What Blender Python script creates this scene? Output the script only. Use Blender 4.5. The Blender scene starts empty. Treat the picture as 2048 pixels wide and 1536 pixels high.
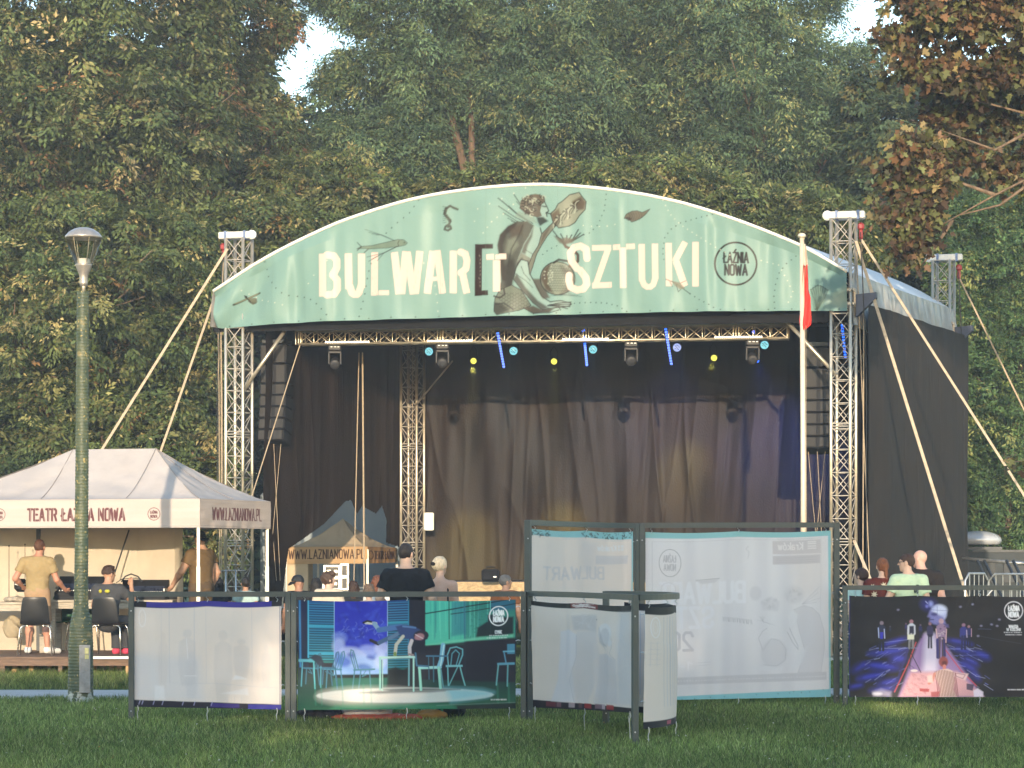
import bpy, math, random
import numpy as np
from mathutils import Vector, Matrix, Euler

random.seed(7)
RNG = np.random.default_rng(7)
SC = bpy.context.scene
COL = SC.collection
R = math.radians

# ------------------------------------------------------------------ camera
F, CX, HZ, CH = 5000.0, 1024.0, 1130.0, 1.65      # focal length (px of a 2048 wide frame), centre, horizon row, eye height
cam_d = bpy.data.cameras.new('camera')
cam = bpy.data.objects.new('camera', cam_d)
COL.objects.link(cam)
cam.location = (0, 0, CH)
cam.rotation_euler = (R(90), 0, 0)
cam_d.sensor_width = 36.0
cam_d.lens = 36.0 * F / 2048.0
cam_d.shift_y = (HZ - 768.0) / 2048.0
cam_d.clip_start = 0.5
cam_d.clip_end = 3000
SC.camera = cam

# ------------------------------------------------------------------ light
SUN_EL, SUN_AZ = R(8.5), R(-1.0)                   # low evening sun behind the camera, a hair to the left
ray = Vector((math.sin(-SUN_AZ) * math.cos(SUN_EL), math.cos(SUN_AZ) * math.cos(SUN_EL), -math.sin(SUN_EL)))
w = bpy.data.worlds.new('World')
SC.world = w
w.use_nodes = True
nt = w.node_tree
bg = nt.nodes['Background']
sky = nt.nodes.new('ShaderNodeTexSky')
sky.sky_type = 'NISHITA'
sky.sun_disc = False
sky.sun_elevation = SUN_EL
sky.sun_rotation = R(180)
sky.air_density = 1.0
sky.dust_density = 0.35
sky.ozone_density = 1.35
nt.links.new(sky.outputs[0], bg.inputs[0])
bg.inputs[1].default_value = 0.135
sd = bpy.data.lights.new('sun', 'SUN')
sun = bpy.data.objects.new('sun', sd)
COL.objects.link(sun)
sun.rotation_euler = ray.to_track_quat('-Z', 'Y').to_euler()
sun.location = (0, -30, 40)
sd.energy = 1.6
sd.angle = R(0.5)
sd.color = (1.0, 0.82, 0.59)
SC.view_settings.view_transform = 'Standard'
SC.view_settings.look = 'None'
SC.view_settings.exposure = 2.1
SC.view_settings.gamma = 1.0
SC.view_settings.use_curve_mapping = False
# ------------------------------------------------------------------ helpers
def P(px, py, Y):
    """the point at distance Y that a photo position shows"""
    return Vector(((px - CX) * Y / F, Y, CH + (HZ - py) * Y / F))
def GY(py): return F * CH / (py - HZ)               # distance of a ground point from its row
def lin(c):
    c = np.asarray(c, float) / 255.0
    return np.where(c <= 0.04045, c / 12.92, ((c + 0.055) / 1.055) ** 2.4)

ORG = {}
def thing(name, label, cat, loc=(0, 0, 0), rz=0.0, group=None):
    o = bpy.data.objects.new(name, None)
    COL.objects.link(o)
    o.location = loc
    o.rotation_euler = (0, 0, rz)
    o.empty_display_size = 0.2
    tag(o, label, cat, group)
    ORG[o.name] = Vector(loc)
    return o
def tag(o, label, cat, group=None, kind=None):
    if label: o['label'] = label
    if cat: o['category'] = cat
    if group: o['group'] = group
    if kind: o['kind'] = kind
    return o
def setting(o, kind='structure'):
    o['kind'] = kind
    return o

def link_mesh(name, me, mat, parent=None, origin=None, smooth=True, local=False):
    """one mesh object; vertices come in world coordinates unless local"""
    o = bpy.data.objects.new(name, me)
    COL.objects.link(o)
    if mat is not None:
        for m in (mat if isinstance(mat, (list, tuple)) else [mat]):
            me.materials.append(m)
    if parent is not None:
        o.parent = parent
        org = ORG.get(parent.name, Vector((0, 0, 0)))
    else:
        org = Vector(origin) if origin is not None else Vector((0, 0, 0))
        o.location = org
    ORG[o.name] = org
    if not local and org.length > 0:
        n = len(me.vertices)
        a = np.empty(n * 3, np.float32)
        me.vertices.foreach_get('co', a)
        a = a.reshape(-1, 3) - np.array(org, np.float32)
        me.vertices.foreach_set('co', a.ravel())
    if smooth:
        me.polygons.foreach_set('use_smooth', np.ones(len(me.polygons), bool))
    me.update()
    return o

def np_mesh(name, V, Fc):
    """mesh from numpy: V (n,3), Fc (m,k) faces of equal size or list of such"""
    me = bpy.data.meshes.new(name)
    V = np.asarray(V, np.float32)
    me.vertices.add(len(V))
    me.vertices.foreach_set('co', V.ravel())
    Fl = Fc if isinstance(Fc, list) else [Fc]
    Fl = [np.asarray(f, np.int32) for f in Fl if len(f)]
    tot = sum(f.size for f in Fl)
    me.loops.add(tot)
    me.loops.foreach_set('vertex_index', np.concatenate([f.ravel() for f in Fl]))
    starts, totals, s = [], [], 0
    for f in Fl:
        m, k = f.shape
        starts.append(s + np.arange(m) * k)
        totals.append(np.full(m, k))
        s += m * k
    me.polygons.add(sum(len(f) for f in Fl))
    me.polygons.foreach_set('loop_start', np.concatenate(starts).astype(np.int32))
    me.polygons.foreach_set('loop_total', np.concatenate(totals).astype(np.int32))
    me.update(calc_edges=True)
    return me
def set_col(me, C, name='Col'):
    C = np.asarray(C, np.float32)
    if C.shape[1] == 3:
        C = np.concatenate([C, np.ones((len(C), 1), np.float32)], 1)
    at = me.color_attributes.new(name, 'FLOAT_COLOR', 'POINT')
    at.data.foreach_set('color', C.ravel())

class MB:
    """collects shapes into one mesh"""
    def __init__(s): s.v, s.f, s.n = [], [], 0
    def add(s, vs, fs):
        s.v.extend([tuple(q) for q in vs])
        s.f.extend([tuple(i + s.n for i in q) for q in fs])
        s.n += len(vs)
        return s
    def box(s, c, size, rz=0.0, m=None, bev=0.0):
        hx, hy, hz = size[0] / 2, size[1] / 2, size[2] / 2
        c = Vector(c)
        M = m if m is not None else Matrix.Rotation(rz, 3, 'Z')
        if bev <= 0:
            vs = [c + M @ Vector((x * hx, y * hy, z * hz)) for z in (-1, 1) for y in (-1, 1) for x in (-1, 1)]
            return s.add(vs, [(0, 2, 3, 1), (4, 5, 7, 6), (0, 1, 5, 4), (2, 6, 7, 3), (0, 4, 6, 2), (1, 3, 7, 5)])
        b = min(bev, hx * .9, hy * .9, hz * .9)
        ring = []
        for (z, q) in ((-hz, b), (-hz + b, 0), (hz - b, 0), (hz, b)):
            for (x, y) in ((-hx + b, -hy), (hx - b, -hy), (hx, -hy + b), (hx, hy - b), (hx - b, hy), (-hx + b, hy), (-hx, hy - b), (-hx, -hy + b)):
                sx = x * (1 - q / hx) if q else x
                sy = y * (1 - q / hy) if q else y
                ring.append(c + M @ Vector((sx, sy, z)))
        fs = [tuple(range(7, -1, -1)), tuple(range(24, 32))]
        for k in range(3):
            for i in range(8):
                j = (i + 1) % 8
                fs.append((k * 8 + i, k * 8 + j, (k + 1) * 8 + j, (k + 1) * 8 + i))
        return s.add(ring, fs)
    def tube(s, p0, p1, r0, r1=None, n=6, caps=True):
        return s.path([p0, p1], [r0, r0 if r1 is None else r1], n, caps)
    def path(s, pts, r, n=6, caps=True):
        pts = [Vector(p) for p in pts]
        rs = r if isinstance(r, (list, tuple)) else [r] * len(pts)
        vs, fs = [], []
        ref = None
        for i, p in enumerate(pts):
            d = (pts[min(i + 1, len(pts) - 1)] - pts[max(i - 1, 0)])
            d = d.normalized() if d.length > 1e-9 else Vector((0, 0, 1))
            if ref is None:
                ref = Vector((0, 0, 1)) if abs(d.z) < .9 else Vector((1, 0, 0))
            a = (ref - d * ref.dot(d)).normalized()
            b = d.cross(a)
            ref = a
            for k in range(n):
                t = 2 * math.pi * (k + .5) / n
                vs.append(p + (a * math.cos(t) + b * math.sin(t)) * rs[i])
        for i in range(len(pts) - 1):
            for k in range(n):
                j = (k + 1) % n
                fs.append((i * n + k, i * n + j, (i + 1) * n + j, (i + 1) * n + k))
        if caps:
            fs.append(tuple(range(n - 1, -1, -1)))
            fs.append(tuple((len(pts) - 1) * n + k for k in range(n)))
        return s.add(vs, fs)
    def lathe(s, c, prof, n=20, caps=True, axis=None):
        c = Vector(c)
        M = Matrix.Identity(3) if axis is None else Vector((0, 0, 1)).rotation_difference(Vector(axis)).to_matrix()
        vs, fs = [], []
        for (r, z) in prof:
            for k in range(n):
                t = 2 * math.pi * k / n
                vs.append(c + M @ Vector((r * math.cos(t), r * math.sin(t), z)))
        for i in range(len(prof) - 1):
            for k in range(n):
                j = (k + 1) % n
                fs.append((i * n + k, i * n + j, (i + 1) * n + j, (i + 1) * n + k))
        if caps:
            fs.append(tuple(range(n - 1, -1, -1)))
            fs.append(tuple((len(prof) - 1) * n + k for k in range(n)))
        return s.add(vs, fs)
    def prism(s, pts, ax):
        """polygon pts extruded by vector ax"""
        ax = Vector(ax); pts = [Vector(p) for p in pts]; n = len(pts)
        vs = pts + [p + ax for p in pts]
        fs = [tuple(range(n - 1, -1, -1)), tuple(range(n, 2 * n))]
        for i in range(n):
            j = (i + 1) % n
            fs.append((i, j, n + j, n + i))
        return s.add(vs, fs)
    def quad(s, a, b, c, d): return s.add([a, b, c, d], [(0, 1, 2, 3)])
    def build(s, name, mat, parent=None, origin=None, smooth=False, local=False):
        me = bpy.data.meshes.new(name)
        me.from_pydata(s.v, [], s.f)
        return link_mesh(name, me, mat, parent, origin, smooth, local)

def grid_mesh(name, V, keep=None):
    """V (ny,nx,3) grid; keep (ny-1,nx-1) bool"""
    ny, nx = V.shape[:2]
    idx = np.arange(ny * nx).reshape(ny, nx)
    q = np.stack([idx[:-1, :-1], idx[:-1, 1:], idx[1:, 1:], idx[1:, :-1]], -1)
    q = q[keep] if keep is not None else q.reshape(-1, 4)
    return np_mesh(name, V.reshape(-1, 3), q)

def copy_tree(o, parent=None):
    c = o.copy()
    COL.objects.link(c)
    if parent is not None: c.parent = parent
    ORG[c.name] = ORG.get(o.name, Vector((0, 0, 0)))
    for ch in list(o.children): copy_tree(ch, c)
    return c

# smooth value noise for folds and lumps
def vnoise(x, seed=0):
    x = np.asarray(x, float)
    i = np.floor(x).astype(int)
    f = x - i
    f = f * f * (3 - 2 * f)
    def h(n):
        q = np.sin((n + seed * 57.31) * 127.1) * 43758.5453
        return q - np.floor(q)
    return h(i) * (1 - f) + h(i + 1) * f
def vnoise2(x, y, seed=0):
    x = np.asarray(x, float); y = np.asarray(y, float)
    ix, iy = np.floor(x).astype(int), np.floor(y).astype(int)
    fx, fy = x - ix, y - iy
    fx = fx * fx * (3 - 2 * fx); fy = fy * fy * (3 - 2 * fy)
    def h(a, b):
        q = np.sin(a * 127.1 + b * 311.7 + seed * 74.7) * 43758.5453
        return q - np.floor(q)
    return (h(ix, iy) * (1 - fx) + h(ix + 1, iy) * fx) * (1 - fy) + (h(ix, iy + 1) * (1 - fx) + h(ix + 1, iy + 1) * fx) * fy

# ------------------------------------------------------------------ a small drawing board for printed cloth
class Canvas:
    def __init__(s, x0, y0, x1, y1, k, col):
        s.x0, s.y0, s.k = x0, y0, k
        s.w, s.h = int(round((x1 - x0) * k)) + 1, int(round((y1 - y0) * k)) + 1
        s.a = np.zeros((s.h, s.w, 3)); s.a[:] = lin(col)
    def _bb(s, pts, pad):
        xs = [(p[0] - s.x0) * s.k for p in pts]; ys = [(p[1] - s.y0) * s.k for p in pts]
        a, b = max(0, int(min(xs) - pad)), min(s.w, int(max(xs) + pad) + 2)
        c, d = max(0, int(min(ys) - pad)), min(s.h, int(max(ys) + pad) + 2)
        if a >= b or c >= d: return None
        Y, X = np.mgrid[c:d, a:b].astype(float)
        return (slice(c, d), slice(a, b)), X, Y, list(zip(xs, ys))
    def _put(s, sl, cov, col, al):
        cov = (cov * al)[..., None]
        s.a[sl] = s.a[sl] * (1 - cov) + lin(col) * cov
    def poly(s, pts, col, al=1.0, soft=1.0):
        q = s._bb(pts, 2 + soft)
        if q is None: return s
        sl, X, Y, p = q
        ins = np.zeros(X.shape, bool); dm = np.full(X.shape, 1e9)
        for (ax, ay), (bx, by) in zip(p, p[1:] + p[:1]):
            if (ay > by) != (ay < by) and ay == by: pass
            if ay != by:
                c = ((ay > Y) != (by > Y)) & (X < (bx - ax) * (Y - ay) / (by - ay) + ax)
                ins ^= c
            ex, ey = bx - ax, by - ay
            t = np.clip(((X - ax) * ex + (Y - ay) * ey) / (ex * ex + ey * ey + 1e-9), 0, 1)
            dm = np.minimum(dm, np.hypot(X - ax - t * ex, Y - ay - t * ey))
        sd_ = np.where(ins, dm, -dm)
        s._put(sl, np.clip(.5 + sd_ / soft, 0, 1), col, al)
        return s
    def line(s, pts, wd, col, al=1.0, soft=1.0):
        q = s._bb(pts, wd * s.k + 2)
        if q is None: return s
        sl, X, Y, p = q
        dm = np.full(X.shape, 1e9)
        for (ax, ay), (bx, by) in zip(p[:-1], p[1:]):
            ex, ey = bx - ax, by - ay
            t = np.clip(((X - ax) * ex + (Y - ay) * ey) / (ex * ex + ey * ey + 1e-9), 0, 1)
            dm = np.minimum(dm, np.hypot(X - ax - t * ex, Y - ay - t * ey))
        hw = wd * s.k / 2
        amp = min(1.0, max(hw * 2, .25))
        s._put(sl, np.clip(.5 + (max(hw, .5) - dm) / soft, 0, 1) * amp, col, al)
        return s
    def bar(s, a, b, wd, col, al=1.0):
        """straight stroke with square ends"""
        ex, ey = b[0] - a[0], b[1] - a[1]
        L = math.hypot(ex, ey) or 1
        nx, ny = -ey / L * wd / 2, ex / L * wd / 2
        return s.poly([(a[0] + nx, a[1] + ny), (b[0] + nx, b[1] + ny), (b[0] - nx, b[1] - ny), (a[0] - nx, a[1] - ny)], col, al)
    def ell(s, cx, cy, rx, ry, col, al=1.0, soft=1.0, rot=0.0, n=28):
        c, d = math.cos(rot), math.sin(rot)
        return s.poly([(cx + rx * math.cos(t) * c - ry * math.sin(t) * d, cy + rx * math.cos(t) * d + ry * math.sin(t) * c)
                       for t in [2 * math.pi * i / n for i in range(n)]], col, al, soft)
    def ring(s, cx, cy, rx, ry, wd, col, al=1.0, n=44):
        return s.line([(cx + rx * math.cos(t), cy + ry * math.sin(t)) for t in [2 * math.pi * i / n for i in range(n + 1)]], wd, col, al)
    def text(s, txt, x, y, h, lw, col, al=1.0, ws=1.0, gap=.22, mirror=False, width=None):
        """y is the baseline; letters stand on it; width squeezes the whole word"""
        adv = sum((GLY[c][0] + gap) if c in GLY else .45 for c in txt) - gap
        if width: ws = width / (adv * h)
        cx_ = 0.0
        for c in txt:
            if c not in GLY: cx_ += .45; continue
            gw, st = GLY[c]
            for pl in st:
                q = []
                for (a, b) in pl:
                    xx = (cx_ + a) * h * ws
                    if mirror: xx = adv * h * ws - xx
                    q.append((x + xx, y - b * h))
                s.line(q, lw, col, al)
            cx_ += gw + gap
        return s
    def speckle(s, amp, sx, sy, seed=1):
        Y, X = np.mgrid[0:s.h, 0:s.w]
        n = vnoise2(X / sx, Y / sy, seed) - .5
        s.a *= (1 + amp * n)[..., None]
        return s
    def at(s, x, y):
        """bilinear sample at drawing coordinates (arrays)"""
        u = np.clip((np.asarray(x) - s.x0) * s.k, 0, s.w - 1.001); v = np.clip((np.asarray(y) - s.y0) * s.k, 0, s.h - 1.001)
        i, j = u.astype(int), v.astype(int)
        fu, fv = (u - i)[..., None], (v - j)[..., None]
        a = s.a
        return (a[j, i] * (1 - fu) + a[j, i + 1] * fu) * (1 - fv) + (a[j + 1, i] * (1 - fu) + a[j + 1, i + 1] * fu) * fv

GLY = {
 'A': (.56, [[(0, 0), (.28, 1), (.56, 0)], [(.1, .3), (.46, .3)]]),
 'B': (.48, [[(0, 0), (0, 1), (.36, 1), (.46, .9), (.46, .64), (.34, .53), (0, .53)], [(.34, .53), (.48, .42), (.48, .1), (.36, 0), (0, 0)]]),
 'C': (.48, [[(.48, .75), (.48, .9), (.36, 1), (.12, 1), (0, .9), (0, .1), (.12, 0), (.36, 0), (.48, .1), (.48, .25)]]),
 'D': (.48, [[(0, 0), (0, 1), (.34, 1), (.48, .86), (.48, .14), (.34, 0), (0, 0)]]),
 'E': (.42, [[(.42, 1), (0, 1), (0, 0), (.42, 0)], [(0, .52), (.34, .52)]]),
 'Ę': (.42, [[(.42, 1), (0, 1), (0, 0), (.42, 0), (.32, -.12), (.42, -.2)], [(0, .52), (.34, .52)]]),
 'G': (.48, [[(.48, .78), (.48, .9), (.36, 1), (.12, 1), (0, .9), (0, .1), (.12, 0), (.36, 0), (.48, .1), (.48, .45), (.28, .45)]]),
 'H': (.48, [[(0, 0), (0, 1)], [(.48, 0), (.48, 1)], [(0, .5), (.48, .5)]]),
 'I': (.04, [[(.02, 0), (.02, 1)]]),
 'J': (.36, [[(.36, 1), (.36, .12), (.24, 0), (.1, 0), (0, .12)]]),
 'K': (.5, [[(0, 0), (0, 1)], [(.48, 1), (.03, .48), (.5, 0)]]),
 'L': (.4, [[(0, 1), (0, 0), (.4, 0)]]),
 'Ł': (.44, [[(.06, 1), (.06, 0), (.44, 0)], [(-.06, .4), (.28, .62)]]),
 'M': (.66, [[(0, 0), (0, 1), (.33, .3), (.66, 1), (.66, 0)]]),
 'N': (.5, [[(0, 0), (0, 1), (.5, 0), (.5, 1)]]),
 'O': (.48, [[(.12, 0), (0, .12), (0, .88), (.12, 1), (.36, 1), (.48, .88), (.48, .12), (.36, 0), (.12, 0)]]),
 'P': (.46, [[(0, 0), (0, 1), (.34, 1), (.46, .88), (.46, .58), (.34, .46), (0, .46)]]),
 'R': (.48, [[(0, 0), (0, 1), (.36, 1), (.47, .88), (.47, .6), (.36, .5), (0, .5)], [(.3, .5), (.48, 0)]]),
 'S': (.46, [[(.46, .76), (.46, .9), (.34, 1), (.12, 1), (0, .88), (0, .66), (.12, .54), (.34, .46), (.46, .34), (.46, .12), (.34, 0), (.12, 0), (0, .12), (0, .26)]]),
 'T': (.5, [[(0, 1), (.5, 1)], [(.25, 1), (.25, 0)]]),
 'U': (.48, [[(0, 1), (0, .12), (.12, 0), (.36, 0), (.48, .12), (.48, 1)]]),
 'W': (.74, [[(0, 1), (.18, 0), (.37, .85), (.56, 0), (.74, 1)]]),
 'Y': (.5, [[(0, 1), (.25, .5), (.5, 1)], [(.25, .5), (.25, 0)]]),
 'Z': (.46, [[(0, 1), (.46, 1), (0, 0), (.46, 0)]]),
 'Ź': (.46, [[(0, 1), (.46, 1), (0, 0), (.46, 0)], [(.2, 1.14), (.36, 1.3)]]),
 '.': (.06, [[(.0, .02), (.06, .02)]]),
 '[': (.3, [[(.3, 1), (0, 1), (0, 0), (.24, 0)]]),
 '0': (.46, [[(.12, 0), (0, .12), (0, .88), (.12, 1), (.34, 1), (.46, .88), (.46, .12), (.34, 0), (.12, 0)]]),
 '1': (.2, [[(0, .8), (.2, 1), (.2, 0)]]),
 '2': (.46, [[(0, .8), (.1, 1), (.36, 1), (.46, .86), (.46, .62), (0, 0), (.46, 0)]]),
 '3': (.46, [[(0, 1), (.46, 1), (.2, .58), (.4, .5), (.46, .34), (.46, .14), (.34, 0), (.1, 0), (0, .12)]]),
 '-': (.24, [[(0, .45), (.24, .45)]]),
 'k': (.4, [[(0, 0), (0, 1)], [(.36, .66), (.02, .3), (.4, 0)]]),
 'r': (.26, [[(0, 0), (0, .66)], [(0, .45), (.12, .64), (.26, .66)]]),
 'a': (.4, [[(.04, .62), (.3, .66), (.4, .54), (.4, 0)], [(.4, .36), (.1, .36), (0, .24), (0, .1), (.12, 0), (.4, .08)]]),
 'o': (.42, [[(.12, 0), (0, .16), (0, .5), (.12, .66), (.3, .66), (.42, .5), (.42, .16), (.3, 0), (.12, 0)]]),
 'ó': (.42, [[(.12, 0), (0, .16), (0, .5), (.12, .66), (.3, .66), (.42, .5), (.42, .16), (.3, 0), (.12, 0)], [(.18, .8), (.3, .98)]]),
 'w': (.56, [[(0, .66), (.14, 0), (.28, .6), (.42, 0), (.56, .66)]]),
}
# ------------------------------------------------------------------ materials
def new_mat(name):
    m = bpy.data.materials.new(name)
    m.use_nodes = True
    return m, m.node_tree, m.node_tree.nodes['Principled BSDF']
def MT(name, col, rough=.6, metal=0.0, var=0.0, scale=4.0, bump=0.0, bscale=30.0, spec=.5, stretch=None, trans=0.0, col2=None):
    m, t, b = new_mat(name)
    N, L = t.nodes, t.links
    col = tuple(col) if max(col) <= 1 else tuple(lin(col))
    b.inputs['Base Color'].default_value = (*col, 1)
    b.inputs['Roughness'].default_value = rough
    b.inputs['Metallic'].default_value = metal
    b.inputs['Specular IOR Level'].default_value = spec
    tc = N.new('ShaderNodeTexCoord')
    mp = N.new('ShaderNodeMapping')
    L.new(tc.outputs['Object'], mp.inputs[0])
    if stretch: mp.inputs['Scale'].default_value = stretch
    if var > 0:
        nz = N.new('ShaderNodeTexNoise')
        nz.inputs['Scale'].default_value = scale
        nz.inputs['Detail'].default_value = 5
        nz.inputs['Roughness'].default_value = .6
        L.new(mp.outputs[0], nz.inputs['Vector'])
        cr = N.new('ShaderNodeValToRGB')
        cr.color_ramp.elements[0].position = .3
        cr.color_ramp.elements[1].position = .7
        c2 = col2 if col2 is not None else tuple(min(1, c * (1 + var)) for c in col)
        if col2 is not None and max(col2) > 1: c2 = tuple(lin(col2))
        c1 = col if col2 is not None else tuple(c * (1 - var) for c in col)
        cr.color_ramp.elements[0].color = (*c1, 1)
        cr.color_ramp.elements[1].color = (*c2, 1)
        L.new(nz.outputs['Fac'], cr.inputs[0])
        L.new(cr.outputs[0], b.inputs['Base Color'])
        mr = N.new('ShaderNodeMapRange')
        mr.inputs['To Min'].default_value = max(0.05, rough - .12)
        mr.inputs['To Max'].default_value = min(1, rough + .12)
        L.new(nz.outputs['Fac'], mr.inputs[0])
        L.new(mr.outputs[0], b.inputs['Roughness'])
    if bump > 0:
        n2 = N.new('ShaderNodeTexNoise')
        n2.inputs['Scale'].default_value = bscale
        n2.inputs['Detail'].default_value = 4
        L.new(mp.outputs[0], n2.inputs['Vector'])
        bp = N.new('ShaderNodeBump')
        bp.inputs['Strength'].default_value = bump
        bp.inputs['Distance'].default_value = .02
        L.new(n2.outputs['Fac'], bp.inputs['Height'])
        L.new(bp.outputs[0], b.inputs['Normal'])
    if trans > 0:
        out = N['Material Output']
        tr = N.new('ShaderNodeBsdfTranslucent')
        src = b.inputs['Base Color'].links
        if src: L.new(src[0].from_socket, tr.inputs[0])
        else: tr.inputs[0].default_value = (*col, 1)
        mx = N.new('ShaderNodeMixShader')
        mx.inputs[0].default_value = trans
        L.new(b.outputs[0], mx.inputs[1]); L.new(tr.outputs[0], mx.inputs[2])
        L.new(mx.outputs[0], out.inputs[0])
    return m
def printed(name, rough=.5, spec=.4, trans=0.0, gain=1.0, bump=0.0):
    """colour from the mesh's own print"""
    m, t, b = new_mat(name)
    N, L = t.nodes, t.links
    at = N.new('ShaderNodeVertexColor'); at.layer_name = 'Col'
    src = at.outputs[0]
    if gain != 1.0:
        g = N.new('ShaderNodeMix'); g.data_type = 'RGBA'; g.blend_type = 'MULTIPLY'
        g.inputs[0].default_value = 1
        L.new(src, g.inputs[6]); g.inputs[7].default_value = (gain, gain, gain, 1)
        src = g.outputs[2]
    L.new(src, b.inputs['Base Color'])
    b.inputs['Roughness'].default_value = rough
    b.inputs['Specular IOR Level'].default_value = spec
    if bump:
        tc = N.new('ShaderNodeTexCoord')
        n2 = N.new('ShaderNodeTexNoise'); n2.inputs['Scale'].default_value = 9; n2.inputs['Detail'].default_value = 3
        L.new(tc.outputs['Object'], n2.inputs['Vector'])
        bp = N.new('ShaderNodeBump'); bp.inputs['Strength'].default_value = bump; bp.inputs['Distance'].default_value = .02
        L.new(n2.outputs['Fac'], bp.inputs['Height']); L.new(bp.outputs[0], b.inputs['Normal'])
    if trans:
        tr = N.new('ShaderNodeBsdfTranslucent'); L.new(src, tr.inputs[0])
        mx = N.new('ShaderNodeMixShader'); mx.inputs[0].default_value = trans
        L.new(b.outputs[0], mx.inputs[1]); L.new(tr.outputs[0], mx.inputs[2])
        L.new(mx.outputs[0], N['Material Output'].inputs[0])
    return m
def leafmat(name, trans=.3, rough=.55, spec=.25):
    return printed(name, rough, spec, trans)
def emit(name, col, st):
    m, t, b = new_mat(name)
    b.inputs['Base Color'].default_value = (*[c * .2 for c in col], 1)
    b.inputs['Emission Color'].default_value = (*col, 1)
    b.inputs['Emission Strength'].default_value = st
    return m
def glass(name):
    m, t, b = new_mat(name)
    N, L = t.nodes, t.links
    tp = N.new('ShaderNodeBsdfTransparent'); gl = N.new('ShaderNodeBsdfGlossy')
    gl.inputs['Roughness'].default_value = .08
    tp.inputs[0].default_value = (.86, .86, .84, 1)
    fr = N.new('ShaderNodeFresnel'); fr.inputs[0].default_value = 1.45
    mt_ = N.new('ShaderNodeMath'); mt_.operation = 'MULTIPLY_ADD'; mt_.inputs[1].default_value = .8; mt_.inputs[2].default_value = .04
    L.new(fr.outputs[0], mt_.inputs[0])
    mx = N.new('ShaderNodeMixShader')
    L.new(mt_.outputs[0], mx.inputs[0]); L.new(tp.outputs[0], mx.inputs[1]); L.new(gl.outputs[0], mx.inputs[2])
    L.new(mx.outputs[0], N['Material Output'].inputs[0])
    return m

ALU = MT('aluminium', (.62, .54, .42), .36, .75, .12, 6, .15, 60)
ALU_DULL = MT('dull_aluminium', (.44, .40, .35), .5, .5, .15, 6)
STEEL = MT('galvanised_steel', (.5, .5, .5), .42, .8, .15, 12)
DARKMETAL = MT('dark_painted_metal', (.035, .04, .045), .5, .2, .2, 8)
FRAMEGREY = MT('grey_green_powder_coat', (.060, .070, .066), .45, .15, .14, 7, .1, 90)
BLACKP = MT('black_plastic', (.016, .016, .018), .65, 0, .2, 9, spec=.2)
BLACKCLOTH = MT('black_stage_cloth', (.0195, .0125, .0092), .62, 0, .40, 1.6, .3, 50, spec=.22, stretch=(1, 1, .45))  # vertical tone streaks stand in for shading of the folds
BLACKWALL = MT('black_mesh_wall', (.022, .017, .014), .85, 0, .25, 1.6, .2, 60, spec=.3)
LINING = MT('black_roof_lining', (.012, .012, .013), .9, 0, .2, 3, spec=.1)
ROOFPVC = MT('white_roof_membrane', (.62, .64, .66), .5, 0, .08, 1.5, .2, 6)
SILVER = MT('silver_grey_tarpaulin', (.30, .30, .30), .4, .2, .25, 3, .3, 8)
KEDER = MT('cream_edge_tube', (.72, .70, .64), .5, 0, .08, 8)
STRAP = MT('tan_webbing_strap', (.42, .34, .25), .8, 0, .2, 14)
ROPE = MT('beige_rope', (.36, .28, .19), .8, 0, .2, 30)
CABLE = MT('black_cable', (.015, .015, .016), .6)
REDPAINT = MT('red_hoist_paint', (.26, .02, .018), .5, 0, .15, 10)
BLUESTEEL = MT('blue_grey_bracket', (.045, .055, .09), .5, .3, .2, 8)
OSB = MT('raw_chipboard', (.40, .28, .15), .8, 0, .35, 14, .3, 40, stretch=(1, 1, 2.2))
WOOD = MT('weathered_planks', (.14, .085, .055), .7, 0, .4, 6, .3, 30, stretch=(1.0, 8, 8))
WOODP = MT('pale_raw_wood', (.42, .26, .12), .75, 0, .3, 7, .2, 30, stretch=(6, 6, 1))
TABLEW = MT('grey_weathered_wood', (.38, .33, .26), .75, 0, .3, 7, .2, 30, stretch=(1, 8, 8))
CREAMCLOTH = MT('cream_tent_wall', (.54, .46, .36), .8, 0, .10, 1.8, .25, 7, spec=.2, trans=.15)
TENTROOF = MT('off_white_tent_canopy', (.47, .42, .395), .8, 0, .09, 2.0, .3, 9, spec=.2, trans=.12)
TENTBEIGE = MT('beige_tent_canopy', (.44, .33, .21), .8, 0, .08, 2.5, .25, 9, spec=.2, trans=.12)
WHITEP = MT('white_paint', (.75, .74, .70), .5, 0, .06, 8)
# ------------------------------------------------------------------ ground, path, grass
g = MB(); g.quad((-160, -60, 0), (160, -60, 0), (160, 400, 0), (-160, 400, 0))
GROUND = MT('lawn_soil', (.055, .085, .03), .95, 0, .45, 1.3, .6, 14, spec=.1)
setting(g.build('ground', GROUND))
PATHM = MT('pale_path_asphalt', (.46, .44, .42), .9, 0, .12, 3, .4, 40, spec=.2)
pm = MB()
NPX = 60
def path_edge(x, s):
    mid = 31.9 + .045 * (x + 6) + .06 * math.sin(x * .7)
    return mid + s * (1.05 + .07 * math.sin(x * 1.9 + s) + .05 * math.sin(x * 5.3 + 2 * s))
for i in range(NPX):
    xa, xb = -40 + i * 80 / NPX, -40 + (i + 1) * 80 / NPX
    pm.quad((xa, path_edge(xa, -1), .004), (xb, path_edge(xb, -1), .004), (xb, path_edge(xb, 1), .004), (xa, path_edge(xa, 1), .004))
setting(pm.build('path', PATHM))

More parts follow.
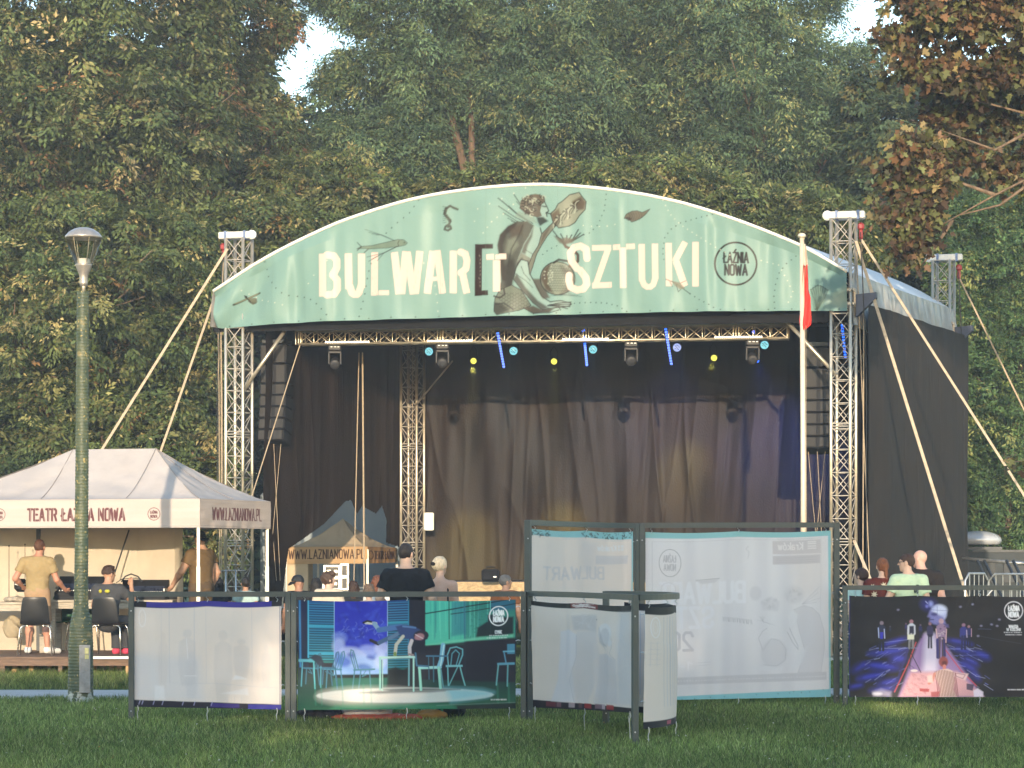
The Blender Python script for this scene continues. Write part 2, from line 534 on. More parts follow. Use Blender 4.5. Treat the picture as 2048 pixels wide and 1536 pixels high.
def grass(name, n, y0, y1, hx, hmin, hmax, wd, seed, xlim=None, tuft=1.0, cols=None):
    r = np.random.default_rng(seed)
    y = r.uniform(y0, y1, n * 2) if y1 - y0 < 8 else (y0 + (y1 - y0) * r.uniform(0, 1, n * 2) ** 1.15)
    lim = (y * .2048 + hx)
    x = r.uniform(-1, 1, n * 2) * lim
    if xlim: x = r.uniform(xlim[0], xlim[1], n * 2)
    mid = 31.9 + .045 * (x + 6) + .06 * np.sin(x * .7)
    jag = .12 * vnoise(x * 6, 4) + .1 * vnoise(x * 23, 9)
    ok = np.abs(y - mid) > (.98 + jag * .6)
    cl = vnoise2(x * 2.2, y * 2.2, 3) * .6 + vnoise2(x * 9, y * 9, 5) * .4
    ok &= r.uniform(0, 1, n * 2) < (.25 + 1.1 * cl)
    x, y, cl = x[ok][:n], y[ok][:n], cl[ok][:n]
    n = len(x)
    h = (hmin + (hmax - hmin) * r.beta(1.6, 3.2, n)) * (.6 + .8 * cl * tuft)
    a = r.uniform(0, 2 * np.pi, n)
    lean = r.uniform(.15, .9, n) * h
    dx, dy = np.cos(a) * lean, np.sin(a) * lean
    b = r.uniform(0, 2 * np.pi, n)
    wx, wy = np.cos(b) * wd * .5, np.sin(b) * wd * .5 * .6
    wx = np.where(np.abs(wx) < wd * .25, wd * .3, wx)
    V = np.zeros((n, 5, 3), np.float32)
    V[:, 0] = np.stack([x - wx, y - wy, np.zeros(n)], 1)
    V[:, 1] = np.stack([x + wx, y + wy, np.zeros(n)], 1)
    V[:, 2] = np.stack([x + dx * .3 + wx * .8, y + dy * .3 + wy * .8, h * .6], 1)
    V[:, 3] = np.stack([x + dx * .3 - wx * .8, y + dy * .3 - wy * .8, h * .6], 1)
    V[:, 4] = np.stack([x + dx, y + dy, h], 1)
    i = np.arange(n)[:, None] * 5
    me = np_mesh(name, V.reshape(-1, 3), [i + np.array([[0, 1, 2, 3]]), i + np.array([[3, 2, 4]])])
    base = np.array(cols if cols is not None else [[.165, .225, .060], [.215, .275, .072], [.340, .365, .150], [.098, .152, .042]])  # palest blades are highlights put into the colour
    k = r.choice(len(base), n, p=[.36, .3, .16, .18])
    big = vnoise2(x * .55, y * .35, 8)
    C = base[k] * (.35 + 1.3 * r.uniform(0, 1, (n, 1)) ** 1.3) * (.62 + .76 * big[:, None])
    dry = r.uniform(0, 1, n) < .035
    C[dry] = np.array([.26, .23, .10]) * r.uniform(.6, 1.2, (dry.sum(), 1))
    set_col(me, np.repeat(C, 5, 0))
    return setting(link_mesh(name, me, GRASSM, None, None, False), 'stuff')
GRASSM = leafmat('grass_blades', .35, .6, .2)
tag(grass('lawn_grass', 300000, 19.0, 36.5, .9, .02, .105, .0058, 11), 'short green lawn grass in front of the display panels', 'grass')
tag(grass('tall_grass', 70000, 33.3, 40.5, 0, .06, .22, .008, 12, xlim=(-11.5, -2.2)), 'longer sunlit grass in front of the wooden sound platform', 'grass')
tag(grass('trodden_grass', 60000, 36.0, 44.0, .6, .03, .12, .009, 13), 'grass behind the display panels where the audience stands', 'grass')
# white clover heads and fallen leaves sprinkled in the lawn
r = np.random.default_rng(5)
n = 420
y = r.uniform(20, 30, n); x = r.uniform(-1, 1, n) * (y * .2048 + .5)
V, Q, C = [], [], []
for i in range(n):
    s = r.uniform(.006, .014); z = r.uniform(.05, .085)
    a = r.uniform(0, 6.28)
    c, d = math.cos(a) * s, math.sin(a) * s
    V += [(x[i] - c, y[i] - d, z), (x[i] + d * .7, y[i] - c * .7, z + s * .5), (x[i] + c, y[i] + d, z + s), (x[i] - d * .7, y[i] + c * .7, z + s * .9)]
    Q.append([4 * i, 4 * i + 1, 4 * i + 2, 4 * i + 3])
    C += [[.55, .52, .42] if r.uniform() < .7 else [.35, .22, .06]] * 4
me = np_mesh('clover_flowers', np.array(V), np.array(Q)); set_col(me, np.array(C))
tag(setting(link_mesh('clover_flowers', me, GRASSM, None, None, False), 'stuff'), 'tiny white clover heads sprinkled over the lawn', 'flowers')
# ------------------------------------------------------------------ trees
LEAF = leafmat('tree_leaves', .28, .5, .22)
BARK = MT('grey_brown_bark', (.16, .115, .08), .9, 0, .4, 5, .8, 16, spec=.15, stretch=(3, 3, .6))
BARKR = MT('reddish_bark', (.12, .082, .056), .9, 0, .35, 5, .7, 16, spec=.15, stretch=(3, 3, .6))

def in_poly(x, y, poly):
    ins = np.zeros(np.shape(x), bool)
    for (ax, ay), (bx, by) in zip(poly, poly[1:] + poly[:1]):
        if ay != by:
            ins ^= ((ay > y) != (by > y)) & (x < (bx - ax) * (y - ay) / (by - ay) + ax)
    return ins
def edge_dist(x, y, poly):
    dm = np.full(np.shape(x), 1e9)
    for (ax, ay), (bx, by) in zip(poly, poly[1:] + poly[:1]):
        ex, ey = bx - ax, by - ay
        t = np.clip(((x - ax) * ex + (y - ay) * ey) / (ex * ex + ey * ey + 1e-9), 0, 1)
        dm = np.minimum(dm, np.hypot(x - ax - t * ex, y - ay - t * ey))
    return dm
def lobes_in(poly, Y, depth, rad, space, rng, holes=()):
    """foliage lobes filling an outline (photo rows/columns at distance Y); returns centres and radii in metres"""
    s = F / Y
    xs = [p[0] for p in poly]; ys = [p[1] for p in poly]
    out = np.zeros((0, 4))
    N_ = 14000
    PX = rng.uniform(min(xs), max(xs), N_); PY = rng.uniform(min(ys), max(ys), N_)
    ok = in_poly(PX, PY, poly)
    for hx, hy, hr in holes: ok &= (PX - hx) ** 2 / hr[0] ** 2 + (PY - hy) ** 2 / hr[1] ** 2 >= 1
    PX, PY = PX[ok], PY[ok]
    E_ = edge_dist(PX, PY, poly) / s
    for px, py, e in zip(PX, PY, E_):
        rr = rad * rng.uniform(.6, 1.35)
        rr = min(rr, max(e * 1.02, rad * .4))
        q = np.array([(px - CX) / s, Y + rng.uniform(-depth, depth) * min(1, e / 2.5 + .2), CH + (HZ - py) / s, rr])
        if len(out):
            dd = (q[:3] - out[:, :3]) * np.array([1, .55, 1.15])
            if ((dd ** 2).sum(1) < (space * .5 * (rr + out[:, 3])) ** 2).any(): continue
        out = np.vstack([out, q])
    return [tuple(o) for o in out]
def foliage(lobes, per_m2, leaf, spray, pal, rng, flat=.55, droop=.35, nl=26, aspect=.45, wild=.26, back=.45, jit=.25, sprayv=.35):
    """sprays of leaves over the camera-facing and side surface of every lobe"""
    Cs, Ds, Ss = [], [], []
    for (x, y, z, r) in lobes:
        m = max(6, int(per_m2 * 4 * math.pi * r * r * .62))
        d = rng.normal(size=(m * 2, 3))
        d /= np.linalg.norm(d, axis=1)[:, None]
        d = d[(d[:, 1] < back)][:m]
        rr = r * (1 - np.abs(rng.normal(0, .16, len(d)))) * (.85 + .3 * vnoise2(d[:, 0] * 2.5 + x, d[:, 2] * 2.5 + z, 3))
        Cs.append(np.array([x, y, z]) + d * rr[:, None] * np.array([1, 1, .9]))
        Ds.append(d); Ss.append(np.full(len(d), 1.0))
    C = np.concatenate(Cs); D = np.concatenate(Ds)
    n = len(C)
    ax = D * np.array([1, 1, .35]) + np.array([0, 0, -droop]) + rng.normal(0, .35, (n, 3))
    ax /= np.linalg.norm(ax, axis=1)[:, None]
    up = np.array([0, 0, 1.0]) + D * .8 + rng.normal(0, .25, (n, 3))
    up -= ax * (up * ax).sum(1)[:, None]
    up /= np.linalg.norm(up, axis=1)[:, None]
    sd_ = np.cross(ax, up)
    L = spray * rng.uniform(1 - sprayv, 1 + sprayv, n)
    # leaves
    t = rng.uniform(-.5, .5, (n, nl)); q = rng.normal(0, .26, (n, nl)) * (1 - .5 * np.abs(t)); hh = rng.normal(0, .10, (n, nl)) * flat
    pos = C[:, None] + ax[:, None] * (t * L[:, None])[..., None] + sd_[:, None] * (q * L[:, None] * .9)[..., None] + up[:, None] * (hh * L[:, None] - .28 * L[:, None] * (t + .2) ** 2)[..., None]
    ld = ax[:, None] * .7 + sd_[:, None] * (np.sign(q) * rng.uniform(.3, 1.1, (n, nl)))[..., None] + rng.normal(0, wild, (n, nl, 3)) + np.array([0, 0, -droop * .6])
    ln = up[:, None] + rng.normal(0, wild * 1.3, (n, nl, 3))
    pos = pos.reshape(-1, 3); ld = ld.reshape(-1, 3); ln = ln.reshape(-1, 3)
    ld /= np.linalg.norm(ld, axis=1)[:, None]
    ln -= ld * (ln * ld).sum(1)[:, None]
    ln /= np.linalg.norm(ln, axis=1)[:, None] + 1e-9
    # colour: per spray and per leaf, in clumps
    pal = np.asarray(pal, float)
    w_ = pal[:, 3] / pal[:, 3].sum()
    kz = rng.choice(len(pal), n, p=w_)
    lobe_t = np.repeat(rng.uniform(.78, 1.22, len(Cs)), [len(q) for q in Cs])[:, None]
    cs = pal[kz, :3] * rng.uniform(.7, 1.3, (n, 1)) * lobe_t
    c = np.repeat(cs, nl, 0)
    odd = rng.uniform(0, 1, len(c)) < .14
    c[odd] = pal[rng.choice(len(pal), odd.sum(), p=w_), :3]
    c = c * rng.uniform(.78, 1.22, (len(c), 1))
    return pos, ld, ln, leaf * rng.uniform(.65, 1.3, len(pos)), aspect, c
def leaves_mesh(name, parts, parent, mat=None, star=False):
    Vs, Cc = [], []
    for (pos, ld, ln, ll, asp, c) in parts:
        sd_ = np.cross(ld, ln)
        L = ll[:, None]
        if star:      # broad five-lobed leaf
            pts = [(0, 0), (-.02, -.34), (.22, -.22), (.42, -.56), (.52, -.18), (.74, -.24), (1.0, 0), (.74, .24), (.52, .18), (.42, .56), (.22, .22), (-.02, .34)]
            V = np.stack([pos + ld * L * a + sd_ * L * b + ln * L * (.10 * abs(b) * 2 - .12 * a * a) for a, b in pts], 1)
        else:
            pts = [(0, 0), (.42, -asp * .5), (1, 0), (.42, asp * .5)]
            V = np.stack([pos + ld * L * a + sd_ * L * b + ln * L * (.22 * abs(b) - .10 * a * a) for a, b in pts], 1)
        Vs.append(V); Cc.append(np.repeat(c, len(pts), 0))
    k = Vs[0].shape[1]
    V = np.concatenate(Vs)
    me = np_mesh(name, V.reshape(-1, 3), np.arange(len(V) * k).reshape(-1, k))
    set_col(me, np.concatenate(Cc))
    return link_mesh(name, me, mat or LEAF, parent, None, False)
def limb_tree(parent, base, lobes, r0, rng, mat=BARK, fork=.35, nlimb=14, bend=.5):
    """tapered trunk with limbs that reach into the crown's lobes"""
    top = Vector((np.mean([l[0] for l in lobes]), np.mean([l[1] for l in lobes]), max(l[2] for l in lobes) - .8))
    base = Vector(base)
    m = MB()
    pts, rs = [], []
    for i in range(9):
        t = i / 8
        p = base.lerp(top, t) + Vector((math.sin(t * 4 + base.x) * bend * t, math.cos(t * 3 + base.y) * bend * .5 * t, 0))
        pts.append(p); rs.append(r0 * (1.25 if i == 0 else 1) * (1 - t) ** .8 + .03)
    m.path(pts, rs, 8)
    m.build('trunk', mat, parent, smooth=True)
    lm = MB()
    sel = [lobes[i] for i in rng.choice(len(lobes), min(nlimb, len(lobes)), replace=False)]
    for l in sel:
        c = Vector(l[:3])
        t = min(.92, max(fork * .6, (c.z - base.z) / max(.1, top.z - base.z) * .72))
        i = int(t * 8); a = pts[i].lerp(pts[i + 1], t * 8 - i)
        mid = a.lerp(c, .5) + Vector((rng.normal(0, .2), rng.normal(0, .2), .35))
        rr = max(.03, r0 * (1 - t) * .45)
        lm.path([a, a.lerp(mid, .5) + Vector((0, 0, .1)), mid, mid.lerp(c, .6), c], [rr, rr * .85, rr * .65, rr * .4, .012], 6)
        for k in range(3):
            e = c + Vector(rng.normal(0, .55, 3)) * l[3]
            lm.path([mid.lerp(c, .55), mid.lerp(e, .6) + Vector((0, 0, .1)), e], [rr * .4, rr * .28, .008], 5)
    if lm.n: lm.build('limb', mat, parent, smooth=True)

PAL_CHEST = [(0.125, 0.162, 0.062, 4), (0.085, 0.122, 0.048, 4), (0.199, 0.207, 0.091, 1.8), (0.383, 0.320, 0.170, 0.9), (0.312, 0.177, 0.085, 0.3), (0.054, 0.085, 0.040, 2.6)]  # tan sprays paint in sunlit tips, dark ones the shaded bulk
PAL_OLIVE = [(0.133, 0.168, 0.057, 4), (0.091, 0.131, 0.045, 4), (0.220, 0.220, 0.085, 1.8), (0.426, 0.355, 0.156, 0.8), (0.312, 0.185, 0.078, 0.16), (0.060, 0.088, 0.034, 2)]  # pale tan entry paints sunlit tips into the leaves
PAL_LOCUST = [(0.116, 0.185, 0.094, 4), (0.088, 0.148, 0.080, 4), (0.177, 0.234, 0.102, 2), (0.298, 0.312, 0.135, 0.8), (0.060, 0.105, 0.062, 2.6)]  # palest entry again paints in sunlit tips
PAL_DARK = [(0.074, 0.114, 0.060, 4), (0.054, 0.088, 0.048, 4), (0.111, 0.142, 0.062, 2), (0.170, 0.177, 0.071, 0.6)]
PAL_RUST = [(.115, .068, .038, 2.2), (.19, .105, .052, 1.5), (.075, .048, .032, 2.0), (.24, .19, .085, 1.4), (.125, .135, .052, 4.2), (.06, .056, .034, 2.2)]
PAL_BUSH = [(0.099, 0.177, 0.068, 4), (0.077, 0.139, 0.060, 4), (0.192, 0.256, 0.085, 1.6), (0.298, 0.320, 0.114, 0.8)]

def tree(name, label, poly, Y, depth, rad, space, dens, leaf, spray, pal, seed, base_px=None, trunk_r=.25, holes=(), nl=40, group='trees behind the stage', droop=.35, mat=BARK, star=False, aspect=.45, nlimb=14, cat='tree', **kw):
    rng = np.random.default_rng(seed)
    rad, spray, space, depth, dens = rad * .50, spray * .64, space * 1.22, depth * 1.15, dens * 1.55
    leaf, nl = leaf * .86, int(nl * 1.22)
    lobes = lobes_in(poly, Y, depth, rad, space, rng, holes)
    bx = (np.mean([p[0] for p in poly]) if base_px is None else base_px)
    base = ((bx - CX) * Y / F, Y + .3, 0)
    t = thing(name, label, cat, base, 0, group)
    leaves_mesh('crown', [foliage(lobes, dens, leaf, spray, pal, rng, nl=nl, droop=droop, aspect=aspect, **kw)], t, star=star)
    if trunk_r: limb_tree(t, base, lobes, trunk_r, rng, mat, nlimb=nlimb)
    return t, lobes

# ---- left mass
tree('chestnut_tree', 'tall broad tree filling the upper left corner, sunlit tan tips painted into its leaves',
     [(-120, -160), (420, -160), (470, -40), (440, 120), (480, 260), (430, 380), (250, 470), (60, 520), (-120, 560)], 57, 3.6, 1.75, .98, 2.7, .150, 1.05, PAL_CHEST, 21, 160, .38)
tree('chestnut_tree', 'bronze-tipped tree whose right edge meets the sky gap',
     [(380, -160), (545, -160), (572, 10), (594, 58), (560, 78), (530, 120), (500, 148), (530, 170), (572, 212), (598, 285), (592, 330), (520, 400), (400, 430), (350, 300), (380, 120)], 61, 2.8, 1.25, .95, 3.1, .145, .95,
     PAL_CHEST + [(.20, .10, .045, 1.2)], 22, 470, .3)
tree('maple_tree', 'mid-height golden-lit tree behind the street lamp',
     [(-120, 430), (120, 400), (300, 420), (420, 470), (440, 600), (430, 760), (330, 860), (100, 900), (-120, 920)], 53.5, 2.6, 1.35, .95, 2.9, .140, .9, PAL_OLIVE, 23, 60, .3)
tree('maple_tree', 'leafy tree between the left truss tower and the guy straps',
     [(300, 440), (460, 420), (560, 400), (610, 440), (560, 520), (470, 560), (450, 800), (440, 960), (330, 960), (300, 700)], 55.5, 2.2, 1.05, .92, 3.1, .135, .85, PAL_OLIVE, 24, 400, .22)
tree('young_tree', 'low bushy tree behind the big white tent',
     [(-120, 800), (100, 780), (330, 800), (450, 860), (470, 1130), (-120, 1130)], 52, 1.5, .95, .95, 3.0, .135, .8, PAL_OLIVE, 25, 250, .14)
# ---- centre
tree('locust_tree', 'light feathery tree right of the left sky gap, long side branches',
     [(604, -8), (640, -150), (960, -150), (960, 60), (900, 200), (880, 330), (800, 400), (640, 420), (622, 330), (622, 290), (672, 240), (770, 236), (805, 175), (740, 170), (690, 196), (640, 205), (634, 178), (676, 118), (775, 104), (715, 58)], 63, 3.0, 1.15, .86, 4.2, .125, 1.05,
     PAL_LOCUST, 31, 930, 0, holes=[(880, 70, (22, 26)), (860, 255, (24, 20)), (700, 205, (60, 16)), (790, 330, (26, 20))], aspect=.34)
tree('locust_tree', 'tall bluish-green tree in the middle above the banner letters',
     [(860, -150), (1330, -150), (1340, 60), (1300, 200), (1330, 330), (1240, 400), (1000, 380), (900, 330), (880, 200), (900, 60)], 65, 3.4, 1.35, .92, 3.4, .125, 1.1, PAL_LOCUST, 32, 1107, 0,
     holes=[(1120, 60, (30, 26)), (1180, 20, (22, 18)), (1085, 240, (14, 18))], aspect=.34)
tree('locust_tree', 'tall bluish-green tree left of the right sky gap',
     [(1280, -150), (1690, -150), (1692, 8), (1640, 30), (1618, 75), (1660, 110), (1690, 95), (1756, 105), (1740, 140), (1690, 150), (1700, 200), (1740, 260), (1760, 420), (1720, 480), (1480, 460), (1330, 420), (1300, 200)], 64, 3.4, 1.4, .92, 3.3, .13, 1.1, PAL_LOCUST, 33, 1500, .3,
     holes=[(1560, 66, (18, 14))], aspect=.36)
tree('locust_tree', 'olive tree just above the arched roof, left of its top',
     [(520, 330), (700, 320), (830, 380), (960, 345), (1060, 330), (1200, 350), (1200, 420), (900, 440), (640, 520), (520, 560)], 58, 2.4, .95, .92, 3.4, .13, .75, PAL_OLIVE, 34, 640, .12, aspect=.4, holes=[(845, 395, (40, 18))])
tree('locust_tree', 'darker olive tree above the right shoulder of the arched roof',
     [(1150, 350), (1300, 320), (1500, 380), (1700, 400), (1780, 520), (1700, 560), (1500, 480), (1300, 420)], 57, 2.2, 1.0, .92, 3.2, .14, .8, PAL_OLIVE, 35, 1560, .14, aspect=.4)
# ---- right
tree('maple_tree', 'green tree behind the two right truss towers',
     [(1700, 150), (1800, 180), (1900, 160), (2140, 150), (2140, 640), (1950, 660), (1800, 560), (1720, 460)], 60, 2.8, 1.2, .9, 3.2, .16, .9, PAL_DARK + [(.12, .11, .04, 1.0)], 41, 1900, .3)
tree('young_tree', 'soft bright green bushy tree behind the right rear truss tower',
     [(1860, 420), (1950, 400), (2140, 380), (2140, 1120), (1925, 1120), (1905, 620), (1850, 520)], 54, 1.2, .8, .88, 4.2, .10, .7, PAL_BUSH, 42, 2030, .07, aspect=.4)
tree('young_tree', 'dark bushy tree at the right edge behind the parked vehicle',
     [(1900, 640), (2140, 640), (2140, 1140), (1900, 1140), (1880, 900)], 57, 1.0, .85, .9, 3.2, .14, .8, PAL_DARK, 43, 2060, .16)
# a continuous far wood that closes the view between the trunks
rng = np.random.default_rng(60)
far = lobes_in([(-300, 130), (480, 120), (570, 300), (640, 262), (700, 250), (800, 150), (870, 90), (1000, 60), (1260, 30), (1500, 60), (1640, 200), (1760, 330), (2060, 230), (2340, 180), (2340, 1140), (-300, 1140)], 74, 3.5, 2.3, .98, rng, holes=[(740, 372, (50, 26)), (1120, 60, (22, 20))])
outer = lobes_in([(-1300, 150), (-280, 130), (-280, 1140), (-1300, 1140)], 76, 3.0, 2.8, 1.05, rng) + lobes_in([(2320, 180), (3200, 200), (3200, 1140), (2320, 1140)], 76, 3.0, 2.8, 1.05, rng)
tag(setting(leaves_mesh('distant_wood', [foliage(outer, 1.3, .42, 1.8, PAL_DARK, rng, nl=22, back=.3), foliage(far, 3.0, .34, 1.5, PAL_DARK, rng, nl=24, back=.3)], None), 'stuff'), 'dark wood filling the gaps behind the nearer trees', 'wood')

# visible trunks of the middle trees
def trunk_px(parent, px, Y, r0, r1, mat=BARKR):
    m = MB()
    pts = [P(a, b, Y) for a, b in px]
    pts = [Vector((pts[0].x + .1, pts[0].y, 0))] + pts
    n = len(pts)
    m.path(pts, [r0 + (r1 - r0) * i / (n - 1) for i in range(n)], 8)
    return m.build('trunk', mat, parent, smooth=True)
tl = [o for o in bpy.data.objects if o.name.startswith('locust_tree')]
trunk_px(tl[0], [(952, 480), (927, 328), (898, 222), (888, 160), (867, 30), (850, -120)], 63.0, .15, .05)
trunk_px(tl[0], [(946, 480), (944, 328), (943, 253), (938, 123), (936, 61), (945, -120)], 63.3, .11, .06)
trunk_px(tl[1], [(1112, 420), (1107, 307), (1107, 137), (1108, 55), (1124, 10), (1135, -120)], 64.3, .13, .06, BARK)

# ---- right near maple: rust coloured, large leaves, its trunk outside the frame
rng = np.random.default_rng(70)
YR = 37.0
bx = (2290 - CX) * YR / F
t = thing('rust_maple_tree', 'near maple with large rust-brown leaves reaching in from the right edge', 'tree', (bx, YR, 0))
lob = lobes_in([(1800, -60), (2140, -60), (2140, 180), (1960, 150), (1900, 150), (1840, 165), (1805, 140), (1790, 60)], YR, 1.0, .36, 1.05, rng, holes=[(1920, 105, (40, 22)), (1990, 70, (26, 20)), (1850, 60, (20, 12))])
lob += lobes_in([(1860, 200), (1960, 170), (2140, 170), (2140, 380), (2010, 350), (1920, 310), (1870, 260)], YR + 1.2, 1.2, .36, 1.15, rng, holes=[(1990, 290, (60, 36))])
lob += lobes_in([(1815, 300), (1860, 290), (1880, 350), (1868, 420), (1850, 450), (1822, 490), (1800, 480), (1790, 440), (1808, 400), (1800, 340)], YR - .6, .4, .15, 1.4, rng)
lob += lobes_in([(1800, -60), (2140, -60), (2140, 60), (1850, 40)], YR - .5, .6, .40, 1.0, rng)
lob = [(x + rng.normal(0, .12), y, z + rng.normal(0, .10), r_ * rng.uniform(.5, 1.1)) for x, y, z, r_ in lob]
lob2 = [(*P(2020, 922, YR - 1), .05), (*P(2058, 930, YR - 1), .07), (*P(2095, 915, YR - 1), .09)]
leaves_mesh('crown', [foliage(lob2, 1, .12, .24, PAL_RUST, rng, nl=3, droop=.5, aspect=.9, wild=.6, back=.9), foliage(lob, 2.2, .125, .46, PAL_RUST, rng, nl=8, droop=.55, aspect=.9, wild=.55, back=.9)], t, star=True)
m = MB()
m.path([(bx, YR, 0), (bx + .1, YR, 3), (bx - .05, YR + .1, 6), (bx - .2, YR, 9.5)], [.32, .25, .2, .1], 10)
m.build('trunk', BARK, t, smooth=True)
m = MB()
for pts in ([(2290, 420), (2110, 330), (1990, 390), (1900, 440), (1850, 470)], [(2290, 300), (2100, 240), (1950, 200), (1850, 180)], [(2290, 120), (2100, 60), (1960, 45), (1860, 60)],
            [(2110, 330), (2000, 410), (1920, 430)], [(1990, 390), (1905, 360), (1830, 370)], [(1950, 200), (1900, 120), (1850, 90)], [(1905, 440), (1860, 510), (1835, 540)],
            [(2290, 700), (2140, 860), (2060, 920), (2020, 925)], [(2100, 240), (1990, 300), (1880, 260)], [(2060, 60), (1990, 110), (1930, 150)]):
    q = [P(a, b, YR + .2 * math.sin(a)) for a, b in pts]
    m.path(q, [max(.006, .034 * (1 - i / len(q)) ** 1.3) for i in range(len(q))], 6)
m.build('limb', BARK, t, smooth=True)
# ------------------------------------------------------------------ the stage: corners, axes
LF = Vector((-4.997, 45.76, 0)); RF = Vector((5.72, 43.14, 0)); RR = Vector((8.474, 49.10, 0))
WID = (RF - LF).length; DEP = (RR - RF).length
U = (RF - LF).normalized(); V_ = (RR - RF).normalized()
NRM = Vector((U.y, -U.x, 0))                       # towards the audience
def S(u, d, z): return LF + U * u + V_ * d + Vector((0, 0, z))
def s_u(px, d):
    k = (px - CX) / F
    return (k * (LF.y + d * V_.y) - LF.x - d * V_.x) / (U.x - k * U.y)
def SP(px, py, d):
    """the point of the plane at depth d behind the stage front that a photo position shows"""
    u = s_u(px, d)
    q = S(u, d, 0)
    return Vector((q.x, q.y, CH + (HZ - py) * q.y / F))
def curve(pts, xs):
    return np.interp(xs, [p[0] for p in pts], [p[1] for p in pts])
TOP = [(427, 584), (446, 572), (465, 559), (502, 534.5), (550, 506.5), (605, 479), (673, 447.4), (742, 423.5), (810, 403), (878.5, 388.6), (947, 379), (1015, 372.5), (1060, 370.5), (1097, 370), (1146, 373), (1220, 380),
       (1293, 391), (1366, 407), (1439, 429), (1513, 455.5), (1600, 491), (1641, 513), (1694, 545)]
BOT = [(427, 640), (433, 655), (441, 656), (520, 650), (639, 643), (878, 636), (1022, 631.5), (1366, 624), (1600, 621), (1694, 621)]

# ---- deck
dm = MB()
def sbox(m, u0, u1, d0, d1, z0, z1):
    c = [S(u0, d0, z0), S(u1, d0, z0), S(u1, d1, z0), S(u0, d1, z0)]
    m.prism(c, (0, 0, z1 - z0)); return m
st = thing('stage_platform', 'raised stage deck with a pale chipboard front edge, under the arched roof', 'stage', S(5.6, 0, 0))
DU = s_u(838, .3)
sbox(MB(), DU, 10.6, .35, 6.4, 1.16, 1.36).build('deck', MT('black_deck_plywood', (.03, .028, .027), .7, 0, .3, 4), st)
sbox(MB(), DU + .02, 10.55, .30, .347, .86, 1.345).build('front_board', OSB, st)
for k in range(6):
    sbox(MB(), DU + .1 + k * 1.42, DU + .16 + k * 1.42, .42, .48, 0, 1.16).build('leg', ALU_DULL, st)
for k in range(6):
    sbox(MB(), DU + .1 + k * 1.42, DU + .16 + k * 1.42, 6.2, 6.26, 0, 1.16).build('leg', ALU_DULL, st)

# ---- truss towers
def truss_box(m, lat, A, X, Y, n, L, half, rc, rl, mod, doubles=()):
    """four chords from A along n for length L with X bracing; half sizes along X and Y"""
    cs = [A + X * sx * half + Y * sy * half for sx, sy in ((-1, -1), (1, -1), (1, 1), (-1, 1))]
    for c in cs: m.tube(c, c + n * L, rc, n=8)
    k = max(1, int(round(L / mod))); step = L / k
    for i in range(k + 1):
        for a in range(4):
            p, q = cs[a] + n * (i * step), cs[(a + 1) % 4] + n * (i * step)
            lat.tube(p, q, rl * 1.15, n=5, caps=False)
            if i in doubles:
                for s_ in (-.05, .05):
                    lat.tube(p + n * s_, q + n * s_, rl * 1.4, n=5, caps=False)
            if i < k:
                p2, q2 = cs[a] + n * ((i + 1) * step), cs[(a + 1) % 4] + n * ((i + 1) * step)
                lat.tube(p, q2, rl, n=5, caps=False)
                if a in (0, 2): lat.tube(q, p2, rl, n=5, caps=False)
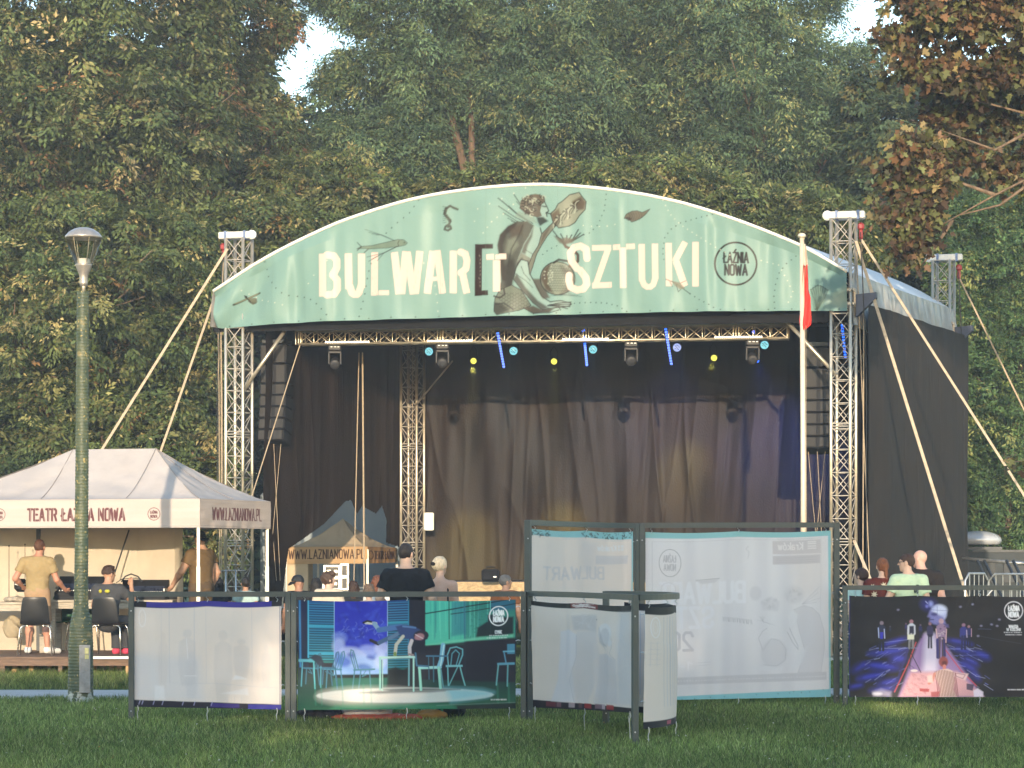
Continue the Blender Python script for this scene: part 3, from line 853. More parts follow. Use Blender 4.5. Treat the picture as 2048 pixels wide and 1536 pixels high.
def tower(base, top, label, out):
    t = thing('truss_tower', label, 'truss tower', base, 0, 'truss towers of the stage')
    m, l = MB(), MB()
    b = base + Vector((0, 0, .06))
    truss_box(m, l, b, U, V_, Vector((0, 0, 1)), top - .12, .165, .030, .0085, .405, doubles=(0, 5, 10, 15))
    m.build('chord', ALU, t, smooth=True); l.build('lattice', ALU_DULL, t, smooth=True)
    bm_ = MB(); bm_.box(base + Vector((0, 0, .03)), (.7, .7, .06), math.atan2(U.y, U.x)); bm_.build('base_plate', STEEL, t)
    h = MB(); rz = math.atan2(U.y, U.x)
    tp = base + Vector((0, 0, top))
    h.box(tp + U * (out * .06), (.62, .20, .13), rz, bev=.015)
    hb = h.build('head_beam', MT('pale_beam_paint', (.62, .60, .55), .45, .1, .12, 9), t)
    rl = MB(); e = tp + U * (-out * .27)
    rl.lathe(e + NRM * .09, [(.02, 0), (.085, .01), (.085, .05), (.02, .06)], 16, axis=-NRM)
    rl.build('roller', WHITEP, hb, smooth=True)
    for s_ in (-.17, .2): MB().box(tp + U * (out * .06 + s_), (.045, .225, .155), rz).build('clamp', bpy.data.materials.get('blue_clamp') or MT('blue_clamp', (.12, .17, .30), .5, .2, .2, 9), hb)
    ho = MB(); hp = base + U * (out * .30) + Vector((0, 0, top - .20))
    ho.box(hp, (.11, .12, .13), rz, bev=.03); ho.lathe(hp + Vector((0, 0, -.22)), [(.02, 0), (.035, .03), (.035, .10), (.03, .16)], 12)
    hh = ho.build('chain_hoist', REDPAINT, t)
    MB().path([hp + Vector((0, 0, -.2)), hp + U * (out * .05) + Vector((0, 0, -1.4)), hp + U * (out * .03) + Vector((0, 0, -top + 1.1))], .011, 5).build('chain', ROPE, hh)
    MB().path([hp + NRM * .05 + Vector((0, 0, -.1)), hp + NRM * .07 + U * (out * .10) + Vector((0, 0, -2.5)), hp + NRM * .05 + U * (out * .1) + Vector((0, 0, -top + .9))], .008, 5).build('rope', CABLE, hh)
    if out == 0 or 'left front' in label: return t
    sl = MB(); z = top - 1.42
    c = base + Vector((0, 0, z))
    for s_ in (-.19, .19):
        for dz in (-.12, .12):
            sl.box(c + V_ * s_ + Vector((0, 0, dz)), (.38, .025, .045), rz); sl.box(c + U * s_ + Vector((0, 0, dz)), (.025, .38, .045), rz)
        for e_ in (-.06, .08): sl.lathe(c + U * s_ - NRM * (e_ + .06) + Vector((0, 0, -.16)), [(.03, 0), (.04, .02), (.04, .30), (.03, .32)], 10)
    slo = sl.build('sleeve_block', ALU_DULL, t)
    br = MB(); a = c + U * out * .23
    br.prism([a + Vector((0, 0, .05)) - V_ * .05, a + U * out * .34 + Vector((0, 0, .08)) - V_ * .05, a + U * out * .34 - V_ * .05 + Vector((0, 0, -.02)), a + Vector((0, 0, -.34)) - V_ * .05], V_ * .1)
    br.build('bracket', BLUESTEEL, slo)
    return t
TZ = 7.68
tower(LF, TZ, 'golden-lit truss tower at the left front corner of the stage', -1)
tower(RF, TZ, 'truss tower beside the flagpole at the right front corner of the stage', 1)
tower(RR, TZ, 'truss tower at the far right corner, behind the silver roof edge', 1)
RL = S(s_u(825, 5.55), 5.55, 0)
tw = tower(RL, 6.9, 'truss tower inside the stage next to the back curtain, half in shade', 0)
bx_ = MB(); bx_.box(RL + U * .36 + Vector((0, -.45, 2.52)), (.20, .1, .36), bev=.02)
tag(bx_.build('junction_box', WHITEP, None, RL + U * .36 + Vector((0, -.45, 2.34))), 'small white junction box fixed to the inner truss tower', 'box')

# ---- roof
roof = thing('stage_roof', 'arched white stage roof with black lining and silver side flaps', 'stage roof', S(5.6, 3.3, 5.6))
xs = np.linspace(427, 1694, 90)
ty = curve(TOP, xs)
k_ = np.array([.25, .5, .25])
for _ in range(3): ty[1:-1] = np.convolve(ty, k_, 'valid')
front = np.array([SP(x, y, -.22) for x, y in zip(xs, ty)])
VD = np.array(V_)
def sheet(off, d0, d1, n, wr=0.0):
    rows = []
    for d in np.linspace(d0, d1, n):
        rr = front + VD * d + np.array([0, 0, off])
        sag = .05 * np.sin((d - d0) / (d1 - d0) * math.pi * 4) ** 2
        rr = rr.copy(); rr[:, 2] -= sag * (1 if wr else 0) * np.sin(np.linspace(0, math.pi, len(rr)))
        rows.append(rr)
    return np.array(rows)
link_mesh('roof_membrane', grid_mesh('roof_membrane', sheet(.012, .02, DEP + .35, 30, 1)), ROOFPVC, roof)
link_mesh('roof_lining', grid_mesh('roof_lining', sheet(-.06, .06, DEP + .33, 12)), LINING, roof)
MB().path([tuple(p + np.array([0, 0, .012]) - np.array(NRM) * -.02) for p in front], .030, 8).build('edge_tube', KEDER, roof, smooth=True)
for d in (.02, 1.65, 3.3, 4.95, DEP + .3):
    MB().path([tuple(p + VD * d + np.array([0, 0, -.035])) for p in front[::3]], .035, 6).build('arch_rib', ALU_DULL, roof, smooth=True)
# rear gable in black
gm = MB()
bk = front + VD * (DEP + .3)
vs = [tuple(p) for p in bk] + [(p[0], p[1], 5.4) for p in bk]
n_ = len(bk)
gm.add(vs, [(i, i + 1, n_ + i + 1, n_ + i) for i in range(n_ - 1)])
gm.build('rear_gable', LINING, roof)
# inner fascia behind the printed banner
fm = MB()
ff = [SP(x, y + 6, -.02) for x, y in zip(xs, ty)]
fb = [SP(x, 664 - (x - 441) * .016, -.02) for x in xs]
vs = [tuple(p) for p in ff] + [tuple(p) for p in fb]
fm.add(vs, [(i, i + 1, n_ + i + 1, n_ + i) for i in range(n_ - 1)])
fm.build('inner_fascia', LINING, roof)
# silver flap on the right eave (and on the left)
def flap(side, hgt, label_mat):
    e0 = front[-1] if side > 0 else front[0]
    nd, nz = 120, 22
    G = np.zeros((nz, nd, 3))
    for i, d in enumerate(np.linspace(.05, DEP + .38, nd)):
        t = d / DEP
        for j in range(nz):
            v = j / (nz - 1)
            sc = .12 * abs(math.sin(t * math.pi * 3.1)) * v
            fold = (.055 * math.sin(d * 21 + 2 * math.sin(d * 5)) + .03 * math.sin(d * 47 + v * 3)) * min(1, v * 1.6 + .15)
            fold += .09 * (float(vnoise2(d * 3.1, v * 3.5, 4)) - .5) * v
            p = e0 + VD * d + np.array(U) * side * (.03 + fold * .8 + .05 * v) + np.array([0, 0, .01 - hgt * v - sc + .12 * t * v])
            G[j, i] = p
    link_mesh('side_flap', grid_mesh('side_flap', G), SILVER, roof)
flap(1, .86, None)
flap(-1, .62, None)
cb = MB()
for px, py in ((1815, 668), (1830, 672), (1850, 668), (1795, 660)):
    c = P(px, py, 47.0); cb.add([c, c + Vector((.12, .02, .05)), c + Vector((.10, 0, -.10)), c + Vector((-.02, 0, -.06))], [(0, 1, 2, 3)])
cb.build('torn_scrap', SILVER, roof)

# ---- curtains
def cloth(name, P0, A, La, z0, z1, nrm, mat, label, seed, na=260, nz=90, amp=.06, freq=2.6, diag=.05, cat='curtain', keep=None, base=None):
    a = np.linspace(0, La, na)[None, :]; v = np.linspace(0, 1, nz)[:, None]
    f = amp * (vnoise(a * freq, seed) - .5) * 2 * (.45 + .55 * (1 - v)) + amp * .5 * (vnoise(a * freq * 3.1 + .3 * v, seed + 1) - .5) * 2
    f = f + diag * (vnoise2(a * 1.1 + v * 1.6, v * 2.2 - a * .15, seed + 2) - .5) * 2 + diag * .5 * (vnoise2(a * 4.2 - v * 2.5, v * 3.0, seed + 3) - .5)
    rid = 1 - np.abs(2 * vnoise2(a * 1.7 + v * 1.1, v * 1.3 + a * .1, seed + 7) - 1)
    rid2 = 1 - np.abs(2 * vnoise2(a * 3.9 - v * 1.5, v * .9, seed + 8) - 1)
    f = f + diag * (.34 * rid ** 6 + .16 * rid2 ** 6)
    z = z0 + (z1 - z0) * v + 0 * a
    G = np.zeros((nz, na, 3))
    for c in range(3):
        G[..., c] = P0[c] + A[c] * a + nrm[c] * f
    G[..., 2] = z
    me = grid_mesh(name, G, keep(G) if keep else None)
    o = link_mesh(name, me, mat, None, (P0[0] + A[0] * La / 2, P0[1] + A[1] * La / 2, z0))
    return tag(o, label, cat)
u0, u1 = .35, WID - .25
q = S(u0, 5.75, 0)
cloth('stage_curtain', q, U, u1 - u0, 1.34, 6.9, NRM, BLACKCLOTH, 'wide creased black backdrop curtain across the rear of the stage, lit brown', 3, 420, 140, .032, 1.9, .13)
hole_px = [(562, 1220), (570, 1150), (577, 1098), (600, 1082), (648, 1048), (690, 1003), (702, 1000), (714, 1028), (724, 1012), (742, 1022), (752, 1027), (764, 1012), (773, 1040), (772, 1085), (800, 1094), (800, 1220)]
def left_keep(G):
    x = CX + F * G[..., 0] / G[..., 1]; y = HZ - F * (G[..., 2] - CH) / G[..., 1]
    cx = (x[:-1, :-1] + x[1:, 1:]) / 2; cy = (y[:-1, :-1] + y[1:, 1:]) / 2
    return ~in_poly(cx, cy, hole_px)
q = S(.30, .35, 0)
cloth('stage_curtain', q, V_, DEP - .55, .25, 6.4, U, BLACKCLOTH, 'black side curtain at the left of the stage with an opening torn at its foot', 9, 420, 300, .03, 1.7, .04, keep=left_keep)
q = S(WID + .42, .2, 0)
cloth('stage_side_wall', q, V_, DEP + .05, .0, 6.15, -U, BLACKWALL, 'tall black mesh wall closing the right side of the stage', 14, 200, 90, .02, 1.2, .03, cat='side wall')
q = S(WID - .1, 1.0, 0)
cloth('stage_curtain', q, V_, DEP - 1.2, 1.34, 6.3, -U, BLACKCLOTH, 'narrow black curtain inside the right wing behind the speakers', 19, 160, 60, .04, 1.9, .03)
q = S(.2, -.0, 0)

# ---- front lighting truss
def at_front(px, py, d=.75): return SP(px, py, d)
lt = thing('lighting_truss', 'long horizontal aluminium truss hung across the stage under the banner', 'lighting truss', at_front(1088, 676))
A, B = at_front(601, 676), at_front(1576, 663)
dirn = (B - A).normalized(); L = (B - A).length
m, l = MB(), MB()
truss_box(m, l, A, Vector((0, 0, 1)), dirn.cross(Vector((0, 0, 1))).normalized(), dirn, L, .125, .024, .0095, .30, doubles=(0, 9, 18, 27))
m.build('chord', ALU, lt, smooth=True); l.build('lattice', ALU, lt, smooth=True)
def on_truss(px):
    t = (s_u(px, .75) - s_u(601, .75)) / (s_u(1576, .75) - s_u(601, .75))
    return A + (B - A) * t
for i, px in enumerate((700, 905, 1175, 1480)):
    c = on_truss(px); mm = MB()
    for k in range(26):
        mm.box(c + dirn * (k * .033 - .42) + Vector((0, 0, -.10)) + NRM * .15, (.016, .02, .03))
    mm.build('cable_ladder', STEEL, lt)
for px in (660, 860, 1090, 1300, 1490):
    c = on_truss(px)
    MB().tube(c + Vector((0, 0, .12)), c + Vector((0, 0, .75)), .012).build('hanger', CABLE, lt)
# rear truss that carries the backdrop
rt = thing('backdrop_truss', 'dark truss along the top of the backdrop curtain', 'truss', S(5.6, 5.5, 6.5))
m, l = MB(), MB()
truss_box(m, l, S(.6, 5.45, 6.42), Vector((0, 0, 1)), V_, U, 10.2, .11, .022, .009, .34)
m.build('chord', ALU_DULL, rt, smooth=True); l.build('lattice', ALU_DULL, rt, smooth=True)

LENSBLUE = emit('lit_lens_blue', (.02, .13, 1.0), .75)
LENSCYAN = emit('lit_lens_cyan', (.30, .85, .95), .22)
LENSVIO = emit('lit_lens_violet', (.45, .55, 1.0), .24)
LENSYEL = emit('lit_lens_yellow', (.95, .88, .12), .34)
LENSDARK = MT('dark_lens', (.05, .05, .055), .15, .2)
LAMPBODY = MT('black_lamp_housing', (.030, .027, .026), .6, .1, .3, 10)
def mover(px, py, label):
    c = P(px, py, on_truss(px).y)
    top = on_truss(px) + Vector((0, 0, -.15))
    t = thing('moving_head_lamp', label, 'stage lamp', top, 0, 'moving head lamps under the front truss')
    MB().box(top + Vector((0, 0, -.045)), (.24, .2, .11), bev=.02).build('base', LAMPBODY, t)
    mk = MB()
    for s_ in (-.06, .01, .07): mk.box(top + Vector((s_, -.102, -.03)), (.035, .006, .014))
    mk.build('marking', WHITEP, t)
    y = MB()
    for s_ in (-.108, .108): y.box(top + Vector((s_, 0, -.23)), (.035, .12, .24), bev=.01)
    y.box(top + Vector((0, 0, -.125)), (.22, .12, .03)); y.build('yoke', LAMPBODY, t)
    hd = MB(); hc = top + Vector((0, -.02, -.26))
    hd.lathe(hc - Vector((0, -.16, .0)), [(.05, 0), (.08, .04), (.088, .16), (.092, .22), (.08, .24)], 18, axis=(0, -1, -.45))
    ho = hd.build('head', LAMPBODY, t, smooth=True)
    ln = MB(); ln.lathe(hc + Vector((0, -.05, -.095)), [(.002, .012), (.05, .010), (.078, 0)], 18, axis=(0, -1, -.45)); ln.build('lens', LENSDARK, ho, smooth=True)
for px, py, lb in ((670, 708, 'moving head lamp at the far left of the front truss, above the left speaker side'), (885, 705, 'moving head lamp between the cyan lamp and the inner tower, under the front truss'),
               (1262, 702, 'moving head lamp under the middle right of the front truss, below the letters'), (1505, 694, 'moving head lamp hanging nearest the right end of the front truss')):
    mover(px, py, lb)
def par(px, py, d, mat, label, r=.075, group='lit par lamps over the stage', pins=True):
    c = SP(px, py, d)
    t = thing('par_lamp', label, 'stage lamp', c + Vector((0, 0, .3)), 0, group)
    m = MB(); m.lathe(c + Vector((0, .22, .03)), [(r * .5, 0), (r * .95, .06), (r * 1.08, .20), (r * 1.08, .225)], 16, axis=(0, -1, -.12)); m.build('can', LAMPBODY, t, smooth=True)
    m = MB(); m.lathe(c + Vector((0, -.005, 0)), [(.002, .02), (r * .6, .016), (r, 0)], 16, axis=(0, -1, -.12)); m.build('lens', mat, t, smooth=True)
    m = MB(); m.path([c + Vector((-r * 1.15, .12, 0)), c + Vector((-r * 1.15, .12, .2)), c + Vector((0, .12, .30)), c + Vector((r * 1.15, .12, .2)), c + Vector((r * 1.15, .12, 0))], .010, 5); m.build('bracket', LAMPBODY, t)
    if pins:
        m = MB()
        for a, b in ((-.4, .3), (.1, .45), (.45, .1), (-.1, -.05), (-.45, -.25), (.2, -.4)):
            m.box(c + Vector((a * r, -.026, b * r)), (r * .5, .006, r * .12), m=Matrix.Rotation(.5, 3, 'Y'))
        m.build('cell', LAMPBODY, t)
    return c
for px, py, mt_, lb in ((858, 703, LENSCYAN, 'cyan lit par lamp left of the moving head beside the inner tower'), (1027, 702, LENSCYAN, 'cyan lit par lamp next to the leftmost blue light tube'), (1186, 699, LENSCYAN, 'cyan lit par lamp next to the middle blue light tube'),
                   (1354, 695, LENSVIO, 'violet-white lit par lamp next to the right blue light tube'), (1529, 690, LENSCYAN, 'cyan lit par lamp at the right end of the front truss')):
    par(px, py, 1.6, mt_, lb)
for px, py, lb in ((947, 722, 'small yellow lit lamp left of the first blue light tube'), (1108, 723, 'small yellow lit lamp between the left and middle blue tubes'), (1428, 716, 'small yellow lit lamp near the right end, deep over the stage')):
    par(px, py, 3.2, LENSYEL, lb, .058, 'small yellow lamps deep over the stage', False)
for px, py, lb in ((1515, 722, 'tiny blue lit lamp below the rightmost moving head'), (1507, 664, 'tiny blue lamp inside the right end of the front truss'), (1167, 662, 'tiny blue lamp inside the middle of the front truss')):
    par(px, py, 1.4, LENSBLUE, lb, .03, 'tiny blue lamps', False)
def ledtube(px0, py0, px1, py1, d, label, n=14):
    a, b = SP(px0, py0, d), SP(px1, py1, d)
    t = thing('led_tube', label, 'light tube', a, 0, 'blue light tubes')
    MB().tube(a + Vector((0, .03, 0)), b + Vector((0, .03, 0)), .028, n=8).build('tube_body', LAMPBODY, t, smooth=True)
    m = MB()
    for i in range(n):
        m.box(a.lerp(b, (i + .5) / n), (.042, .02, .030))
    m.build('pixel', LENSBLUE, t)
ledtube(995, 664, 1008, 736, .45, 'blue dotted light tube hanging left of the banner figure')
ledtube(1168, 672, 1174, 732, .9, 'blue dotted light tube hanging under the middle of the truss')
ledtube(1331, 656, 1343, 730, .45, 'blue dotted light tube hanging to the right, under the last letters')
ledtube(1684, 648, 1691, 718, 1.8, 'blue dotted light tube seen through the right front tower', 12)
# spot light that these lamps throw on the stage (lit lamps in the photo)
def spot(px, py, d, tx, ty, td, col, en, ang=18, blend=.6):
    l = bpy.data.lights.new('stage_spot', 'SPOT'); o = bpy.data.objects.new('stage_spot', l); COL.objects.link(o)
    a, b = SP(px, py, d), SP(tx, ty, td)
    o.location = a + (b - a).normalized() * .12
    o.rotation_euler = (b - a).to_track_quat('-Z', 'Y').to_euler()
    l.energy = en; l.color = col; l.spot_size = R(ang); l.spot_blend = blend; l.shadow_soft_size = .06
spot(947, 722, 3.2, 935, 1010, 5.0, (1, .9, .15), 900, 24, 1.0)
spot(1108, 723, 3.2, 1112, 1010, 5.0, (1, .9, .15), 1000, 24, 1.0)
spot(1428, 716, 3.2, 1380, 900, 5.2, (1, .9, .15), 240, 24, 1.0)
spot(1027, 702, 1.6, 1000, 880, 5.4, (.15, .6, .9), 260, 34, .9)
spot(1186, 699, 1.6, 1190, 880, 5.4, (.12, .45, 1), 320, 34, .9)
spot(1354, 695, 1.6, 1340, 880, 5.6, (.2, .3, 1), 380, 38, .9)
spot(1515, 722, 1.4, 1560, 930, 5.7, (.12, .2, 1), 420, 42, .9)

# ---- line array speakers
def line_array(px, tops, d, sx, label, n, curve_, w0):
    c0 = SP(px, tops, d)
    t = thing('line_array_speaker', label, 'loudspeaker', c0, 0, 'hung loudspeaker arrays')
    cur = c0.copy(); ang = 0
    GR = MT('speaker_grille', (.026, .023, .021), .7, 0, .25, 40, .2, 120) if 'speaker_grille' not in bpy.data.materials else bpy.data.materials['speaker_grille']
    for i in range(n):
        h = .37 if i < 2 else .225
        ang += curve_ * (.3 if i < 2 else 1)
        Mx = Matrix.Rotation(math.atan2(U.y, U.x), 3, 'Z') @ Matrix.Rotation(-ang, 3, 'X')
        mid = cur + Mx @ Vector((0, 0, -h / 2))
        m = MB(); m.box(mid, (w0, .45, h - .015), m=Mx, bev=.02); cab = m.build('cabinet', BLACKP, t)
        g_ = MB(); g_.box(mid + Mx @ Vector((-w0 * .22, -.232, 0)), (w0 * .42, .012, h - .06), m=Mx); g_.box(mid + Mx @ Vector((w0 * .28, -.232, 0)), (w0 * .30, .012, h - .06), m=Mx); g_.build('grille', GR, cab)
        cur = cur + Mx @ Vector((0, 0, -h))
    MB().box(c0 + Vector((0, 0, .05)), (w0 * .8, .5, .07), math.atan2(U.y, U.x)).build('fly_frame', DARKMETAL, t)
    for s_ in (-.2, .2): MB().tube(c0 + U * s_ + Vector((0, 0, .08)), c0 + U * s_ * .4 + Vector((0, 0, .9)), .008, n=5).build('chain', CABLE, t)
    for s_, e_ in ((-.16, .05), (.0, .12), (.14, -.1)): MB().tube(cur + U * s_, Vector((cur.x + e_, cur.y, 1.36)), .006, n=5).build('cable', ROPE, t)
line_array(554, 690, .9, 1, 'black hung speaker array inside the left front tower', 7, R(2.4), .52)
line_array(1637, 696, 1.2, -1, 'black hung speaker array behind the flagpole at the right', 7, R(2.4), .50)

# ---- braces, ropes, guys
def brace(p, q, label, r=.035, mat=None):
    m = MB(); m.tube(p, q, r, n=10)
    tag(m.build('brace_tube', mat or ALU, None, p, smooth=True), label, 'brace')
brace(SP(576, 652, .2), SP(487, 781, .0), 'slanted silver brace from the banner edge to the left front tower')
brace(SP(1560, 628, .2), SP(1672, 750, .0), 'slanted silver brace from the banner edge to the right front tower')
brace(SP(905, 722, 4.8), SP(828, 815, 5.4), 'thin slanted brace at the inner truss tower', .018, ALU_DULL)
brace(P(1738, 632, 45.2), P(1716, 745, 44.3), 'short silver brace under the silver roof flap', .03)
def strap(p, q, w_, label, name='guy_strap', mat=None, cat='strap', flat=True):
    m = MB(); d = (q - p).normalized(); sd_ = d.cross(Vector((0, 1, 0))).normalized() * w_ / 2
    if flat:
        m.prism([p - sd_, p + sd_, q + sd_, q - sd_], (0, .012, 0))
    else: m.tube(p, q, w_ / 2, n=6)
    tag(m.build(name, mat or STRAP, None, q), label, cat)
def gp(px, py, Yt, pxg, pyg, Yg, frac=None):
    a, b = P(px, py, Yt), P(pxg, pyg, Yg)
    e = a + (b - a) * (a.z / max(.01, (a.z - b.z)))
    return a, e
def guy(px, py, Yt, px2, py2, Y2, w_, label, **k):
    a, b = gp(px, py, Yt, px2, py2, Y2)
    strap(a, b, w_, label, **k)
guy(455, 497, 45.6, 205, 897, 46.4, .047, 'broad tan strap running from the left front tower head down behind the white tent')
guy(427, 600, 46.2, 322, 900, 47.0, .042, 'tan strap from the left end of the banner down to the tent ridge')
guy(1712, 482, 43.1, 1925, 1165, 42.4, .052, 'broad tan strap from the right front tower head down past the bald man')
guy(1722, 478, 43.3, 2048, 990, 43.0, .042, 'tan strap from the right front tower head out to the right edge')
guy(1915, 548, 49.1, 2046, 815, 49.2, .03, 'thin dark strap from the far right tower head to the right', mat=ROPE)
guy(1713, 500, 43.2, 1740, 1180, 43.0, .02, 'plain rope hanging beside the right front tower', name='rope', mat=ROPE, cat='rope', flat=False)
guy(1745, 560, 44.6, 1745, 1130, 44.6, .018, 'vertical rope in front of the black side wall', name='rope', mat=ROPE, cat='rope', flat=False)
guy(600, 690, 45.9, 506, 985, 45.3, .022, 'pale rope slanting from the left end of the lighting truss', name='rope', mat=ROPE, cat='rope', flat=False)
guy(718, 705, 47.6, 711, 1020, 47.6, .022, 'left one of the two ropes hanging at the left of the stage', name='rope', mat=ROPE, cat='rope', flat=False)
guy(725, 705, 47.4, 727, 962, 47.4, .035, 'thicker one of the two ropes hanging at the left of the stage', name='rope', mat=ROPE, cat='rope', flat=False)
guy(437, 660, 46.0, 439, 1010, 46.0, .03, 'pale cable hanging just outside the left front tower', name='rope', mat=ROPE, cat='rope', flat=False)
guy(442, 680, 46.1, 446, 940, 46.1, .03, 'doubled cable hanging outside the left front tower', name='rope', mat=ROPE, cat='rope', flat=False)
guy(1708, 1080, 43.0, 1733, 1140, 42.6, .05, 'short tan strap at the foot of the right front tower')
# ------------------------------------------------------------------ the printed banner on the roof front
def z1(x, y): return (400 + x / 2.926, 350 + y / 2.926)
def z2(x, y): return (1000 + x / 2.731, 350 + y / 2.731)
def Z1(*p): return [z1(*q) for q in p]
def Z2(*p): return [z2(*q) for q in p]
TEAL = (142, 178, 170)
bc = Canvas(424, 366, 1698, 660, .95, TEAL)
Yg, Xg = np.mgrid[0:bc.h, 0:bc.w]
n = vnoise2(Xg / 130, Yg / 90, 2) * .6 + vnoise2(Xg / 45, Yg / 60, 3) * .4
mixv = np.clip((n - .35) * 1.6, 0, 1)[..., None]
bc.a = bc.a * (1 - mixv * .35) + lin((136, 176, 170)) * mixv * .35
# bluish water look at the right end
bc.poly([(1640, 560), (1700, 540), (1700, 625), (1650, 622)], (104, 140, 140), .55, 26)
bc.poly([(1655, 600), (1690, 575), (1698, 600), (1680, 612)], (205, 215, 190), .5, 14)
INK, BRN, SEP = (22, 20, 18), (92, 70, 54), (125, 100, 78)
LET, LDK = (240, 218, 206), (52, 36, 28)
# merman figure, engraving style
def hatch(poly, ang, step, wd, col, al):
    xs_ = [p[0] for p in poly]; ys_ = [p[1] for p in poly]
    cx, cy = sum(xs_) / len(xs_), sum(ys_) / len(ys_)
    Rr = max(max(xs_) - min(xs_), max(ys_) - min(ys_))
    c, s_ = math.cos(ang), math.sin(ang)
    k = -Rr
    while k < Rr:
        seg = []
        for t in np.linspace(-Rr, Rr, 60):
            x, y = cx + c * t - s_ * k, cy + s_ * t + c * k + 1.2 * math.sin(t * .3)
            if bool(in_poly(np.array(x), np.array(y), poly)): seg.append((x, y))
            else:
                if len(seg) > 2: bc.line(seg, wd, col, al)
                seg = []
        if len(seg) > 2: bc.line(seg, wd, col, al)
        k += step
def z3(x, y): return (840 + x / 2.844, 350 + y / 2.844)
def Z3(*p): return [z3(*q) for q in p]
GRY, DKB, LGT, BRO = (84, 88, 78), (34, 27, 22), (156, 184, 176), (80, 62, 48)
def outl(p, w_=1.9, al=.95): bc.line(p + p[:1], w_, INK, al)
# fins behind the head
for e, f_, w_ in (((445, 132), (640, 275), 1.8), ((470, 150), (600, 255), 1.3), ((448, 178), (620, 275), 1.6), ((475, 215), (610, 280), 1.5), ((500, 245), (600, 278), 1.3), ((535, 112), (585, 185), 1.8), ((548, 150), (600, 200), 1.2), ((505, 175), (610, 262), 1.1), ((520, 262), (610, 285), 1.4)):
    bc.line(Z3(e, ((e[0] + f_[0]) / 2 + 10, (e[1] + f_[1]) / 2 + 16), f_), w_, INK, .9)
bc.poly(Z3((560, 205), (640, 235), (670, 275), (610, 262), (540, 235)), (130, 146, 134), .6, 4)
# back and torso
back = Z3((610, 262), (645, 285), (618, 350), (578, 420), (548, 500), (532, 570), (520, 650), (470, 692), (440, 690), (464, 600), (454, 480), (442, 400), (456, 340), (500, 292), (555, 263))
bc.poly(back, GRY, 1)
bc.poly(Z3((555, 263), (500, 292), (456, 340), (442, 400), (454, 480), (464, 600), (486, 600), (478, 480), (474, 400), (492, 340), (540, 300)), DKB, .85, 5)
bc.poly(Z3((505, 300), (600, 272), (575, 340), (520, 360)), BRO, .6, 7); bc.poly(Z3((470, 520), (530, 470), (545, 520), (525, 640), (480, 660)), DKB, .7, 7)
bc.poly(Z3((500, 370), (545, 350), (560, 400), (520, 450), (488, 440)), (134, 142, 128), .8, 7); bc.line(Z3((585, 285), (560, 350), (520, 420), (500, 520)), 3.2, DKB, .55)
hatch(back, 1.1, 3.4, .9, INK, .45)
torso = Z3((645, 285), (682, 300), (694, 345), (682, 405), (655, 450), (640, 480), (600, 470), (572, 440), (590, 390), (618, 345))
bc.poly(torso, LGT, 1); bc.poly(Z3((645, 288), (625, 340), (590, 395), (575, 440), (598, 452), (612, 400), (636, 350)), (74, 68, 58), .85, 4)
bc.line(Z3((682, 300), (694, 345), (682, 405), (655, 450)), 2.0, INK); bc.line(Z3((600, 425), (640, 450), (660, 440)), 1.2, INK, .8)
hip = Z3((572, 440), (640, 480), (620, 545), (580, 560), (540, 560), (548, 500))
bc.poly(hip, (128, 134, 122), 1); bc.poly(Z3((548, 500), (580, 470), (600, 500), (570, 555), (540, 560)), DKB, .7, 4)
# left arm raised to the shell
arm2 = Z3((690, 335), (735, 290), (765, 262), (772, 290), (722, 350), (690, 400), (662, 450), (640, 520), (622, 570), (606, 560), (612, 520), (640, 450), (672, 400))
bc.poly(arm2, (122, 124, 110), 1); outl(arm2, 1.5); bc.poly(Z3((700, 335), (745, 285), (735, 310), (700, 370), (680, 400)), BRO, .7, 3)
# tail coil
coil = Z3((424, 775), (428, 705), (455, 655), (520, 625), (575, 655), (628, 740), (565, 768), (440, 796))
bc.poly(coil, (112, 122, 108), 1); outl(coil, 1.6)
for i in range(11):
    for q in range(5):
        x, y = 462 + i * 15, 668 + q * 19 + (9 if i % 2 else 0)
        if bool(in_poly(np.array(z3(x, y)[0]), np.array(z3(x, y)[1]), coil)): bc.line([z3(x + 8 * math.cos(t), y + 8 * math.sin(t)) for t in np.linspace(.3, 2.9, 6)], 1.0, INK, .8)
bc.line(Z3((424, 690), (455, 700), (482, 680), (478, 650)), 3.4, DKB, .95); bc.poly(Z3((424, 725), (470, 735), (510, 770), (440, 796), (424, 780)), DKB, .75, 4); bc.line(Z3((430, 735), (480, 730), (530, 765)), 2.2, INK)
# right arm planted on the ground
armp = Z3((548, 520), (575, 480), (612, 490), (622, 560), (655, 620), (692, 690), (742, 722), (800, 715), (858, 728), (852, 742), (800, 752), (740, 760), (700, 768), (640, 725), (572, 645), (530, 590))
bc.poly(armp, LGT, 1); outl(armp, 2.1)
bc.poly(Z3((530, 590), (550, 560), (600, 640), (670, 715), (735, 755), (700, 768), (640, 725), (572, 645)), (70, 62, 54), .85, 4)
bc.line(Z3((540, 560), (600, 600), (640, 640)), 1.2, INK, .8); bc.line(Z3((575, 520), (590, 560), (625, 600)), 1.3, INK, .8); bc.line(Z3((560, 500), (540, 540), (535, 575)), 3, DKB, .7)
for e in ((858, 722), (860, 735), (850, 748), (838, 760), (800, 768)): bc.line(Z3((730, 742), (790, (735 + e[1]) / 2), e), 2.2, INK, .85)
bc.poly(Z3((585, 755), (640, 742), (700, 768), (770, 758), (735, 784), (640, 788)), BRO, .9, 3); bc.line(Z3((585, 755), (640, 785), (740, 784), (790, 768)), 1.6, INK)
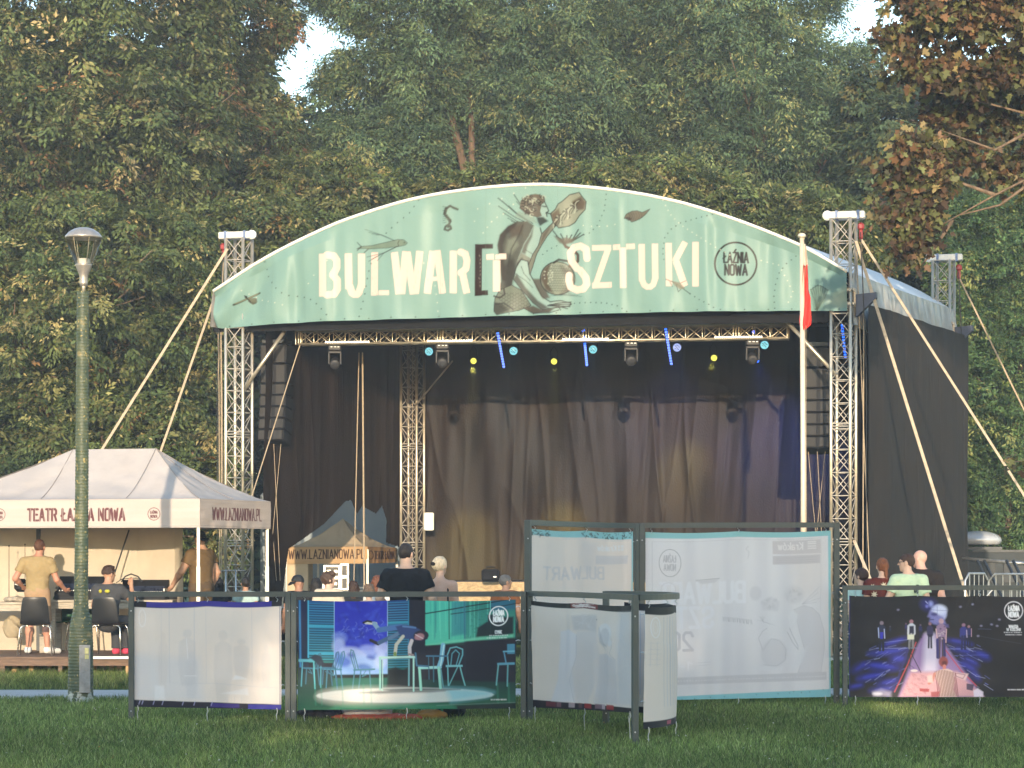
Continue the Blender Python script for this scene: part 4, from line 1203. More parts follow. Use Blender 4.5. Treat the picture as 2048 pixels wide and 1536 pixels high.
# round fish body with scales
bc.poly(Z3((640, 590), (700, 590), (720, 660), (740, 700), (700, 705), (660, 640)), BRO, .85, 4)
ball = [z3(782 + 98 * math.cos(t), 588 + 94 * math.sin(t)) for t in np.linspace(0, 6.28, 34)[:-1]]
bc.poly(ball, (142, 152, 136), 1)
bc.poly(Z3((684, 590), (700, 535), (745, 500), (728, 560), (730, 620), (760, 672), (715, 655)), (82, 66, 50), .9, 5); bc.poly(Z3((800, 520), (870, 540), (880, 600), (850, 665), (800, 680), (840, 610)), (74, 70, 60), .75, 9)
for i in range(9):
    for q in range(11):
        x, y = 735 + i * 14 + (7 if q % 2 else 0), 515 + q * 14
        if (x - 782) ** 2 / 90 ** 2 + (y - 588) ** 2 / 86 ** 2 < 1: bc.line([z3(x + 6 * math.cos(t), y + 6 * math.sin(t)) for t in np.linspace(.2, 2.9, 5)], .9, INK, .7)
for i in range(20):
    a, b = RNG.uniform(2.4, 4.2), RNG.uniform(.3, .9); bc.ell(*z3(782 + 90 * b * math.cos(a), 575 + 80 * b * math.sin(a)), 1.1, 1.1, (205, 214, 196), .85)
outl(ball, 2.0); bc.line(Z3((760, 500), (790, 482), (840, 490), (870, 525)), 4.2, DKB, .95)
bc.line(Z3((850, 520), (898, 490), (898, 455), (870, 425), (830, 408), (818, 388)), 5.6, (88, 72, 58)); bc.line(Z3((862, 518), (902, 490), (902, 450), (872, 420)), 1.4, INK)
for e in ((757, 318), (775, 348), (800, 335), (835, 345), (862, 340), (900, 310), (912, 330), (930, 338)):
    bc.line(Z3((818, 392), ((818 + e[0]) / 2 + 8, 366), e), 2.4, INK, .9)
bc.poly(Z3((760, 345), (795, 388), (825, 398), (865, 385), (900, 345), (862, 362), (830, 355), (800, 362)), (98, 92, 78), .85, 3)
for k in range(5): bc.line(Z3((740 + k * 25, 690 - k * 4), (800 + k * 30, 680 + k * 3)), 1.2, INK, .55)
# head, hair and beard
bc.poly(Z3((680, 145), (712, 160), (724, 186), (730, 205), (716, 214), (722, 236), (708, 262), (668, 240), (664, 190)), LGT, 1)
hair = Z3((565, 190), (572, 145), (605, 118), (655, 106), (706, 118), (712, 148), (690, 168), (682, 205), (692, 232), (660, 240), (610, 222))
bc.poly(hair, (104, 96, 82), 1); bc.poly(Z3((566, 185), (610, 200), (650, 232), (600, 222)), (70, 50, 38), .95, 3)
r3 = np.random.default_rng(8)
for i in range(44):
    x, y = r3.uniform(570, 706), r3.uniform(112, 232)
    if bool(in_poly(np.array(z3(x, y)[0]), np.array(z3(x, y)[1]), hair)):
        bc.line([z3(x + 11 * math.cos(t + i), y + 9 * math.sin(t * 1.1 + i)) for t in np.linspace(0, 4.2, 8)], 1.6, INK if i % 3 else (188, 196, 178), .85)
bc.line(Z3((706, 150), (724, 186), (732, 205), (717, 214), (722, 236)), 2.0, INK); bc.line(Z3((694, 176), (714, 180)), 2.2, INK)
bc.poly(Z3((660, 238), (700, 238), (730, 262), (705, 275), (680, 290), (668, 265)), DKB, .9, 3)
# conch shell and hands
shell = Z3((742, 220), (770, 195), (785, 165), (808, 150), (850, 112), (905, 98), (918, 118), (944, 150), (940, 195), (905, 232), (880, 270), (848, 290), (790, 302), (758, 270))
bc.poly(shell, (144, 150, 132), 1); bc.poly(Z3((865, 150), (915, 120), (942, 155), (934, 195), (895, 200), (862, 180)), (84, 68, 52), .9, 4); bc.poly(Z3((745, 225), (790, 190), (800, 240), (780, 290), (758, 270)), (92, 74, 56), .85, 4)
for i in range(20):
    t = i / 19
    bc.line([z3(770 + 130 * t + 12 * math.sin(q * 2.2 + i), 262 - 110 * t - 26 * q + 14 * q * q) for q in np.linspace(-1, 1.4, 9)], 1.5, INK if i % 3 else (196, 204, 186), .8)
outl(shell, 1.9); bc.line(Z3((715, 214), (745, 222)), 2.2, INK)
# letters
for st_ in ([(722, 463), (725, 713)], [(870, 460), (872, 668)], [(945, 460), (945, 660)], [(1022, 453), (1022, 705)], [(1140, 453), (1168, 698)], [(1206, 448), (1182, 696)], [(1214, 452), (1250, 698)], [(1288, 446), (1262, 696)],
            [(1362, 445), (1330, 694)], [(1385, 440), (1420, 693)], [(1482, 443), (1482, 692)], [(1738, 500), (1738, 682)]):
    bc.bar(z1(*st_[0]), z1(*st_[1]), 14.0, LET)
for st_ in ([(748, 470), (785, 474), (803, 500), (803, 545), (782, 585)], [(782, 588), (806, 615), (806, 670), (788, 698), (750, 704)], [(876, 650), (890, 690), (902, 698)], [(942, 645), (930, 688), (918, 698)], [(1524, 450), (1552, 462), (1562, 500), (1556, 548), (1526, 572)]):
    bc.line(Z1(*st_), 13.6, LET)
bc.bar(z1(1048, 690), z1(1110, 690), 9.5, LET); bc.bar(z1(1348, 612), z1(1408, 600), 8, LET); bc.bar(z1(1536, 575), z1(1562, 692), 13.6, LET)
bc.bar(z1(1678, 481), z1(1722, 479), 11, LET); bc.bar(z1(1750, 478), z1(1793, 476), 11, LET); bc.bar(z1(1730, 480), z1(1756, 480), 9, LET)
bc.bar(z1(1632, 406), z1(1630, 708), 14.5, LDK); bc.bar(z1(1620, 420), z1(1717, 418), 9.5, LDK); bc.bar(z1(1618, 692), z1(1688, 690), 9.5, LDK)
for k in range(9): bc.line(Z1((1640 + RNG.uniform(-8, 8), 470 + k * 22), (1641, 478 + k * 22)), 1.0, (190, 180, 160), .7)
for st_ in ([(475, 455), (470, 405), (440, 388), (405, 395), (384, 425), (390, 470), (420, 510)], [(438, 520), (468, 560), (474, 595), (455, 622), (420, 628), (386, 612), (376, 575), (378, 548)]):
    bc.line(Z2(*st_), 13.6, LET)
for a_, b_, w_ in (((502, 397), (608, 397), 11), ((592, 402), (520, 606), 12), ((503, 604), (611, 600), 11), ((618, 396), (658, 394), 11), ((690, 392), (738, 390), 11), ((672, 398), (675, 618), 12.5),
                 ((775, 378), (778, 580), 12.5), ((848, 376), (851, 572), 12.5), ((922, 372), (926, 608), 12.5), ((1012, 366), (955, 475), 12), ((962, 470), (1012, 608), 13), ((1069, 366), (1070, 610), 13)):
    bc.bar(z2(*a_), z2(*b_), w_, LET)
bc.line(Z2((779, 575), (790, 602), (806, 612)), 11.5, LET); bc.line(Z2((850, 568), (840, 600), (824, 612)), 11.5, LET)
# worn streaks in the letters
for i in range(60):
    if i < 34: x, y = z1(RNG.uniform(705, 1580), RNG.uniform(455, 700))
    else: x, y = z2(RNG.uniform(380, 1085), RNG.uniform(375, 610))
    bc.line([(x, y), (x + RNG.uniform(-.6, .6), y + RNG.uniform(2, 7))], .9, (176, 160, 138), .55)
# round emblem
bc.ring(*z2(1287, 484), 41.5, 42.6, 3.6, (48, 38, 28))
bc.text('ŁAŹNIA', *z2(1222, 478), 20.0, 3.6, (30, 26, 22), width=48.5)
bc.text('NOWA', *z2(1230, 546), 20.5, 3.9, (30, 26, 22), width=43.5)
# sea creatures
fish = Z1((918, 432), (945, 418), (1010, 412), (1100, 392), (1160, 378), (1195, 380), (1216, 398), (1205, 410), (1165, 420), (1090, 428), (1000, 432), (955, 430))
bc.poly(fish, (118, 136, 118), .9); bc.line(fish + fish[:1], 1.0, INK, .9)
for e in ((965, 318), (985, 335), (1005, 345), (1030, 352)): bc.line(Z1((1140, 385), (1060, 350), e), .9, INK, .75)
for e in ((985, 505), (1005, 492), (1040, 500), (975, 480)): bc.line(Z1((1160, 418), (1080, 455), e), 1.2, INK, .75)
bc.line(Z1((920, 395), (945, 420), (920, 442)), 1.4, INK); bc.line(Z1((960, 455), (985, 432)), 2.2, INK, .7); bc.ell(*z1(1198, 396), 1.2, 1.2, INK); bc.line(Z1((1168, 382), (1160, 400), (1166, 418)), 1.1, INK)
bc.line(Z1((1505, 200), (1480, 190), (1462, 180), (1440, 195), (1428, 225), (1448, 250), (1462, 262), (1458, 285), (1436, 300), (1430, 318), (1450, 324), (1468, 312), (1462, 298), (1450, 303)), 4.6, (70, 72, 62), .95)
bc.line(Z1((1440, 195), (1430, 225), (1450, 252), (1462, 270)), 6.2, (62, 62, 54), .9)
for k in range(9): bc.line(Z1((1418 + 3 * (k % 2), 182 + 12 * k), (1440, 188 + 11 * k)), 1.0, INK, .8)
for k in range(8): bc.line(Z1((1436, 205 + 12 * k), (1458, 203 + 12 * k)), .8, (150, 165, 145), .7)
sh = Z2((678, 238), (690, 215), (722, 198), (750, 196), (778, 205), (820, 186), (800, 212), (778, 232), (745, 250), (720, 258), (700, 236))
bc.poly(sh, (108, 100, 84), .95); bc.line(sh + sh[:1], 1.1, INK)
for k in range(6): bc.line(Z2((700 + k * 14, 206), (712 + k * 13, 226), (705 + k * 11, 248)), 1.0, INK, .75)
bc.poly(Z2((680, 236), (700, 228), (722, 240), (705, 252)), (66, 48, 40), .9)
bc.line(Z1((195, 760), (262, 725), (340, 688)), 3.6, (70, 74, 62)); bc.line(Z1((205, 752), (330, 692)), 1.2, (150, 150, 120))
bc.poly(Z1((270, 720), (320, 715), (326, 742), (300, 758), (272, 738)), (104, 104, 84), .95); bc.line(Z1((255, 705), (285, 740)), 2.2, INK); bc.ell(*z1(262, 712), 2.6, 2.6, INK); bc.line(Z1((285, 745), (318, 748)), 1.2, INK)
bc.line(Z2((908, 570), (960, 592), (1040, 650)), 1.5, INK, .9); bc.poly(Z2((940, 580), (985, 588), (1012, 620), (985, 625), (955, 605)), (128, 120, 98), .8); bc.line(Z2((965, 600), (975, 640), (990, 625)), 1.0, INK); bc.line(Z2((990, 590), (1018, 578)), 1.0, INK); bc.line(Z2((930, 585), (945, 612)), 1.0, INK)
for k in range(8):
    t = k / 7; x = 1692 + 98 * t
    bc.line(Z2((1728, 740), (1712 + 58 * t, 670), (x, 612 - 16 * math.sin(t * 3.14) + 24 * abs(t - .4))), 1.2, INK, .8)
bc.line([z2(1692 + 98 * k / 14, 612 - 16 * math.sin(k / 14 * 3.14) + 24 * abs(k / 14 - .4) + (5 if k % 2 else 0)) for k in range(15)], 1.3, INK, .85)
bc.poly(Z2((1690, 620), (1740, 600), (1788, 625), (1770, 700), (1735, 742), (1708, 735)), (98, 112, 92), .45, 4)
# dotted lines
def dots(pts, step, r_, col):
    p = np.array(pts, float); seg = np.hypot(*np.diff(p, axis=0).T); cum = np.concatenate([[0], np.cumsum(seg)])
    for s_ in np.arange(0, cum[-1], step):
        bc.ell(np.interp(s_, cum, p[:, 0]), np.interp(s_, cum, p[:, 1]), r_, r_, col, .95, n=10)
BK, WH = (22, 22, 22), (226, 224, 205)
dots(Z1((1280, 148), (1225, 225), (1150, 285), (1080, 350)), 15.5, 1.35, BK)
dots(Z1((1000, 518), (985, 570), (975, 625), (962, 710), (945, 770), (925, 850)), 15.5, 1.35, BK)
dots(Z1((378, 508), (395, 590), (440, 655), (500, 705), (580, 710), (640, 722), (700, 765), (755, 830)), 15, 1.35, BK)
dots(Z2((580, 105), (570, 190), (535, 270), (490, 315), (435, 335)), 11, 1.25, BK); dots(Z2((310, 388), (270, 405), (230, 435)), 11, 1.2, BK)
dots(Z2((1160, 215), (1070, 238), (985, 262), (930, 300), (900, 345), (890, 420), (900, 480)), 11, 1.25, BK)
dots(Z2((405, 700), (500, 695), (590, 702), (650, 718), (695, 748)), 11, 1.25, BK); dots(Z2((1040, 650), (1090, 682), (1150, 712), (1190, 740)), 11, 1.25, BK)
dots(Z2((1615, 442), (1565, 480), (1525, 530), (1505, 590), (1495, 660), (1500, 740)), 12, 1.3, BK)
dots(Z1((790, 460), (690, 560), (640, 630), (610, 680)), 20, 1.2, WH); dots(Z1((1310, 515), (1370, 620), (1385, 720), (1395, 830)), 17, 1.2, WH)
dots(Z1((1905, 75), (1720, 160), (1625, 200), (1600, 300)), 26, 1.2, WH); dots(Z1((1660, 340), (1720, 260), (1790, 220), (1840, 165)), 14, 1.2, WH)
dots(Z2((890, 140), (930, 215), (985, 270), (1060, 320), (1170, 390), (1280, 450)), 11, 1.1, WH); dots(Z2((1425, 465), (1520, 490), (1560, 560), (1600, 640), (1570, 700)), 12, 1.2, WH)
dots(Z2((455, 275), (520, 282), (600, 278), (650, 265)), 16, 1.2, WH); dots(Z1((240, 675), (350, 730), (430, 745), (500, 765)), 15, 1.2, WH)
for px in range(455, 1690, 47):
    bc.ell(px, float(curve(BOT, px)) - 3.5, 1.3, 1.3, (40, 40, 38), .9)
for px in (545, 665, 782, 880, 972, 1115, 1256, 1350, 1450, 1545):
    bc.line([(px, 372), (px + 1, 655)], .8, (118, 142, 126), .35)
nx_, ny_ = 900, 150
xs2 = np.linspace(427.5, 1693.5, nx_); yt = np.interp(xs2, xs, ty) + 1.5; yb = curve(BOT, xs2)
v = np.linspace(0, 1, ny_)[:, None]
PYg = yb[None] * (1 - v) + yt[None] * v; PXg = np.repeat(xs2[None], ny_, 0)
# geometry: vertical folds pulled from the top edge, deeper near the ends
D0 = -.30
k = (PXg - CX) / F
uu = (k * (LF.y + D0 * V_.y) - LF.x - D0 * V_.x) / (U.x - k * U.y)
X = LF.x + uu * U.x + D0 * V_.x; Yw = LF.y + uu * U.y + D0 * V_.y; Z = CH + (HZ - PYg) * Yw / F
fd = .034 * (vnoise(uu * 2.3, 31) - .5) * 2 + .014 * (vnoise(uu * 5.5, 32) - .5) * 2 + .05 * (vnoise2(uu * .9 + v * .5, v * 1.1, 33) - .5)
endk = np.exp(-uu / 1.8) + np.exp(-(WID - uu) / 1.5)
diagf = .06 * np.sin((uu * 2.2 + (1 - v) * 1.6) * 2.6) * np.exp(-uu / 1.6) + .035 * np.sin((uu * 3 - v * 2.0) * 2.2) * np.exp(-(WID - uu) / 1.2)
ripple = .035 * np.sin(uu * 6.3 + 3 * vnoise(uu * .8, 5)) * np.clip(1 - v * 3.2, 0, 1) ** 2
sw = .02 * np.maximum(0, np.sin(uu * 4.4 + 2.2 * vnoise(uu * 1.3, 8) + .5 * v)) ** 6
fold = (fd * (1 + endk) + diagf + ripple + sw) * np.minimum(1, (1 - v) * 7 + .05)
G = np.stack([X + NRM.x * fold, Yw + NRM.y * fold, Z], -1)
me = grid_mesh('stage_banner', G)
set_col(me, bc.at(PXg.ravel(), PYg.ravel()))
BANNER = printed('printed_banner_vinyl', .38, .13, .05, .58, .15)
tag(link_mesh('stage_banner', me, BANNER, None, S(5.6, -.3, 5.6)), 'pale green arched banner reading BULWART SZTUKI with a merman drawing, on the roof front', 'banner')
# ------------------------------------------------------------------ pop-up tents
def patch(name, a, b, c, d, n, m, parent, mat, pw=1.4, wr=.012, seed=1, sag=0.0):
    """roof patch: eave a-b, ridge d-c; concave profile"""
    a, b, c, d = [np.array(q, float) for q in (a, b, c, d)]
    s = np.linspace(0, 1, n)[None, :, None]; t = np.linspace(0, 1, m)[:, None, None]
    e = a + (b - a) * s; r = d + (c - d) * s
    G = e + (r - e) * t
    G[..., 2] = (e + (r - e) * t ** pw)[..., 2]
    ss, tt = np.broadcast_arrays(s[..., 0], t[..., 0])
    G[..., 2] += 1.6 * wr * (vnoise2(ss * 9 + tt * 4, tt * 5 - ss * 3, seed) - .5) * 2 * np.sin(np.pi * np.clip(tt, 0, 1)) - sag * np.sin(np.pi * ss) * np.sin(np.pi * tt)
    return link_mesh(name, grid_mesh(name, G), mat, parent)
def valance(name, a0, b0, a1, b1, cv, cxy, parent, mat, n=200, m=26, seed=1, wr=.012):
    """a0-b0 top edge, a1-b1 bottom edge; cv canvas sampled over cxy = (x0,x1,y0,y1)"""
    a0, b0, a1, b1 = [np.array(q, float) for q in (a0, b0, a1, b1)]
    s = np.linspace(0, 1, n)[None, :, None]; t = np.linspace(0, 1, m)[:, None, None]
    top = a0 + (b0 - a0) * s; bot = a1 + (b1 - a1) * s
    G = top + (bot - top) * t
    dr = b0 - a0; nn = np.array([dr[1], -dr[0], 0]); nn /= np.linalg.norm(nn)
    ss, tt = np.broadcast_arrays(s[..., 0], t[..., 0])
    G = G + nn * (wr * (vnoise2(ss * 14, tt * 2.2, seed) - .5) * 2 * (.3 + tt) + wr * .6 * (vnoise2(ss * 3, tt * 9, seed + 4) - .5))[..., None]
    me = grid_mesh(name, G)
    set_col(me, cv.at((cxy[0] + (cxy[1] - cxy[0]) * ss).ravel(), (cxy[2] + (cxy[3] - cxy[2]) * tt).ravel()))
    return link_mesh(name, me, mat, parent)
VAL = printed('printed_tent_valance', .8, .2, .1, .80, .15)
INKT = (112, 70, 72)
YA, YB, YC = 36.3, 38.6, 37.35
A0, A1 = P(400, 997, YA), P(400, 1055, YA)
B0, B1 = P(541, 1003, YB), P(541, 1058, YB)
C0, C1 = P(-165, 1001, YC), P(-165, 1056.5, YC)
D0_, D1_ = C0 + (B0 - A0), C1 + (B1 - A1)
RR_ = P(312, 897, 37.6); RL_ = P(146, 899, 38.05)
tt_ = thing('market_tent', 'large off-white pop-up tent lettered TEATR ŁAŹNIA NOWA over the sound desk', 'tent', (P(230, 0, 37.5).x, 37.5, 0))
patch('canopy', C0, A0, RR_, RL_, 60, 26, tt_, TENTROOF, 1.30, .016, 3, .03)
patch('canopy', A0, B0, RR_, RR_, 30, 26, tt_, TENTROOF, 1.30, .014, 5, .02)
patch('canopy', B0, D0_, RL_, RR_, 40, 16, tt_, TENTROOF, 1.30, .014, 7, .02)
patch('canopy', D0_, C0, RL_, RL_, 20, 16, tt_, TENTROOF, 1.30, .014, 9, .02)
seam = MB()
def hip(a, r, pw, off=(0, -.006, .006)):
    a, r = np.array(a), np.array(r)
    return [tuple(np.array([*(a + (r - a) * t)[:2], (a + (r - a) * t ** pw)[2]]) + np.array(off)) for t in np.linspace(.03, 1, 12)]
def mid_seam(a, b, r, s, pw=1.3):
    e = np.array(a) + (np.array(b) - np.array(a)) * s
    return hip(e, r, pw)
SEAMT = MT('grey_seam_tape', (.26, .22, .20), .8)
for q in (hip(A0, RR_, 1.3), mid_seam(C0, A0, RR_, .74), mid_seam(C0, A0, RL_, .44), mid_seam(A0, B0, RR_, .5)): MB().path(q, .005, 5).build('seam', SEAMT, tt_)
cv = Canvas(-165, 992, 402, 1060, 2.0, (206, 192, 184)); cv.speckle(.08, 90, 14, 3)
cv.text('TEATR ŁAŹNIA NOWA', 60, 1040, 22.5, 4.6, INKT, width=192)
for x in np.arange(63, 250, 9.2): cv.line([(x + 2, 1016), (x + 2, 1041)], .9, (206, 192, 184), .85)
for lx in (310, 2):
    cv.ring(lx, 1028, 11.8, 12.2, 1.3, INKT); cv.text('ŁAŹNIA', lx - 7, 1027, 5.2, 1.3, INKT, width=14); cv.text('NOWA', lx - 6.5, 1035.5, 5.6, 1.3, INKT, width=13)
cv.line([(-165, 1000), (402, 998)], .7, (178, 162, 152), .7); cv.line([(-165, 1054), (402, 1052)], .8, (150, 134, 126), .8)
valance('valance', C0, A0, C1, A1, cv, (-165, 400, 998, 1055), tt_, VAL, 700, 60, 2)
cv = Canvas(400, 992, 542, 1060, 2.4, (200, 182, 170)); cv.speckle(.12, 60, 10, 5)
cv.text('WWW.LAZNIANOWA.PL', 424, 1039.5, 24, 2.3, INKT, width=97)
for x in np.arange(427, 520, 5.3): cv.line([(x, 1013), (x, 1041)], .6, (200, 182, 170), .7)
cv.line([(400, 999), (542, 1001)], .7, (170, 150, 138), .7); cv.line([(400, 1052), (542, 1054)], .8, (150, 130, 120), .8)
valance('valance', A0, B0, A1, B1, cv, (400, 541, 998, 1056), tt_, VAL, 260, 60, 4, .014)
cvp = Canvas(0, 0, 10, 10, 2, (200, 186, 176))
valance('valance', B0, D0_, B1, D1_, cvp, (1, 9, 1, 9), tt_, VAL, 40, 8, 6)
valance('valance', D0_, C0, D1_, C1, cvp, (1, 9, 1, 9), tt_, VAL, 40, 8, 8)
LEGM = MT('cream_tent_leg', (.62, .57, .47), .5, .2, .1, 9)
for q in (A1, B1, C1, D1_):
    c = Vector(q); m = MB(); ix = ((P(230, 0, 37.5).x - c.x) * .02); m.box((c.x + ix, c.y + (.05 if c.y < 38 else -.05), (c.z + .3) / 2), (.042, .042, c.z + .3)); c = Vector((c.x + ix - .015, c.y + (.03 if c.y < 38 else -.07), c.z)); lg = m.build('leg', LEGM, tt_)
    MB().box((c.x + .015, c.y + .02, 1.25), (.052, .052, .75)).build('lower_sleeve', LEGM, lg)
    MB().box((c.x + .015, c.y + .02, .012), (.14, .14, .02)).build('foot_plate', STEEL, lg)
m = MB()
for p, q in ((A1, C1), (A1, B1), (B1, D1_), (D1_, C1)):
    n_ = 4; ce = Vector((P(230, 0, 37.5).x, 37.9, 0)); p = p + (ce - p.xy.to_3d()).normalized() * .09; q = q + (ce - q.xy.to_3d()).normalized() * .09
    for k in range(n_):
        a_, b_ = p.lerp(q, k / n_), p.lerp(q, (k + 1) / n_)
        m.tube(a_ + Vector((0, 0, .28)), b_ + Vector((0, 0, .02)), .010, n=5); m.tube(a_ + Vector((0, 0, .02)), b_ + Vector((0, 0, .28)), .010, n=5)
m.build('scissor_frame', ALU_DULL, tt_)
pm_ = MB(); p = P(77, 1058, 38.5); pm_.box((p.x, p.y, p.z / 2), (.06, .05, p.z)); pm_.build('middle_pole', DARKMETAL, tt_)
pm_ = MB(); pm_.tube(P(258, 1060, 38.4), P(228, 1150, 38.2), .012); pm_.build('tension_strut', DARKMETAL, tt_)
# rear wall of the tent, creased cloth
def wall(name, pts, z0, z1, mat, parent, seed, n=160, m=60, amp=.035):
    """pts plan polyline"""
    pts = np.array(pts, float); seg = np.concatenate([[0], np.cumsum(np.hypot(*np.diff(pts, axis=0).T))])
    s = np.linspace(0, seg[-1], n); X = np.interp(s, seg, pts[:, 0]); Yv = np.interp(s, seg, pts[:, 1])
    v = np.linspace(0, 1, m)[:, None]
    f = amp * (vnoise2(s[None] * 1.2 + v * 1.8, v * 2.6 - s[None] * .6, seed) - .5) * 2 + amp * .5 * (vnoise2(s[None] * 3.6 - v * 3.1, v * 4.2 + s[None], seed + 2) - .5) * 2 + .02 * np.abs(np.sin(s[None] * 2.1 + v * 2.5)) ** 8
    G = np.stack([np.repeat(X[None], m, 0), Yv[None] + f, np.repeat(z0 + (z1 - z0) * v, n, 1)], -1)
    return link_mesh(name, grid_mesh(name, G), mat, parent)
wall('rear_wall', [(P(-190, 0, 38.8).x, 38.85), (P(60, 0, 38.8).x, 38.8), (P(275, 0, 38.8).x, 38.75), (P(352, 0, 38.6).x, 38.45), (P(368, 0, 38.3).x, 38.2)], .25, 2.36, CREAMCLOTH, tt_, 5, 260, 110, .06)

# small beige tent seen through the torn side curtain
ts = thing('market_tent', 'small beige pop-up tent behind the opening in the left stage curtain', 'tent', (P(690, 0, 52.2).x, 52.2, 0))
a0, a1 = P(572, 1094, 51.4), P(572, 1128, 51.4)
b0, b1 = P(735, 1093, 51.6), P(735, 1127, 51.6)
c0, c1 = P(794, 1096, 53.2), P(794, 1125, 53.2)
d0, d1 = a0 + (c0 - b0), a1 + (c1 - b1)
pk = P(686, 1037, 52.3)
for i, (e, f) in enumerate(((a0, b0), (b0, c0), (c0, d0), (d0, a0))):
    patch('canopy', e, f, pk, pk, 26, 20, ts, TENTBEIGE, 1.55, .01, 11 + i, .02)
cv = Canvas(572, 1090, 736, 1130, 2.4, (196, 160, 118)); cv.speckle(.1, 50, 10, 6)
cv.text('WWW.LAZNIANOWA.PL', 578, 1117.5, 17.5, 2.3, (70, 44, 34), width=150)
for x in np.arange(582, 728, 8.6): cv.line([(x, 1099), (x, 1119)], .7, (196, 160, 118), .75)
valance('valance', a0, b0, a1, b1, cv, (572, 735, 1094, 1128), ts, VAL, 320, 50, 3, .012)
cv = Canvas(735, 1090, 795, 1130, 2.4, (170, 132, 92)); cv.speckle(.12, 40, 10, 7)
cv.ring(742, 1110, 4.2, 8.5, 1.5, (80, 52, 40)); cv.text('TEATR ŁAŹNIA', 749, 1118, 16, 2.0, (80, 52, 40), width=40)
valance('valance', b0, c0, b1, c1, cv, (735, 794, 1093, 1127), ts, VAL, 120, 40, 5, .012)
valance('valance', c0, d0, c1, d1, cv, (737, 739, 1095, 1097), ts, VAL, 20, 6, 6)
valance('valance', d0, a0, d1, a1, cv, (737, 739, 1095, 1097), ts, VAL, 20, 6, 7)
for q in (a1, b1, c1, d1):
    MB().box((q.x, q.y + .02, q.z / 2 + .15), (.045, .045, q.z + .28)).build('leg', LEGM, ts)
wall('side_wall', [(a1.x - .02, a1.y + .03), (a1.x + .45, a1.y + .06), (a1.x + .52, a1.y + .4)], .2, a1.z + .05, MT('beige_tent_wall', (.48, .37, .24), .8, 0, .1, 2, .3, 8), ts, 12, 40, 30, .03)
# grey lorry body behind the small tent
lo = thing('box_lorry', 'grey lorry box standing behind the small beige tent, seen through the curtain opening', 'lorry', (P(680, 0, 56).x, 56, 0))
LGREY = MT('grey_lorry_panel', (.25, .29, .31), .6, 0, .08, 2)
x0, x1 = P(520, 0, 55).x, P(800, 0, 55).x
MB().box(((x0 + x1) / 2, 56.2, 1.95), (x1 - x0, 2.4, 2.6), bev=.06).build('cargo_box', LGREY, lo)
m = MB()
for k in range(5): m.box((x0 + (k + .5) * (x1 - x0) / 5, 54.985, 1.95), (.05, .03, 2.4))
m.build('panel_rib', LGREY, lo)
for xx in (x0 + .6, x1 - .6):
    m = MB(); m.lathe((xx, 55.1, .45), [(.12, -.0), (.42, .02), (.45, .08), (.45, .24), (.4, .28)], 20, axis=(0, 1, 0)); m.build('wheel', BLACKP, lo, smooth=True)
MB().box(((x0 + x1) / 2, 56.2, .58), (x1 - x0, 2.0, .16)).build('chassis', DARKMETAL, lo)

# flight cases under the small tent
CASEB = MT('black_case_laminate', (.03, .026, .022), .5, 0, .25, 12)
CASEE = MT('pale_gold_case_edge', (.62, .58, .46), .4, .5, .1, 12)  # one even pale gold tone for the metal edges
def case(px0, px1, py0, py1, Y, label, zfloor=None):
    a, b = P(px0, py1, Y), P(px1, py0, Y)
    c = (a + b) / 2; w_, h_ = abs(b.x - a.x), abs(b.z - a.z)
    t = thing('flight_case', label, 'flight case', (c.x, Y + .2, a.z), 0, 'flight cases under the small tent')
    MB().box((c.x, Y + .22, c.z), (w_, .42, h_)).build('body', CASEB, t)
    m = MB(); r_ = .022
    for sx in (-1, 1): m.box((c.x + sx * (w_ / 2 - r_ / 2), Y - .0, c.z), (r_ * 1.6, .03, h_ + .01))
    for sz in (-1, 1): m.box((c.x, Y - .002, c.z + sz * (h_ / 2 - r_ / 2)), (w_ + .01, .03, r_ * 1.6))
    m.build('edge_profile', CASEE, t)
    m = MB(); m.box((c.x - w_ * .2, Y - .015, c.z), (.09, .03, .075), bev=.008); m.box((c.x + w_ * .24, Y - .015, c.z), (.08, .03, .07), bev=.008); m.build('latch', CASEE, t)
case(580, 640, 1186, 1240, 50.9, 'black flight case lowest of the left pile under the small tent')
tbl = MB(); a = P(640, 1180, 51.0); b = P(735, 1180, 51.0)
tb = thing('folding_table', 'dark folding table carrying the black flight cases under the small tent', 'table', ((a.x + b.x) / 2, 51.2, 0))
MB().box(((a.x + b.x) / 2, 51.25, a.z - .02), (b.x - a.x, .6, .04)).build('table_top', DARKMETAL, tb)
for xx in (a.x + .04, b.x - .04):
    for yy in (51.0, 51.5): MB().box((xx, yy, (a.z - .04) / 2), (.035, .035, a.z - .04)).build('leg', DARKMETAL, tb)
case(648, 680, 1131, 1155, 51.05, 'black flight case with light edges, topmost of the stack under the small tent')
case(681, 697, 1128, 1179.5, 51.05, 'tall narrow black flight case right of the stack under the small tent')
case(646, 680, 1155.4, 1179.5, 51.05, 'black flight case beneath the topmost one under the small tent')
